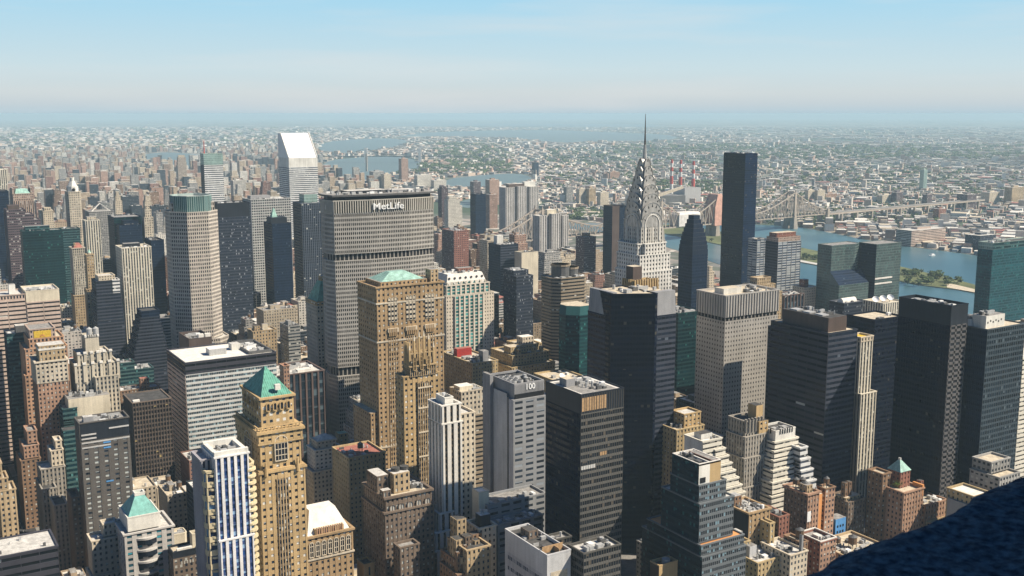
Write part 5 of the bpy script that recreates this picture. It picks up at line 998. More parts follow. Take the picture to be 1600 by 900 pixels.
b.tier('yellowbrick', 0, 84, b.r(), 'red'); b.clutter(1, 1, b.w-1, 26, 83, 7, 4); tank(b, b.w*.5, 12, 83, 2, 3)
b = B('slim22', (636, 573, 624, 686), 152, 'slender golden tower with gothic pinnacles in front of the broad tan tower', name='skyscraper', ref='slender gothic tower')
W_ = b.w; D_ = max(12, b.d); zb_ = b.z(600); zc = b.z(590); zt = b.z(522, W_*.4, 3)
x0, x1 = b.X(640), b.X(680)
b.tier('gold', 0, b.z(588), rect(-3, 0, W_, D_), 'beige', cap='terrace'); b.tier('gold_bay', b.z(590), 152, rect(x0, -.6, x1, D_-2), 'beige', cap='terrace', cornice=.3); b.tier('gold_bay', 151, b.z(552, x0+3, 2), rect(x0+1.5, 1, x1-1.5, D_-4), 'beige', name='crown_wall')
zt1 = b.z(548, x0+3, 2)
for k in range(6):
    x = x0+.6+k*(x1-x0-1.2)/5; hgt = zt+(2.5 if k in (2, 3) else 0)-(6 if k in (0, 5) else 0); m = MB(); m.loft(rect(x-.9, .1, x+.9, 1.9), 150, rect(x-.6, .6, x+.6, 1.8), hgt-4, ST['gold']['wall']); m.loft(rect(x-.6, .6, x+.6, 1.8), hgt-4, rect(x-.1, 1.1, x+.1, 1.3), hgt, ST['cream']['wall']); m.build('pinnacle', b.root)
for k in range(4): y = 1.5+k*(D_-6)/3; m = MB(); m.loft(rect(x0-.4, y-.8, x0+1.2, y+.8), 150, rect(x0, y-.5, x0+1.2, y+.5), zt-5, ST['gold']['wall']); m.build('pinnacle', b.root)
for k in range(3): x = x0+2.2+k*(x1-x0-4)/3; arched(b, 'arched_window', x, x+1.9, b.z(578, x0+3, 0), b.z(558, x0+3, 0), -.4 if 0 else -1.0, 'gold', 2)
m = MB(); wall_poly(m, rect(W_*.3, -1.1, W_*.72, 0), 0, b.z(600), 'gold_bay', (b.x, b.y)); m.build('window_bay', b.root)
for zz in (b.z(608), b.z(640), b.z(678), b.z(716)):
    m = MB(); m.box(W_*.3, -1.7, zz-.5, W_*.72, -1, zz+.5, ST['cream']['wall']); m.build('ledge', b.root)
b = B('goth23', (602, 778, 576, 674), 104, 'dark brown gothic office block with many pale windows and stepped brick roof towers', ref='dark gothic office block', d=30)
W_ = b.w; D_ = b.d; b.tier('darkbrick', 0, b.z(800), b.r(-1, -1, -1, 0), 'grey', cap='terrace', cornice=.5); b.tier('darkbrick', b.z(800), 104, b.r(), 'beige', cornice=.7)
b.box('upper_block', 'darkbrick', -.5, 10, 103, W_*.22, 24, 114, 'pale'); b.box('upper_block', 'tan', W_*.28, 6, 103, W_*.62, 16, 115, 'pale')
for xx, yy, hh in ((W_*.33, 9, 3), (W_*.52, 9, 3)): m = MB(); m.cyl(xx+2, yy+2, 115, 117, 2.6, M['dark'], n=12); m.build('roof_ring', b.root)
for k in range(5): x = W_*.08+k*W_*.19; arched(b, 'arched_window', x, x+W_*.12, b.z(808), b.z(790), -.25, 'darkbrick', 2, 'curtain')
b.clutter(W_*.65, 1, W_-1, 20, 103, 6, 3); b.box('roof_house', 'darkbrick', -1, 1, 103, 4, 5, 108, 'pale')
b = B('goth23b', (625, 856, 0, 655), 80, 'lower dark brick wing at the foot of the dark gothic office block', d=8); b.tier('darkbrick', 0, 80, b.r(), 'grey')
b = B('white24', (690, 634, 673, 742), 151, 'slim white tower with dark brown vertical window strips and golden stained east side', name='skyscraper', ref='slim white striped tower')
W_, D_ = b.w, b.d+2; xs = b.X(717); b.tier('white_slim', b.z(665), 151, rect(0, 0, xs+1, D_), 'pale', cap='roof'); b.tier('white_slim', 0, b.z(662), rect(0, -.8, b.X(720), D_), 'white', cap='terrace'); b.tier('cream', 0, b.z(652), rect(b.X(719), 0, W_, D_), 'pale', cap='terrace')
b.tier('whitewall', 150, b.z(620, 4, 4), rect(3, 1.5, xs-3, D_-3), 'pale', name='crown_wall'); z_ = b.z(620, 4, 4)
b.clutter(3.5, 2, xs-3.5, D_-4, z_-1, 9, 13, big=.7); m = MB()
rr = random.Random(5)
for i in range(12): x, y = rr.uniform(4, xs-4), rr.uniform(3, D_-4); m.cyl(x, y, z_-1, z_+rr.uniform(1.5, 4), .12, M['unitdark'], n=4)
m.build('antenna_cluster', b.root)
lz = [b.z(800), b.z(826), b.z(852)]
for i, zt in enumerate(lz): b.tier('white_slim', 0, zt, rect(-3-4*i, -1.5-2.2*i, 6-i, D_+3*i), 'white', cap='terrace'); b.foot(-3-4*i, -1.5-2.2*i, 6, D_, zt)
b = B('strip27', (738, 610, 0, 757), 108, 'beige banded office block behind the slim white striped tower', d=18); b.tier('tanband', 0, 88, b.r(-10, 0, 0, 0), None); b.tier('limestone', 88, 108, b.r(-10, 0, 0, 0), 'white', name='crown_wall'); b.box('penthouse', 'creamwall', -9, 4, 107, 3, 14, 111, 'white'); b.clutter(-9, 1, b.w-1, 16, 107, 9, 4)
b = B('yel28', (738, 568, 692, 778), 94, 'long yellow brick block with a bright red box and machinery on its roof', ref='yellow brick block with red roof box', name='brick_building', cat='building', d=60)
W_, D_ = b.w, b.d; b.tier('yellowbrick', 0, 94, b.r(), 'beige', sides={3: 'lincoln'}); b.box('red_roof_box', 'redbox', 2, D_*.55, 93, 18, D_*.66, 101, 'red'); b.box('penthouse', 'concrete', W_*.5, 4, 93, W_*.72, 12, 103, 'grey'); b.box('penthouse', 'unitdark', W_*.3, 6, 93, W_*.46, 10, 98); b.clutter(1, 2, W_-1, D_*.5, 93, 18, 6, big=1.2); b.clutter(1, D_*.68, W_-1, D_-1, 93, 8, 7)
b = B('yel28b', (800, 556, 757, 858), 90, 'stepped yellow apartment hotel with blocky roof towers right of the red roof box', name='apartment_building', cat='building', ref='stepped yellow apartment hotel', d=40)
W_ = b.w; steps(b, [('yellowbrick', 97, (W_*.35, 8, 4, 6)), ('yellowbrick', 90, (0, 0, 0, 0)), ('yellowbrick', 80, (-4, -6, -3, 0))], 'beige'); b.box('penthouse', 'cream', W_*.45, 12, 96, W_*.75, 22, 104, 'white'); b.box('penthouse', 'yellowbrick', 2, 6, 89, 14, 18, 97, 'beige'); b.clutter(2, 1, W_-2, 6, 89, 7, 3); [b.box('chimney', 'yellowbrick', W_*f, 2, 80, W_*f+3, 5, 95, 'beige') for f in (.2, .6, .8)]
# --- grey office tower with number on top
b = B('p100', (802, 605, 759, 853), 150, 'grey concrete tower with blank west wall and the number 100 near its roof', ref='grey tower numbered 100')
W_, D_ = b.w, b.d; z1 = b.z(626); b.tier('greysouth', 0, z1, b.r(), None, sides={3: 'w100'}); b.tier('concrete', z1, 150, b.r(2, 2, 0, 0), None, name='crown_wall', sides={0: 'greysouth' and 'concrete'}); 
m = MB(); m.box(2.02, 1.4, z1+.3, W_-.5, 1.95, z1+3.2, M['black']); m.box(0, 0, z1-.05, W_, D_, z1+.12, ST['concrete']['wall']); m.build('recessed_band', b.root)
q = MB(); wm = ST['concrete']['wall']
for a in (rect(2, 2, W_, 3), rect(2, D_-1, W_, D_), rect(2, 3, 3, D_-1), rect(W_-1, 3, W_, D_-1)): q.prism(a, 149.9, 151.2, wm)
q.build('parapet', b.root); m = MB(); m.face([(3, 3, 149.2), (W_-1, 3, 149.2), (W_-1, D_-1, 149.2), (3, D_-1, 149.2)], M['dark']); m.build('roof', b.root)
for i in range(4):
    for j in range(2): m = MB(); m.cyl(5.5+j*5, D_*.25+i*5, 149.2, 151.4, 2.1, M['unit'], n=14); m.cyl(5.5+j*5, D_*.25+i*5, 151.4, 151.7, 1.3, M['unitdark'], n=10); m.build('cooling_fan', b.root)
b.clutter(W_*.55, 4, W_-2, D_-3, 149.2, 8, 9)
lettering(b.root, '100', 5.2, (W_*.56, 1.9, z1+5.4), 0, M['signwhite'], name='number_lettering', off=.05)
m = MB()
for k in range(22): m.box(2.5+k*(W_-3)/22, 1.85, z1+3.4, 2.7+k*(W_-3)/22, 2.0, 149.8, ST['concrete']['wall'])
m.build('rib', b.root); m = MB(); m.box(-.25, D_*.16, 0, -.05, D_*.2, 142, M['unitdark']); m.box(-.12, D_*.22, 0, -.02, D_*.7, 144, ST['lavender']['m']); m.build('wall_joint', b.root)
b.box('stair_wing', 'concrete', -2.4, D_*.72, 0, -.01, D_, 153, 'grey')
b = B('annex30', (762, 790, 740, 853), 92, 'grey low annex at the foot of the grey tower numbered 100', name='office_block', cat='building', d=17); b.tier('greysouth', 0, 92, b.r(), 'grey'); b.clutter(2, 1, b.w-1, 7, 91, 6, 4)
b = B('annex30b', (782, 823, 741, 853), 84, 'lower grey annex terrace with a cream lift house below the slim white striped tower', name='office_block', cat='building', d=14); b.tier('greysouth', 0, 84, b.r(0, 3, 0, 0), 'grey', relief=True); b.clutter(2, 4, b.w-1, 12, 83, 6, 4)
b = B('lifthouse', (748, 770, 742, 764), 100, 'cream blank roof house between the slim white striped tower and the grey tower numbered 100', name='roof_house_building', cat='building', d=8); b.tier('creamwall', 0, 100, b.r(), 'white', .3, relief=False)
b = B('brn25', (722, 872, 690, 766), 80, 'stepped brown brick apartment building with many chimneys and setbacks', name='apartment_building', cat='building', ref='stepped brown brick building', d=22)
W_, D_ = b.w, b.d
b.tier('tan', 0, b.z(862), rect(3, 0, W_, D_), 'dark', cap='terrace'); b.tier('brownbrick', 0, 70, rect(-2, 2, 6, D_), 'beige', cap='terrace'); b.tier('brownbrick', 0, 76, rect(0, 5, 7, D_+3), 'beige', cap='terrace')
for (x0, y0, x1, y1, hh, st) in ((1, 9, 6, 15, 87, 'tan'), (6.5, 8, 11, 13, 88, 'darkbrick'), (5, 15, 11, 22, 96, 'tan'), (12, 7, 15, 11, 85, 'tan'), (1, 3, 5, 6, 79, 'tan'), (14, 13, 20, 18, 86, 'brownbrick')): b.box('roof_tower', st, x0, y0, 75, x1, y1, hh, 'dark')
b.box('roof_shed', 'unit', W_*.68, 3, 79, W_*.9, 7, 82.5, 'unit'); b.clutter(5, 1, W_-1, 6, 79.5, 7, 8); [b.box('chimney', 'brownbrick', -1+k*3, 4+k, 66, 0.5+k*3, 5.5+k, 82+k) for k in range(3)]
b = B('beig26', (748, 826, 735, 775), 88, 'narrow cream apartment slab with single windows right of the stepped brown brick building', name='apartment_building', cat='building', d=14, ref='narrow cream slab'); b.tier('cream', 0, 88, b.r(), 'dark', cornice=.2); b.box('penthouse', 'darkmetal', 3, 3, 87, b.w-2, 9, 94, 'pale'); b.clutter(3, 3, b.w-2, 9, 94, 6, 3, big=.8)
b = B('tiny568', (568, 883, 553, 585), 60, 'small golden roof house with a dark flat roof at the bottom edge', name='brick_building', cat='building', d=10); b.tier('gold_bare', 0, 60, b.r(), 'dark', .8); b.box('door_panel', 'darkmetal', b.w*.45, -.2, 53, b.w*.6, -.02, 58)
b = B('lav31', (855, 868, 789, 892), 95, 'plain pale concrete box with a dark open roof and an amber screen at the bottom', ref='pale concrete box', name='office_block', cat='building')
W_, D_ = b.w, b.d; b.tier('lavender', 0, 95, b.r(), 'dark', 1.6, sides={3: 'lavender'}); 
m = MB(); wall_poly(m, rect(-.1, 4, .0, D_-3), 45, 84, 'concrete', (b.x, b.y)); 
style('lavwin', (.40, .40, .42), (.42, .42, .44), glass=(.04, .055, .09), blind=(.25, .27, .3), fh=6.5, bw=1.6, wf=.7, hf=.35, ba=.3, rp=0, rs=0); m = MB(); wall_poly(m, rect(-.08, 4, .5, D_-3), 52, 83, 'lavwin', (b.x, b.y), False); m.build('window_band', b.root)
b.box('screen', 'amber', 1, 6.2, 93.4, W_-1, 6.6, 97, None); b.box('screen', 'amber', W_*.55, 1, 93.4, W_*.58, 6, 96.6, None); b.box('roof_house', 'darkbrick', W_*.35, D_*.62, 93.4, W_*.75, D_*.8, 98, 'dark'); b.clutter(1, 8, W_-1, D_-8, 93.4, 4, 5, big=.8)
m = MB(); m.box(W_*.15, -.15, 78, W_*.85, -.02, 85, M['beige']); m.build('wall_panel', b.root)
# --- dark tower in the lower centre
b = B('dark32', (908, 617, 853, 975), 169, 'dark glass and metal tower with amber panels under its white edged roof', name='skyscraper', ref='dark tower with amber panels')
W_, D_ = b.w, b.d; b.tier('darkgrid', 0, 158, b.r(), None, sides={3: 'blackglass'}); b.tier('darkmetal', 158, 169, b.r(-.1, -.1, 0, 0), 'white', .5, name='crown_wall')
m = MB()
for k in range(18): x = .4+k*(W_-.8)/17; m.box(x-.12, -.34, 158.2, x+.12, -.1, 168.4, ST['darkgrid']['wall'])
m.build('mullion', b.root)
for k in range(7): x = W_*.02+k*W_*.083; m = MB(); m.box(x, -.22, 159.3, x+W_*.075, -.12, 167, M['amber']); m.build('amber_panel', b.root)
m = MB(); m.face([(3, 3, 168.55), (W_-3, 3, 168.55), (W_-3, D_-3, 168.55), (3, D_-3, 168.55)], M['grey']); m.build('roof_deck', b.root)
b.box('roof_house', 'concrete', 3.5, D_*.55, 168.55, 9.5, D_*.75, 173, 'beige'); b.clutter(10, 5, W_-4, D_-5, 168.6, 22, 51, kinds='uufvd', big=.9)
for x0, z0, n_ in ((.45, b.z(718), 3), (.02, b.z(735), 6)):
    for k in range(n_): m = MB(); x = W_*x0+k*1.63; m.box(x, -.2, z0, x+1.3, -.05, z0+2.1, M['amber'] if n_ == 3 else M['lightpanel']); m.build('drawn_blind', b.root)
b = B('annex33', (912, 865, 893, 970), 95, 'lower dark wing with pale machine roof before the dark tower with amber panels', d=14, name='office_block', cat='building', ref='lower dark wing'); b.tier('darkgrid', 0, 95, b.r(), 'pale'); b.clutter(1, 1, b.w-1, 12, 94, 9, 3, kinds='uvfu')
b = simple('ann_l', (858, 846, 852, 893), 92, 'low dark annex with round cooling fans beside the lower dark wing', 'darkgrid', 'grey', d=8, n=5, name='office_block', cat='building')
b = simple('bei570', (885, 602, 828, 932), 96, 'low beige block with a white roof dish behind the dark tower with amber panels', 'yellowbrick', 'beige', d=50, n=9, big=1.2, name='office_block', cat='building')
m = MB(); m.cyl(0, 0, 0, 1.2, .4, M['signwhite'], 3.4, n=14, cap=True); o = m.build('satellite_dish', b.root); o.location = (b.w*.3, 20, 97.5); o.rotation_euler = (R(40), 0, R(20))
b = simple('podium', (1010, 852, 975, 1020), 40, 'pale low structure with glazed top in the shadow right of the dark tower', 'f_grey', 'pale', d=10, n=2, name='office_block', cat='building')
b = B('tiny1041', (1030, 884, 1023, 1059), 70, 'small cream and brown plant tower with a round tank at the bottom edge', name='brick_building', cat='building', d=8); b.tier('gold_bare', 0, 70, b.r(), 'dark', 1.5, sides={3: 'brownmetal'}); m = MB(); m.cyl(b.w*.6, 4, 68, 71, 2.4, M['unit'], n=12); m.build('rooftop_tank', b.root)
# --- terraced teal glass building
b = B('terr34', (1093, 740, 1050, 1127), 124, 'teal glass office block stepping down in terraces toward the right and the left', name='skyscraper', ref='terraced teal glass block')
W_, D_ = b.w, b.d
T_ = [('terrsouth', 117, (0, 0, -4, -1)), ('terrsouth', b.z(786), (-.6, -1.5, -9, -8)), ('terrsouth', b.z(848), (-1.2, -4.5, -15, -20)), ('terrsouth', b.z(868, 0, -4), (-1.6, -6, -15.5, -24)), ('terrsouth', 40, (-2, -7, -18, -28))]
zs_ = [t[1] for t in T_]+[0]
for i, (st, zt, ins) in enumerate(T_): b.tier(st, zs_[i+1], zt, b.r(*ins), ('pale', 'pale', 'orange', 'pale', 'pale')[i], .5, cap='terrace', sides={3: 'terrwest'}); b.foot(ins[0], ins[1], W_-ins[2], D_-ins[3], zt)
b.tier('terrwest', 116, 129, rect(0, .5, W_*.5, D_), None, sides={0: 'whitewall'}); b.tier('gold_bare', 116, 129, rect(W_*.5, .5, W_, D_), None); b.rz = 128
m = MB(); m.face([(0, .5, 128.2), (W_, .5, 128.2), (W_, D_, 128.2), (0, D_, 128.2)], M['dark']); 
m.build('roof', b.root); m = MB()
for a in (rect(0, .5, W_, 1.2), rect(0, 1.2, .7, D_), rect(W_-.7, 1.2, W_, D_), rect(.7, D_-.7, W_-.7, D_), rect(W_*.45, 1.2, W_*.5, D_-.7)): m.prism(a, 128.1, 129.4, M['white'])
m.build('parapet', b.root); b.clutter(1, 2, W_*.45, D_-2, 128.2, 12, 5, kinds='uvf'); b.box('roof_slab', 'redbrick', W_*.7, 2, 128.2, W_-1, D_-2, 129.2)
m = MB(); m.box(1, .2, 118, W_*.3, .48, 121, M['black']); m.build('louvre', b.root)
# --- white stepped terraces and neighbours
b = B('whstep', (1098, 690, 1074, 1143), 110, 'white balconied building stepping down to the right behind the terraced teal glass block', ref='white stepped balcony building', d=22)
W_ = b.w; b.tier('zigband', 0, 110, rect(0, 0, W_*.66, 18), 'grey', 1.4, relief=True, sides={3: 'whitewall'}); b.box('penthouse', 'whitewall', W_*.12, 5, 108, W_*.5, 12, 113, 'dark'); b.clutter(1, 1, W_*.6, 5, 108.6, 6, 5)
for i in range(9): b.tier('zigband', 0, 103-i*5.2, rect(W_*.4+i*.3, -1.2-1.0*i, W_*(.75+.09*i), 20), 'white', .9, cap='terrace')
b.foot(0, -9, W_*1.4, 20, 80)
b = B('yel36', (1057, 672, 1050, 1100), 97, 'yellow stone building with roof tower right of the black faceted tower', name='stone_building', cat='building', d=20); W_ = b.w
b.tier('yellowbrick', 0, 97, b.r(), 'beige'); b.tier('gold', 96, b.z(645, W_*.6, 6), rect(W_*.4, 4, W_, 18), 'pale', name='roof_tower'); b.clutter(1, 1, W_*.4, 16, 96, 4, 3)
b = B('gray37', (1166, 660, 1148, 1201), 116, 'grey art deco tower with thin piers, setbacks and a tan lift house', ref='grey art deco tower', d=18)
W_ = b.w; zz = [b.z(660), b.z(683), b.z(715), b.z(760)]
b.tier('deco_grey', zz[1]-2, zz[0], b.r(1, 2, 4, 0), 'dark', 1.2, cap='roof'); b.tier('deco_grey', 0, zz[1], b.r(-.5, 0, 1, 0), 'dark', cap='terrace'); b.tier('deco_grey', 0, zz[2], b.r(-2, -1.5, 0, 0), 'dark', cap='terrace'); b.tier('deco_grey', 0, zz[3], b.r(-2.5, -2.5, -1, 0), 'dark', cap='terrace')
for k in range(6): x = 1+k*(W_-6)/5; b.box('buttress', 'deco_grey', x, 1.2, zz[0]-8, x+.7, 2.3, zz[0]+1.5, 'pale')
b.box('lift_house', 'gold_bare', W_*.62, 4, zz[0]-6, W_*.92, 12, b.z(633, W_*.7, 5), 'dark'); b.box('upper_block', 'gold', W_*.6, .6, zz[1]-2, W_, 4, zz[0]-1.5, 'dark')
b = B('zig38', (1212, 674, 1197, 1243), 108, 'bright cream ziggurat apartment tower with wide banded steps', ref='cream ziggurat tower', d=16)
W_ = b.w; hts = [108, b.z(690), b.z(703), b.z(716), b.z(731), b.z(748), b.z(768), b.z(792)]
b.tier('whitewall', hts[1], 108, b.r(), 'dark', 1.3, name='crown_wall'); m = MB()
for k in range(6): m.box(W_*.2+k*W_*.12, -.3, hts[1]+4.5, W_*.25+k*W_*.12, -.05, hts[1]+8, M['black'])
for k in range(3): m.box(-.3, 4+k*3, hts[1]+4.5, -.05, 5.2+k*3, hts[1]+8, M['black'])
m.build('window', b.root)
for i in range(1, 8): b.tier('zigband', 0, hts[i], b.r(-1.4*i, -1.2*i+.5, -2.3*i, 0), 'white', .9, cap='terrace')
b.foot(-6, -8, W_+9, 16, 80); b.clutter(1, 1, W_-1, 10, 106.7, 7, 4)
b = B('zigblue', (1250, 700, 1246, 1262), 96, 'shaded blue grey stepped tower side just right of the cream ziggurat tower', d=18); W_ = b.w
for i in range(5): b.tier('whiteband2', 0, 96-i*8, rect(0, -1*i, W_+2.2*i, 18), 'pale', cap='terrace')
# --- lower right brick buildings
b = B('tan39', (1262, 772, 1238, 1288), 80, 'tan brick building with a painted orange strip, balustrade and crowded water tanks', name='apartment_building', cat='building', ref='tan building with orange strip', d=20)
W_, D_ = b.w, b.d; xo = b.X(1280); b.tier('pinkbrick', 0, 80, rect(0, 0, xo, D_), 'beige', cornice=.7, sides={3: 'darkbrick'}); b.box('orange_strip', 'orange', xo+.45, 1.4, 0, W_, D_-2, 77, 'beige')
for k, (x, y) in enumerate(((4, 6), (8, 12), (4, 14))): tank(b, x, y, 79, 2.1, 3.2)
b.box('roof_house', 'tan', 1, 2, 79, 6, 8, 85, 'grey'); b.clutter(6, 1, W_-2, 10, 79, 7, 3)
m = MB(); m.box(-.15+W_*.02, -.5, 61, W_*.22, -.38, 68, M['whitepaint']); m.build('blank_billboard', b.root)
b = B('pier39', (1290, 764, 1286, 1305), 79, 'narrow brown brick chimney-like tower beside the tan building with orange strip', name='brick_tower', cat='tower', d=7); b.tier('brownbrick', 0, 79, b.r(), 'beige', relief=False, sides={0: 'pinkbrick'}); tank(b, b.w*.5, 3.5, 78.5, 1.9, 3)
b = B('b40', (1325, 785, 1316, 1352), 58, 'shaded brown building with twin brick roof chimneys behind the blue painted wall', name='brick_building', cat='building', d=18, ref='brown building with twin roof chimneys'); W_ = b.w
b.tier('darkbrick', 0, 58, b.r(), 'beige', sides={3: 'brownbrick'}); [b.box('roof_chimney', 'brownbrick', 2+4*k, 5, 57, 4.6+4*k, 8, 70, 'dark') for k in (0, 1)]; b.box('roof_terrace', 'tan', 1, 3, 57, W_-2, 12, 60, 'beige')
b = B('bluebox', (1306, 812, 1303, 1322), 56, 'small light blue painted building with dark windows', name='brick_building', cat='building', d=8); b.box('wall', 'blueblind', 0, 0, 0, b.w, 8, 56, 'grey'); m = MB(); [m.box(1.5+(k % 3)*2.6, -.15, 46+4*(k//3), 2.7+(k % 3)*2.6, -.02, 47.6+4*(k//3), M['black']) for k in range(6)]; m.build('window', b.root)
b = B('gy41', (1170, 802, 1145, 1203), 80, 'grey and yellow loft building crowded with white rooftop units', name='loft_building', cat='building', ref='loft building with white roof units', d=22); W_ = b.w
b.tier('lincoln', 0, 80, b.r(), 'pale', cornice=.4, sides={3: 'darkmetal'}); b.clutter(1.5, 2, W_-1.5, 18, 79, 16, 6, kinds='uuvu', big=.8); b.box('roof_house', 'brownbrick', 1, 14, 79, 7, 20, 86, 'unit')
b = B('yel41', (1203, 818, 0, 1210), 74, 'thin yellow brick slice directly left of the red brick tenement', name='brick_building', cat='building', d=14); b.tier('yellowbrick', 0, 74, b.r(), 'pale')
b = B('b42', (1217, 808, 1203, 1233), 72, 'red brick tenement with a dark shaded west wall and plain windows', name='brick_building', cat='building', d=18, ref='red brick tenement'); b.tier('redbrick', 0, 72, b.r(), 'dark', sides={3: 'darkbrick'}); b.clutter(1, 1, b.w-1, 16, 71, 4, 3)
b = B('yellow1150', (1152, 850, 1150, 1172), 66, 'small yellow brick building at the foot of the loft building with white roof units', name='brick_building', cat='building', d=12); b.tier('yellowbrick', 0, 66, b.r(), 'pale'); b.box('roof_house', 'concrete', 1, 4, 65, 8, 10, 71, 'pale')
b = B('red44', (1282, 848, 1261, 1307), 60, 'orange red brick building with a white rimmed square roof and a fire escape', name='brick_building', cat='building', ref='white rimmed red brick building', d=18); W_ = b.w
b.tier('redbrick', 0, 60, b.r(), 'grey', 1.2, relief=False, sides={0: 'pinkbrick'}); m = MB()
for a in (rect(-.3, -.3, W_+.3, .6), rect(-.3, 17.4, W_+.3, 18.3), rect(-.3, .6, .6, 17.4), rect(W_-.6, .6, W_+.3, 17.4)): m.prism(a, 60.3, 60.9, M['white'])
m.build('roof_rim', b.root); b.box('skylight', 'white', W_*.4, 7, 58.9, W_*.65, 12, 60.5); b.clutter(1, 2, W_-1, 6, 58.9, 3, 3); m = MB()
for k in range(4): z = 56-k*4; m.beam((W_*.72, -.8, z), (W_*.92, -.8, z), .25, M['black']); m.beam((W_*.72, -.8, z), (W_*.92, -.8, z-4), .2, M['black'])
m.build('fire_escape', b.root)
b = B('whr45', (1328, 872, 1306, 1388), 48, 'low building with a cream roof carrying a dark water tank near the stone parapet', name='loft_building', cat='building', ref='cream roofed low building', d=30); W_ = b.w
b.tier('tan', 0, 48, b.r(), 'beige'); tank(b, W_*.45, 12, 47, 2.8, 4.5); tank(b, W_*.25, 18, 47, 2.0, 3); b.clutter(2, 2, W_-2, 26, 47, 16, 9, big=.8)
b = B('lowr1', (1184, 880, 1140, 1225), 58, 'low white roofed building with a grey roof house at the bottom right of centre', name='loft_building', cat='building', d=30, ref='low white roofed building'); W_ = b.w
b.tier('yellowbrick', 0, 58, b.r(), 'pale'); b.box('roof_house', 'lavender', 3, 10, 57, W_*.4, 20, 64, 'grey'); b.clutter(2, 2, W_-2, 9, 57, 8, 3, big=.8); b.clutter(W_*.45, 10, W_-1, 26, 57, 6, 3, big=.8)
b = B('lowr2', (1235, 868, 1222, 1262), 62, 'cream low building with chimney stack beside the low white roofed building', name='loft_building', cat='building', d=24); W_ = b.w
b.tier('cream', 0, 62, b.r(), 'pale', relief=False); b.box('chimney', 'concrete', W_*.7, 1, 61, W_*.8, 3, 72, 'dark'); b.clutter(1, 3, W_*.6, 20, 61, 7, 5, big=.8)
b = B('tankb', (1252, 848, 1240, 1262), 64, 'small brown brick building under a large tan topped water tank', name='brick_building', cat='building', d=14); b.tier('brownbrick', 0, 64, b.r(), 'beige'); tank(b, b.w*.7, 5, 63, 2.6, 4)
b = B('redpyr', (1412, 770, 1400, 1443), 68, 'red brick apartment tower with an orange gable and a rooftop garden', name='apartment_tower', cat='tower', ref='red brick tower with rooftop garden', d=16); W_ = b.w
b.tier('pinkbrick', 0, 68, b.r(), 'beige', cornice=.4); b.box('gable', 'orange', W_-1.4, -.3, 62, W_+.2, 8, 70); b.foot(-6, 0, W_+2, 28, 75)
b.tier('brownbrick', 0, b.z(741, -5, 14), rect(-5, 14, 3, 26), 'beige', name='west_wing_wall', cornice=.3); zz = b.z(738, 7, 9); b.tier('redbrick', 0, zz, rect(7, 9, 17, 19), None, name='tower_wall')
b.hip('pyramid_roof', 'mint', rect(6.3, 8.3, 17.7, 19.7), zz, rect(11.4, 13.4, 12.6, 14.6), zz+7); b.box('lantern', 'unit', 11.2, 13.2, zz+6.5, 12.8, 14.8, zz+8.2)
m = MB(); rr = random.Random(3); lf = plain('garden_leaf', (.10, .16, .03), .9, 0, .4, 1)
for i in range(240): 
    x, y, z = rr.gauss(3.5, 1.8), rr.gauss(8, 1.6), 69.5+rr.gauss(1.6, 1.0); s_ = .45; a = rr.random()*6.28; m.face([(x, y, z), (x+s_*math.cos(a), y+s_*math.sin(a), z+.2), (x+s_*.5*math.cos(a+1.5), y+s_*.5*math.sin(a+1.5), z+s_)], lf)
m.build('garden_shrub', b.root)
b = B('b47', (1446, 790, 1442, 1480), 52, 'low pinkish brick building with chimneys right of the red brick tower with rooftop garden', name='brick_building', cat='building', d=16); W_ = b.w
b.tier('pinkbrick', 0, 52, b.r(), 'beige'); b.box('chimney', 'redbrick', 1, 6, 51, 4, 9, 68, 'dark'); b.tier('tan', 0, 40, rect(2, -8, W_+8, 0), 'beige', cap='terrace'); b.clutter(1, 1, W_-1, 12, 51, 6, 4); b.foot(0, -8, W_+8, 16, 52)
b = B('b48a', (1522, 776, 1506, 1547), 76, 'small yellowish building with a white roof below the tallest black tower', name='loft_building', cat='building', d=20); b.tier('yellowbrick', 0, 76, b.r(), 'white'); b.box('side_wing', 'concrete', -2, 3, 0, -.05, 18, 70, 'grey')
b = B('b48b', (1562, 742, 1534, 1594), 84, 'grey modern low block with a beige roof at the right edge', name='office_block', cat='building', d=22, ref='grey modern low block'); steps(b, [('f_grey', 90, (2, 8, 0, 0)), ('f_grey', 82, (0, 0, 0, 0)), ('f_grey', 68, (-5, -6, -2, 0))], 'beige')
# ------------------------------------------------------------------ cantilever bridge
TA = unproj(1028, 312, 107); TB = unproj(1237, 298, 107)
du = (TB[0]-TA[0], TB[1]-TA[1]); dl = math.hypot(*du); du = (du[0]/dl, du[1]/dl); sc_ = dl/492
dv = (-du[1], du[0]); bridge = bpy.data.objects.new('cantilever_bridge', None); COL.objects.link(bridge); bridge.location = (TA[0], TA[1], 0)
bridge.rotation_euler = (0, 0, math.atan2(du[1], du[0])); bridge['label'] = 'tan steel cantilever truss bridge crossing the river and the island'; bridge['category'] = 'bridge'
TW = [-360*sc_, 0, 192*sc_, 492*sc_]; EN = [-503*sc_, 632*sc_]; HW = 14
def chord(x):            # height of the upper chord above the lower deck line
    pts = [(EN[0], 47)]+[(TW[0], 103)]+[((TW[0]+TW[1])/2, 53), (TW[1], 103), ((TW[1]+TW[2])/2, 58), (TW[2], 103), ((TW[2]+TW[3])/2, 53), (TW[3], 103), (EN[1], 47)]
    for (a, za_), (c, zc_) in zip(pts, pts[1:]):
        if a <= x <= c:
            t = (x-a)/(c-a); s_ = t if za_ < zc_ else 1-t; lo, hi = min(za_, zc_), max(za_, zc_); return lo+(hi-lo)*s_**1.5
    return 47
edges_ = [EN[0]]+TW+[EN[1]]
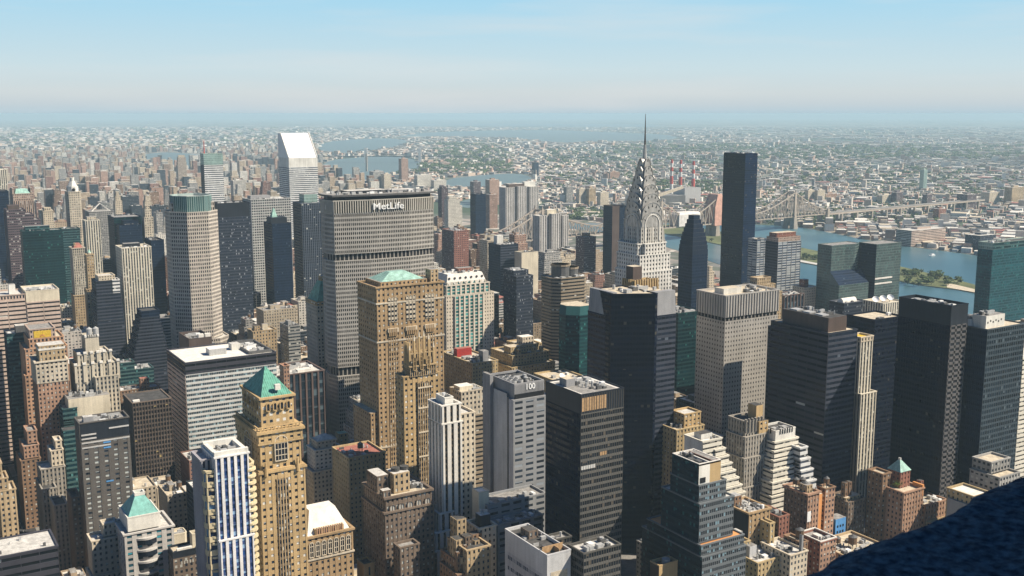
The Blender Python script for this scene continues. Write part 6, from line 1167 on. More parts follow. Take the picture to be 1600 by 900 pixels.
for a, c in zip(edges_, edges_[1:]):
    m = MB(); n_ = max(6, round((c-a)/15/2)*2)
    for s_ in (-HW, HW):
        for i in range(n_):
            x0, x1 = a+(c-a)*i/n_, a+(c-a)*(i+1)/n_; z0, z1 = chord(x0+.01), chord(x1-.01); mt = M['bridge']
            m.beam((x0, s_, z0), (x1, s_, z1), 2.5, mt); m.beam((x0, s_, 37), (x0, s_, z0), 1.5, mt)
            m.beam((x0, s_, 37 if i % 2 else z0), (x1, s_, z1 if i % 2 else 37), 1.4, mt)
    for i in range(n_): x0 = a+(c-a)*i/n_; m.beam((x0, -HW, chord(x0+.01)), (x0, HW, chord(x0+.01)), 1.2, M['bridge'])
    m.build('truss_span', bridge)
m = MB(); m.box(EN[0], -HW+1, 33, EN[1], HW-1, 36.5, M['bridge'], M['asphalt'], True); m.build('deck', bridge)
m = MB(); m.box(EN[1], -11, 30, EN[1]+860, 11, 35, M['bridge'], M['grey'], True)
for y in (-11, 11): m.box(EN[1], y-.3, 35, EN[1]+860, y+.3, 36.5, M['grey'])
m.build('approach_viaduct', bridge)
m = MB(); m.box(EN[0]-900, -12, 26, EN[0], 12, 36, M['stone'], M['grey'], True); m.build('approach_viaduct', bridge)
for x in TW:
    m = MB()
    for s_ in (-HW, HW): m.loft(rect(x-4.5, s_-3, x+4.5, s_+3), 37, rect(x-3, s_-2, x+3, s_+2), 104, M['bridge']); m.cyl(x, s_, 104, 113, 2.4, M['bridge'], .2, n=6)
    for z in (50, 75, 98): m.box(x-2, -HW, z, x+2, HW, z+4, M['bridge'], None, True)
    o = m.build('bridge_tower', bridge); m = MB()
    for s_ in (-12, 12): m.loft(rect(x-9, s_-8, x+9, s_+8), 0, rect(x-6, s_-6, x+6, s_+6), 33, M['stone'])
    m.box(x-5, -6, 22, x+5, 6, 33, M['stone'], None, True); m.build('stone_pier', bridge)
for x in EN: m = MB(); [m.box(x-5, s_-5, 0, x+5, s_+5, 50, M['stone']) for s_ in (-13, 13)]; m.build('anchor_pier', bridge)
for k in range(1, 12): m = MB(); [m.box(EN[1]+k*75-3, s_-3, 0, EN[1]+k*75+3, s_+3, 30, M['stone']) for s_ in (-8, 8)]; m.build('viaduct_pier', bridge)
m = MB(); x = TW[2]; m.box(x-13, -19, 30, x+38, 19, 78, M['shroudp']); m.loft(rect(x-13, -19, x+38, 19), 78, rect(x-2, -17, x+12, 17), 112, M['shroudp']); m.build('pink_sheeting', bridge)
m = MB(); x = TW[1]+60; m.box(x, -18, 36, x+78, 18, 66, M['shroudw']); m.loft(rect(x, -18, x+78, 18), 66, rect(x+5, -15, x+73, 15), 71, M['shroudw']); m.build('white_sheeting', bridge)
# ------------------------------------------------------------------ power station with striped stacks
def prop(name, label, cat, loc, group=None):
    o = bpy.data.objects.new(name, None); COL.objects.link(o); o.location = loc; o['label'] = label; o['category'] = cat
    if group: o['group'] = group
    return o
for px, py, wd in ((1014.5, 262, 'leftmost red and white striped power station stack, partly behind the steel crown'), (1050, 249, 'red and white striped power station stack nearest right of the needle spire'), (1064, 250, 'middle red and white striped power station stack beside its left twin'), (1084, 252, 'rightmost red and white striped power station stack above the white sheeting')):
    x, y = unproj(px, py, 152); t = prop('power_station_stack', wd, 'chimney stack', (x, y, 0), 'striped power station stacks')
    zb = [0, 60, 90, 108, 123, 138, 152]
    for k in range(6): m = MB(); m.cyl(0, 0, zb[k], zb[k+1], 7-.45*k, M['stackw'] if k in (0, 2, 4) or k == 0 else M['stackr'], 7-.45*(k+1), n=14, cap=k == 5); m.build('stack_section', t)
x, y = unproj(1015, 325, 0); t = prop('power_station', 'grey power station halls with sloping conveyor below the striped stacks', 'power station', (x, y, 0))
for a, m_, nm in ((rect(0, 0, 160, 70), 'unitdark', 'turbine_hall'), (rect(165, 10, 240, 70), 'unit', 'boiler_house'), (rect(-60, 20, -5, 60), 'pale', 'side_hall')): m = MB(); m.prism(a, 0, {'turbine_hall': 38, 'boiler_house': 62, 'side_hall': 44}[nm], M[m_], M['grey']); m.build(nm, t)
m = MB(); m.beam((-40, 10, 20), (150, 5, 66), 9, M['beige']); m.build('conveyor', t)
# ------------------------------------------------------------------ far suspension bridge over the bay
p0, p1 = unproj(572, 240, 60), unproj(656, 240, 60); d0 = math.hypot(p1[0]-p0[0], p1[1]-p0[1]); t = prop('suspension_bridge', 'distant suspension bridge with two pale towers over the bay behind the long slab', 'bridge', (p0[0], p0[1], 0)); t.rotation_euler = (0, 0, math.atan2(p1[1]-p0[1], p1[0]-p0[0]))
for x in (0, d0): m = MB(); [m.box(x-9, s_-6, 0, x+9, s_+6, 96, M['shroudw']) for s_ in (-16, 16)]; m.box(x-8, -12, 84, x+8, 12, 94, M['shroudw'], None, True); m.box(x-8, -12, 46, x+8, 12, 54, M['shroudw'], None, True); m.build('bridge_tower', t)
m = MB(); m.box(-d0*.9, -12, 40, d0*1.9, 12, 45, M['unitdark'], None, True); m.build('deck', t); m = MB()
for s_ in (-14, 14):
    P_ = [(-d0*.45, 45)]+[(d0*i/16, 52+42*(2*i/16-1)**2) for i in range(17)]+[(d0*1.45, 45)]
    for p, q in zip(P_, P_[1:]): m.beam((p[0], s_, p[1]), (q[0], s_, q[1]), 2.5, M['unitdark'])
m.build('cable', t)
x, y = unproj(573, 268, 0); t = prop('steel_mast_tower', 'slim dark lattice tower on the near shore below the suspension bridge', 'tower', (x, y, 0)); m = MB(); m.cyl(0, 0, 0, 100, 7, M['stone'], 5, n=4); m.build('mast', t)
# boats on the channel
for px, py, lb in ((1456, 400, 'small white boat with a wake on the far channel'), (1344, 372.5, 'tiny white boat moored by the far shore lot')):
    x, y = unproj(px, py, .6); t = prop('boat', lb, 'boat', (x, y, .5)); m = MB(); m.loft([(-9, 0), (-6, -2.6), (8, -2.6), (9, 0), (8, 2.6), (-6, 2.6)], 0, [(-10.5, 0), (-6, -3.2), (9, -3.2), (10, 0), (9, 3.2), (-6, 3.2)], 2.4, M['boat']); m.build('hull', t); m = MB(); m.box(-2, -2, 2.4, 6, 2, 5, M['boat']); m.build('cabin', t)
# ------------------------------------------------------------------ what the hand-built towers already cover in the picture
GW, GH = 400, 225; DEP = np.full((GH, GW), 1e9); VB = np.zeros((GH, GW)); yy_, xx_ = np.mgrid[0:GH, 0:GW]; PX = (xx_+.5)*4; PY = (yy_+.5)*4
def hull(pts):
    pts = sorted(set(pts)); 
    def half(ps):
        r = []
        for p in ps:
            while len(r) > 1 and (r[-1][0]-r[-2][0])*(p[1]-r[-2][1])-(r[-1][1]-r[-2][1])*(p[0]-r[-2][0]) <= 0: r.pop()
            r.append(p)
        return r
    a = half(pts); c = half(pts[::-1]); return a[:-1]+c[:-1]
def cover(x0, y0, x1, y1, z0, z1):
    h_ = hull([proj(x, y, z) for x in (x0, x1) for y in (y0, y1) for z in (z0, z1)]); xs = [p[0] for p in h_]; ys = [p[1] for p in h_]
    a, c = max(0, int(min(xs)/4)), min(GW, int(max(xs)/4)+1); e, f = max(0, int(min(ys)/4)), min(GH, int(max(ys)/4)+1)
    if a >= c or e >= f: return None
    X_, Y_ = PX[e:f, a:c], PY[e:f, a:c]; k = np.ones(X_.shape, bool)
    for i in range(len(h_)): p, q = h_[i], h_[(i+1) % len(h_)]; k &= ((q[0]-p[0])*(Y_-p[1])-(q[1]-p[1])*(X_-p[0])) >= 0
    return (slice(e, f), slice(a, c)), k
for (x0, y0, x1, y1, h_, key) in FOOT:
    q = cover(x0, y0, x1, y1, 0, h_)
    if not q: continue
    s_, k = q; d_ = math.hypot((x0+x1)/2, (y0+y1)/2); near = k & (DEP[s_] > d_); vb = proj(x0, y0, 2 if h_ < 99 and d_ < 1000 else min(.42*h_, 60))[1]
    DEP[s_][near] = d_; VB[s_][near] = vb
def prot(poly, d_=9e5):
    x0, x1 = min(p[0] for p in poly), max(p[0] for p in poly); ins = np.zeros((GH, GW), bool); n_ = len(poly)
    for i in range(n_):
        (ax, ay), (bx, by) = poly[i], poly[(i+1) % n_]; c_ = (ay > PY) != (by > PY)
        with np.errstate(divide='ignore', invalid='ignore'): ins ^= c_ & (PX < (bx-ax)*(PY-ay)/((by-ay) or 1e-9)+ax)
    k = ins & (DEP > 9e8); DEP[k] = d_; VB[k] = 1e6
for nm, p in RIVERS: prot([q for q in p if True] if nm != 'river' else [(1700, 500), (1600, 480), (1545, 470), (1500, 462), (1409, 448), (1340, 448), (1280, 445), (1200, 425), (1130, 390), (1105, 372), (1105, 350), (1240, 354), (1290, 362), (1350, 375), (1415, 385), (1500, 396), (1560, 404), (1720, 425)])
# ------------------------------------------------------------------ the ordinary blocks between them
rf = random.Random(11); CAND = []
def near_hand(x0, y0, x1, y1, g=2.5): return any(x0 < f[2]+g and x1 > f[0]-g and y0 < f[3]+g and y1 > f[1]-g for f in FOOT)
SHORE = 1290
for (bx0, by0, bx1, by1) in BLOCKS:
    c0 = proj((bx0+bx1)/2, (by0+by1)/2, 30)
    if math.hypot(bx0, by0) < 200 or c0[0] < -400 or c0[0] > 2100: continue
    for row in (0, 1):
        x = bx0; ya = by0 if row == 0 else by0+32; yb = ya+29
        while x < bx1-10:
            w_ = min(rf.choice((14, 18, 22, 26, 32, 40)), bx1-x); 
            if bx1-x-w_ < 10: w_ = bx1-x
            CAND.append((x+.3, ya+rf.random()*1.5, x+w_-.3, yb-rf.random()*3, by0)); x += w_
def visible(x0, y0, x1, y1, h_):
    q = cover(x0, y0, x1, y1, 0, h_); 
    if not q: return 0, 0
    s_, k = q; d_ = math.hypot((x0+x1)/2, (y0+y1)/2); front = k & (DEP[s_] > d_); bad = front & (DEP[s_] < 9e8) & (PY[s_] < VB[s_]); return int(front.sum()), int(bad.sum())
GEN = []
for (x0, y0, x1, y1, by) in CAND:
    if near_hand(x0, y0, x1, y1): continue
    d_ = math.hypot(x0, y0); mid = by < 1400; t_ = rf.random()
    if mid: h_ = rf.uniform(28, 70) if t_ < .6 else rf.uniform(60, 110)
    else: h_ = rf.uniform(16, 40) if t_ < .50 else rf.uniform(40, 80) if t_ < .82 else rf.uniform(80, 125)
    if x0 > 1050: h_ *= .6
    if d_ < 480: h_ = rf.uniform(60, 105)
    if (x0 > 200 and by < 500) or (x0 > 440 and by < 580): h_ = rf.uniform(10, 24)
    while True:
        v, bad = visible(x0, y0, x1, y1, h_)
        if bad <= 1 or h_ < 17: break
        h_ -= 7
    if bad > 14 and h_ < 17: h_ = 11
    GEN.append((x0, y0, x1, y1, h_, d_))
# nearer first, to see which ones the picture shows at all
GEN.sort(key=lambda g: g[5]); SEEN = []; HIDDEN = []
for g in GEN:
    q = cover(*g[:4], 0, g[4])
    if not q: HIDDEN.append(g); continue
    s_, k = q; fr = k & (DEP[s_] > g[5]); n_ = int(fr.sum())
    if n_ < 1: HIDDEN.append(g); continue
    DEP[s_][fr] = g[5]; SEEN.append([n_, g])
vis = np.zeros(len(SEEN)); 
SEEN = [s for s in SEEN]
order = sorted(range(len(SEEN)), key=lambda i: -SEEN[i][0]); IND = set(order[:285])
FK = list(FILL)
RWORD = {'pale': 'pale flat roof', 'grey': 'grey roof', 'beige': 'beige roof', 'dark': 'dark roof', 'white': 'white roof', 'red': 'reddish roof'}
REFS = [(k, v) for k, v in BL.items() if v.ref]; refp = [(proj(v.x+v.w/2, v.y, v.h*.85), v) for k, v in REFS]
mass = MB(); LBL = {}; KD = {}
def generic(g, individual, i):
    x0, y0, x1, y1, h_, d_ = g; r_ = random.Random(i*7+3); W_, D_ = x1-x0, y1-y0
    wts = [5, 5, 4, 4, 2, 2, 2, 2, 2] if h_ < 70 else [3, 5, 2, 2, 3, 3, 4, 4, 3]
    st = r_.choices(FK, wts)[0]; roof = r_.choices(list(RWORD), [4, 4, 4, 3, 2, 1])[0]; setb = h_ > 48 and r_.random() < .45 and st not in ('f_glass', 'f_band')
    ph = r_.random() < .8; tk = r_.random() < .4 and st != 'f_glass'
    tiers = [(0, h_*.72, rect(0, 0, W_, D_)), (h_*.72, h_*.88, rect(2.5, 2.5, W_-2.5, D_-1)), (h_*.88, h_, rect(5, 5, W_-4, D_-3))] if setb and W_ > 15 else [(0, h_, rect(0, 0, W_, D_))]
    if not individual:
        m = mass
        for z0, z1, p in tiers:
            p = [(a+x0, c+y0) for a, c in p]; wall_poly(m, p, z0, z1, st, (x0, y0), relief=False); m.face([(*q, z1) for q in p], M[roof])
        if ph: m.box(x0+W_*.3, y0+D_*.4, h_-.1, x0+W_*.6, y0+D_*.7, h_+4, ST[st]['wall'], M['grey'])
        return
    nm = 'office_building' if st in ('f_glass', 'f_band', 'f_grey') else 'apartment_building'
    t = prop(nm, '', 'building', (x0, y0, 0)); big = SEEN[i][0] > 10
    m = MB()
    for z0, z1, p in tiers: wall_poly(m, p, z0, z1, st, (x0, y0), relief=d_ < 1500)
    m.build('wall', t); m = MB()
    for z0, z1, p in tiers:
        inn = [(min(max(a, p[0][0]+.4), p[2][0]-.4), min(max(c, p[0][1]+.4), p[2][1]-.4)) for a, c in p]; m.face([(*q, z1-.9 if big else z1) for q in inn], M[roof])
    m.build('roof', t)
    if big:
        m = MB()
        for z0, z1, p in tiers:
            (a, c), (e, f) = p[0], p[2]
            for rr_ in (rect(a-.2, c-.2, e+.2, c+.4), rect(a-.2, f-.4, e+.2, f+.2), rect(a-.2, c+.4, a+.4, f-.4), rect(e-.4, c+.4, e+.2, f-.4)): m.prism(rr_, z1-1, z1+.2, ST[st]['wall'])
        m.build('parapet', t)
    T = tiers[-1][2]; tx0, ty0, tx1, ty1 = T[0][0], T[0][1], T[2][0], T[2][1]; tw, td = tx1-tx0, ty1-ty0
    if ph: m = MB(); m.box(tx0+tw*.3, ty0+td*.4, h_-1, tx0+tw*.6, ty0+td*.75, h_+3.5, ST[st]['wall'], M['grey']); m.build('penthouse', t)
    f = B.__new__(B); f.root = t
    if tk: tank(f, tx0+tw*.78, ty0+td*.35, h_-1, 1.9, 3.2)
    if big: f.clutter(tx0+.6, ty0+.6, tx1-.6, ty1-.6, h_-.9, 5, i)
    # label: look first, then what it stands beside
    size = 'low' if h_ < 30 else 'mid rise' if h_ < 65 else 'tall'
    P_ = proj(x0+W_/2, y0, h_); cand = sorted(refp, key=lambda q: math.hypot(q[0][0]-P_[0], (q[0][1]-P_[1])*.8))[:2]
    v = cand[0][1]; rel = ('in front of' if P_[1] > cand[0][0][1]+45 and abs(cand[0][0][0]-P_[0]) < 35 else 'behind' if abs(cand[0][0][0]-P_[0]) < 28 and d_ > math.hypot(v.x, v.y) else 'left of' if P_[0] < cand[0][0][0] else 'right of')
    feat = 'and water tank' if tk else 'and roof house' if ph else 'and bare roof'
    KD[t.name] = (size, FILL[st], 'setback' if len(tiers) > 1 else 'block', RWORD[roof], feat, rel, v.ref, cand[1][1].ref, P_[0], P_[1]); LBL[t.name] = t
    t['group'] = 'ordinary city blocks between the towers'
for i, (n_, g) in enumerate(SEEN): generic(g, i in IND, i)
for i, g in enumerate(HIDDEN):
    if g[5] < 1900: generic(g, False, 5000+i)
def mk(t, lvl):
    s_, c_, sh, rw, ft, rel, r1, r2, *_ = KD[t.name]
    if lvl == 0: return f'{s_} {c_} {sh} {rel} the {r1}'
    if lvl == 1: return f'{s_} {c_} {sh} with {rw}, {rel} the {r1}'
    return f'{s_} {c_} {sh} with {rw} {ft}, {rel} the {r1}'
NUM = ['leftmost', 'second from left', 'third from left', 'fourth from left', 'fifth from left', 'sixth from left', 'seventh from left', 'eighth from left', 'ninth from left', 'tenth from left', 'eleventh from left', 'twelfth from left']
todo = list(LBL.values())
for lvl in (0, 1, 2):
    c_ = {}
    for t in todo: c_.setdefault(mk(t, lvl), []).append(t)
    if lvl < 2:
        nxt = []
        for k, v in c_.items():
            if len(v) == 1: v[0]['label'] = k
            else: nxt += v
        todo = nxt
    else:
        for k, v in c_.items():
            if len(v) == 1: v[0]['label'] = k; continue
            v.sort(key=lambda t: KD[t.name][8])
            for q, t in enumerate(v): t['label'] = (NUM[min(q, 11)]+' '+mk(t, 1)) if len((NUM[min(q, 11)]+' '+k).split()) > 16 else NUM[min(q, 11)]+' '+k
for t in LBL.values():
    wd = t['label'].split()
    if len(wd) > 16: t['label'] = ' '.join(wd[:16])
# the uptown mass beyond the blocks drawn one by one, and the low city across the river
def wpoly(p): return [unproj(*q, 0) for q in p]
WP = [wpoly(p) for _, p in RIVERS]+[wpoly(W_ISLAND)]
def inside(x, y, poly):
    c = False; n_ = len(poly); j = n_-1
    for i in range(n_):
        if (poly[i][1] > y) != (poly[j][1] > y) and x < (poly[j][0]-poly[i][0])*(y-poly[i][1])/(poly[j][1]-poly[i][1])+poly[i][0]: c = not c
        j = i
    return c
def wet(x, y, g=0): return any(inside(x+a, y+c, p) for p in WP for a, c in ((0, 0), (g, 0), (-g, 0), (0, g), (0, -g)))
rm = random.Random(5); n_up = 0
for _ in range(5200):
    px = rm.uniform(-60, 1000); f = rm.random(); y = 3250+f**1.3*6500
    lo, hi = 100, 1500+(y-3250)*.35
    x = rm.uniform(lo, hi)
    q = proj(x, y, 20)
    if q[0] < -30 or q[0] > 900 or wet(x, y, 25): continue
    hh = rm.uniform(14, 34) if rm.random() < .62 else rm.uniform(40, 95) if y < 6500 else rm.uniform(30, 60); w_, d_ = rm.uniform(16, 42), rm.uniform(16, 36)
    if hh > 40: w_ *= .8; d_ *= .8
    q1 = cover(x, y, x+w_, y+d_, 0, hh)
    st = rm.choice(FK); wall_poly(mass, rect(x, y, x+w_, y+d_), 0, hh, st, (x, y), relief=False); mass.face([(x, y, hh), (x+w_, y, hh), (x+w_, y+d_, hh), (x, y+d_, hh)], M[rm.choice(['pale', 'grey', 'beige', 'white', 'beige'])])
    n_up += 1
o = mass.build('city_blocks'); o['kind'] = 'stuff'; o['label'] = 'far uptown mass of small city buildings fading into haze'
low = MB(); FW = [plain('low_wall_'+k, c, .85, 0, .15, .05) for k, c in (('a', (.58, .52, .45)), ('b', (.40, .27, .21)), ('c', (.68, .66, .61)), ('d', (.3, .28, .27)), ('e', (.5, .40, .32)))]
RFM = [M['pale'], M['white'], M['grey'], M['beige'], M['dark'], M['red'], M['pale'], M['beige'], M['grey'], M['pale']]
FARM = [M['beige'], M['grey'], plain('roof_mid', (.36, .34, .31), var=.2, scale=.02), M['pale'], M['grey'], plain('roof_brown', (.26, .22, .19), var=.2, scale=.02)]  # mid tones only: haze over the far roofs put into colour
N_ = 0; rq = random.Random(77)
while N_ < 21000:
    px = rq.uniform(-20, 1620); py = 199+(rq.random()**1.2)*(217 if px > 850 else 117)
    x, y = unproj(px, py, 0); d_ = math.hypot(x, y); ga = R(28) if (int(x/1400)+int(y/1700)) % 2 else R(42); gc, gs = math.cos(ga), math.sin(ga)
    if d_ < 9000: gu, gv = x*gc+y*gs, -x*gs+y*gc; gv = round(gv/58)*58+rq.choice((-13, 13)); x, y = gu*gc-gv*gs, gu*gs+gv*gc       # rows along the streets
    if wet(x, y, 15) or (x < 1750 and y < 3400) or (x < 1500+(y-3250)*.35 and y < 9500) or (y < 3400 and x < 1900 and px < 1000): N_ += .2; continue
    N_ += 1; k = rq.random(); gr_ = d_/3500
    w_, l_ = rq.uniform(9, 22)*max(1, gr_*.8), rq.uniform(9, 26)*max(1, gr_*.8); hh = rq.uniform(6, 12)
    if k > .93: w_ *= 2.6; l_ *= 1.8; hh = rq.uniform(8, 16)
    elif k > .90: hh = rq.uniform(18, 38)
    a = ga; ca, sa = math.cos(a), math.sin(a); P_ = [(x+u*ca-v*sa, y+u*sa+v*ca) for u, v in rect(-w_/2, -l_/2, w_/2, l_/2)]
    low.prism(P_, 0, hh, rq.choice(FW), rq.choice(RFM) if d_ < 6500 else rq.choice(FARM))
o = low.build('low_rooftops'); o['kind'] = 'stuff'; o['label'] = 'sea of low houses and sheds across the river'
# larger single buildings across the river
BIGQ = [(880, 385, 370, 50, 'x'), (1265, 312, 45, 38, 'pale pair of apartment slabs', 50), (1285, 312, 45, 38, '', 50)]
QB = [(1262, 316, 34, 14, 44, 'cream', 'left one of two pale apartment slabs beyond the bridge tower'), (1277, 316, 40, 14, 44, 'cream', 'right one of two pale apartment slabs beyond the bridge tower'),
 (1290, 312, 60, 20, 22, 'pinkbrick', 'low pinkish hall right of the two pale apartment slabs'), (1442, 300, 22, 20, 92, 'lightgreen', 'single pale slim tower standing above the low houses'),
 (1378, 320, 60, 24, 34, 'cream', 'cream warehouse above the bridge viaduct'), (1400, 320, 34, 24, 44, 'mauveband', 'dark blue apartment block above the bridge viaduct'),
 (1466, 345, 34, 20, 36, 'redbrick', 'small brown brick block at the end of the viaduct'), (1423, 386, 130, 46, 40, 'pinkband', 'long pink brick waterfront warehouse'),
 (1530, 395, 60, 40, 40, 'ucgrid', 'blue gridded waterfront block left of the blue green glass slab'), (1510, 330, 50, 40, 56, 'mauveband', 'dark cluster block near the right horizon houses'),
 (1545, 320, 60, 34, 44, 'cream', 'cream stepped factory near the right horizon houses'), (1580, 320, 70, 30, 62, 'tan', 'tan clock-like tower block at the right edge across the river'),
 (1448, 322, 26, 20, 40, 'mauveband', 'small dark block left of the single pale slim tower'), (953, 280, 60, 30, 36, 'pinkbrick', 'pink brick housing slab left of the needle spire'), (835, 277, 26, 24, 76, 'navyglass', 'lone dark tower among the low houses above the ribbed apartments'),
 (905, 322, 30, 20, 60, 'cream', 'cream housing slab nearest the trees by the bridge'), (920, 322, 30, 20, 62, 'tan', 'tan housing slab right of the cream one by the bridge'), (885, 318, 30, 20, 60, 'f_grey', 'grey housing slab left of the cream one by the bridge'), (938, 325, 36, 20, 54, 'cream', 'pale housing slab right of the tan one by the bridge'),
 (627, 278, 36, 30, 110, 'f_pink', 'pink and brown stepped apartment tower above the long slab tower'), (652, 300, 70, 30, 60, 'whitebrick', 'broad white hospital slab behind the long slab tower'), (600, 300, 34, 30, 70, 'cream', 'cream stepped tower left of the pink apartment tower'), (583, 300, 50, 40, 80, 'f_grey', 'grey slab directly left of the cream stepped tower'), (545, 300, 90, 50, 50, 'navyglass', 'dark flat block left of the grey slab behind the long slab tower'),
 (520, 298, 24, 24, 80, 'f_pink', 'pinkish tower right of the wedge-roofed tower'), (765, 300, 40, 30, 90, 'f_pink', 'mauve tower behind the distant dark blue apartment tower'), (740, 300, 30, 26, 78, 'mauveband', 'shorter mauve twin behind the distant dark blue apartment tower'), (678, 308, 60, 30, 40, 'whitebrick', 'low white slab by the trees behind the long slab tower'),
 (765, 345, 26, 24, 96, 'f_pink', 'brown peaked tower left of the broad ribbed apartment tower'), (690, 285, 60, 30, 26, 'pinkgranite', 'pale hall on the far trees above the long slab tower')]
for k, (px, pyb, w_, d_, h_, st, lb) in enumerate(QB):
    zt = h_; 
    x, y = unproj(px, pyb, 0) if px > 850 and pyb < 400 else unproj(px, pyb-0, 0)
    if px < 850 and pyb >= 278:      # picture row given for the roof
        x, y = unproj(px, {627: 248, 652: 274, 600: 272, 583: 268, 545: 283, 520: 262, 765: 281, 740: 284, 678: 282, 690: 254}.get(px, pyb) if not (px == 765 and pyb == 345) else 304, h_)
    t = prop('riverside_building' if px > 850 else 'apartment_tower', lb, 'building', (x, y, 0)); m = MB(); wall_poly(m, rect(0, 0, w_, d_), 0, h_, st, (x, y), relief=False); m.build('wall', t); m = MB(); m.face([(0, 0, h_), (w_, 0, h_), (w_, d_, h_), (0, d_, h_)], M['pale']); m.build('roof', t)
    m = MB(); m.box(w_*.3, d_*.3, h_, w_*.7, d_*.7, h_+5, ST[st]['wall'], M['grey']); m.build('penthouse', t)
# ------------------------------------------------------------------ trees
leaf = [plain('leaf_'+k, c, .9, 0, .35, .05) for k, c in (('dark', (.035, .06, .025)), ('mid', (.055, .085, .03)), ('light', (.09, .12, .04)))]
def crown(m, x, y, z, r_, h_, rr, n=26):
    for _ in range(n):
        u = rr.gauss(0, .45); v = rr.gauss(0, .45); t = rr.random(); s_ = r_*rr.uniform(.28, .55)*(1-.35*abs(t-.4)); cx_, cy_, cz_ = x+u*r_, y+v*r_, z+t*h_
        P_ = [(cx_+s_*math.cos(a)*rr.uniform(.7, 1.2), cy_+s_*math.sin(a)*rr.uniform(.7, 1.2)) for a in (0, 1.25, 2.5, 3.8, 5)]
        tp = (cx_+rr.uniform(-.3, .3)*s_, cy_, cz_+s_*rr.uniform(.5, .9)); bt = (cx_, cy_, cz_-s_*.5); mt = rr.choice(leaf)
        for i in range(5): p, q = P_[i], P_[(i+1) % 5]; m.face([(*p, cz_), (*q, cz_), tp], mt); m.face([(*q, cz_), (*p, cz_), bt], mt)
rt = random.Random(9); spots = []
for a, c, n_ in (((1255, 402), (1292, 406), 12), ((1296, 398), (1322, 404), 8), ((1325, 402), (1345, 408), 6), ((1412, 426), (1440, 432), 14), ((1440, 430), (1475, 441), 18), ((1478, 440), (1500, 446), 6), ((1195, 378), (1250, 392), 14), ((1110, 362), (1180, 378), 14), ((1415, 438), (1470, 448), 10), ((1262, 474), (1290, 480), 3)):
    for _ in range(n_): spots.append((rt.uniform(a[0], c[0]), rt.uniform(a[1], c[1])))
for i, (px, py) in enumerate(spots):
    x, y = unproj(px, py, 2.3); h_ = rt.uniform(7, 13); side = 'southern lawn' if px > 1405 else 'northern end' if px < 1250 else 'middle'
    t = prop('tree', '', 'tree', (x, y, 2.2), 'trees on the island'); m = MB(); m.cyl(0, 0, 0, h_*.5, .5, M['wood'], .25, n=6); m.build('trunk', t); m = MB(); crown(m, 0, 0, h_*.35, h_*.55, h_*.6, rt); m.build('crown', t)
    t['label'] = 'round green tree on the island in the river'
wood = MB(); rw = random.Random(21)
for a0, a1, b0, b1, n_ in ((890, 945, 328, 343, 90), (1000, 1130, 285, 300, 130), (1200, 1300, 335, 350, 90), (690, 760, 283, 292, 110), (640, 800, 258, 272, 220), (560, 640, 262, 272, 90), (680, 800, 225, 262, 240), (1290, 1480, 318, 350, 120), (1060, 1200, 300, 335, 120), (1180, 1600, 228, 250, 420), (850, 1180, 232, 300, 240), (1200, 1600, 262, 318, 260), (0, 500, 200, 235, 200), (960, 1180, 226, 238, 120)):
    for _ in range(n_):
        px, py = rw.uniform(a0, a1), rw.uniform(b0, b1); x, y = unproj(px, py, 0)
        if wet(x, y, 12): continue
        s_ = max(1, math.hypot(x, y)/3600); r_ = rw.uniform(8, 15)*s_; crown(wood, x, y, 2, r_, 9*min(s_, 1.6), rw, 9)
o = wood.build('woodland'); o['kind'] = 'stuff'; o['label'] = 'parks and street trees across the river'
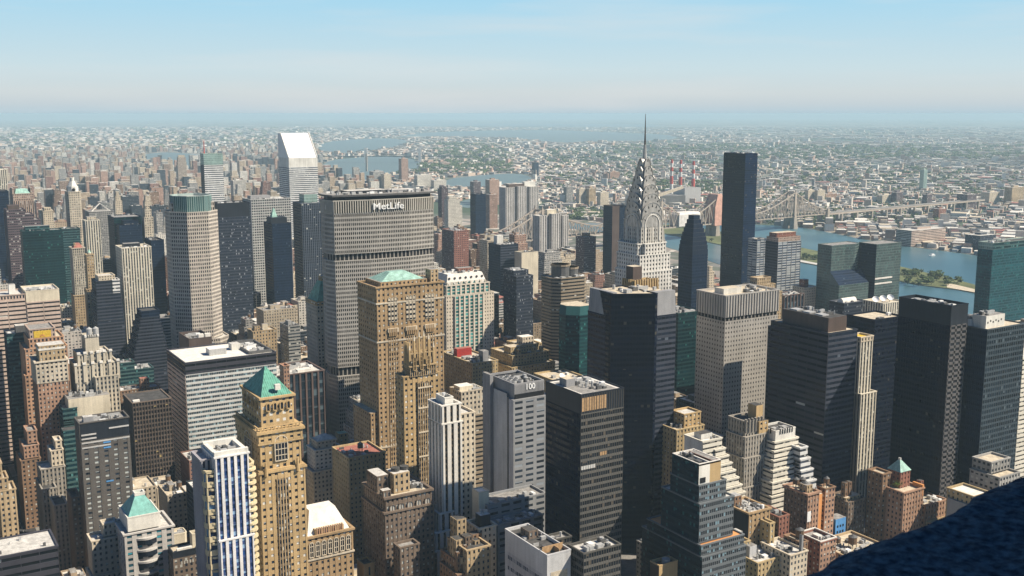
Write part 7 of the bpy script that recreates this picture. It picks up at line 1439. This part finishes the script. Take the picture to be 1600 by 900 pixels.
# ------------------------------------------------------------------ stone parapet of the viewing terrace, lower right, shaded by an added pier
zp = CZ-.55; pa, pb = unproj(1242, 903, zp), unproj(1606, 746, zp)
dx, dy = pb[0]-pa[0], pb[1]-pa[1]; dl = math.hypot(dx, dy); ux, uy = dx/dl, dy/dl; vx, vy = uy, -ux     # v points to the viewer's side
if vx*0+vy*0 > 0 or (vx*(-pa[0])+vy*(-pa[1])) < 0: pass
cxp, cyp = unproj(1600, 900, zp)
sd = 1 if (vx*(cxp-pa[0])+vy*(cyp-pa[1])) > 0 else -1; vx *= sd; vy *= sd
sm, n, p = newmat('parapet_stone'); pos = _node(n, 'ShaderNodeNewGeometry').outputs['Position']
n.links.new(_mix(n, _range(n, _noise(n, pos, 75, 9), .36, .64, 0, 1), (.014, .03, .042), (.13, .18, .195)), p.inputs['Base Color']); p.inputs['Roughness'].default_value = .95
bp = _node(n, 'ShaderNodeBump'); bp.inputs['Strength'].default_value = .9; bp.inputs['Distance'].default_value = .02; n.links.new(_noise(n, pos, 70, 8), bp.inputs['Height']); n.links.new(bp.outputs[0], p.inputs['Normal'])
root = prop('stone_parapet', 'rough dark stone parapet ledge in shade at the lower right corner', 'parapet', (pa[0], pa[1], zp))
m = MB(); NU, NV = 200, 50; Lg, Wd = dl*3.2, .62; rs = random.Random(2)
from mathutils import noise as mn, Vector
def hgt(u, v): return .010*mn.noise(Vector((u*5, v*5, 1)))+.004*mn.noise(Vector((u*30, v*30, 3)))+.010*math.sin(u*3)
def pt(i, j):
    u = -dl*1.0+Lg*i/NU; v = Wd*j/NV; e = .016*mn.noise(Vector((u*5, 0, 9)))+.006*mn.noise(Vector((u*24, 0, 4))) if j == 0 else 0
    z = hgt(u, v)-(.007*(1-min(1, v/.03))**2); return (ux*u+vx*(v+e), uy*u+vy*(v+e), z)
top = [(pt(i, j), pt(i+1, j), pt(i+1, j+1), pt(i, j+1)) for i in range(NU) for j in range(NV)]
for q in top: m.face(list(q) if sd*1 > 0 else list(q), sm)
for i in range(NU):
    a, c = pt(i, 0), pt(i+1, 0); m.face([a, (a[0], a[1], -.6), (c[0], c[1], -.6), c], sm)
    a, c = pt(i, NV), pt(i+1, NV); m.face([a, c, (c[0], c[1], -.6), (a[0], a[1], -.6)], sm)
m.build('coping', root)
# unseen pier, added beyond the right edge of the view to shade the coping
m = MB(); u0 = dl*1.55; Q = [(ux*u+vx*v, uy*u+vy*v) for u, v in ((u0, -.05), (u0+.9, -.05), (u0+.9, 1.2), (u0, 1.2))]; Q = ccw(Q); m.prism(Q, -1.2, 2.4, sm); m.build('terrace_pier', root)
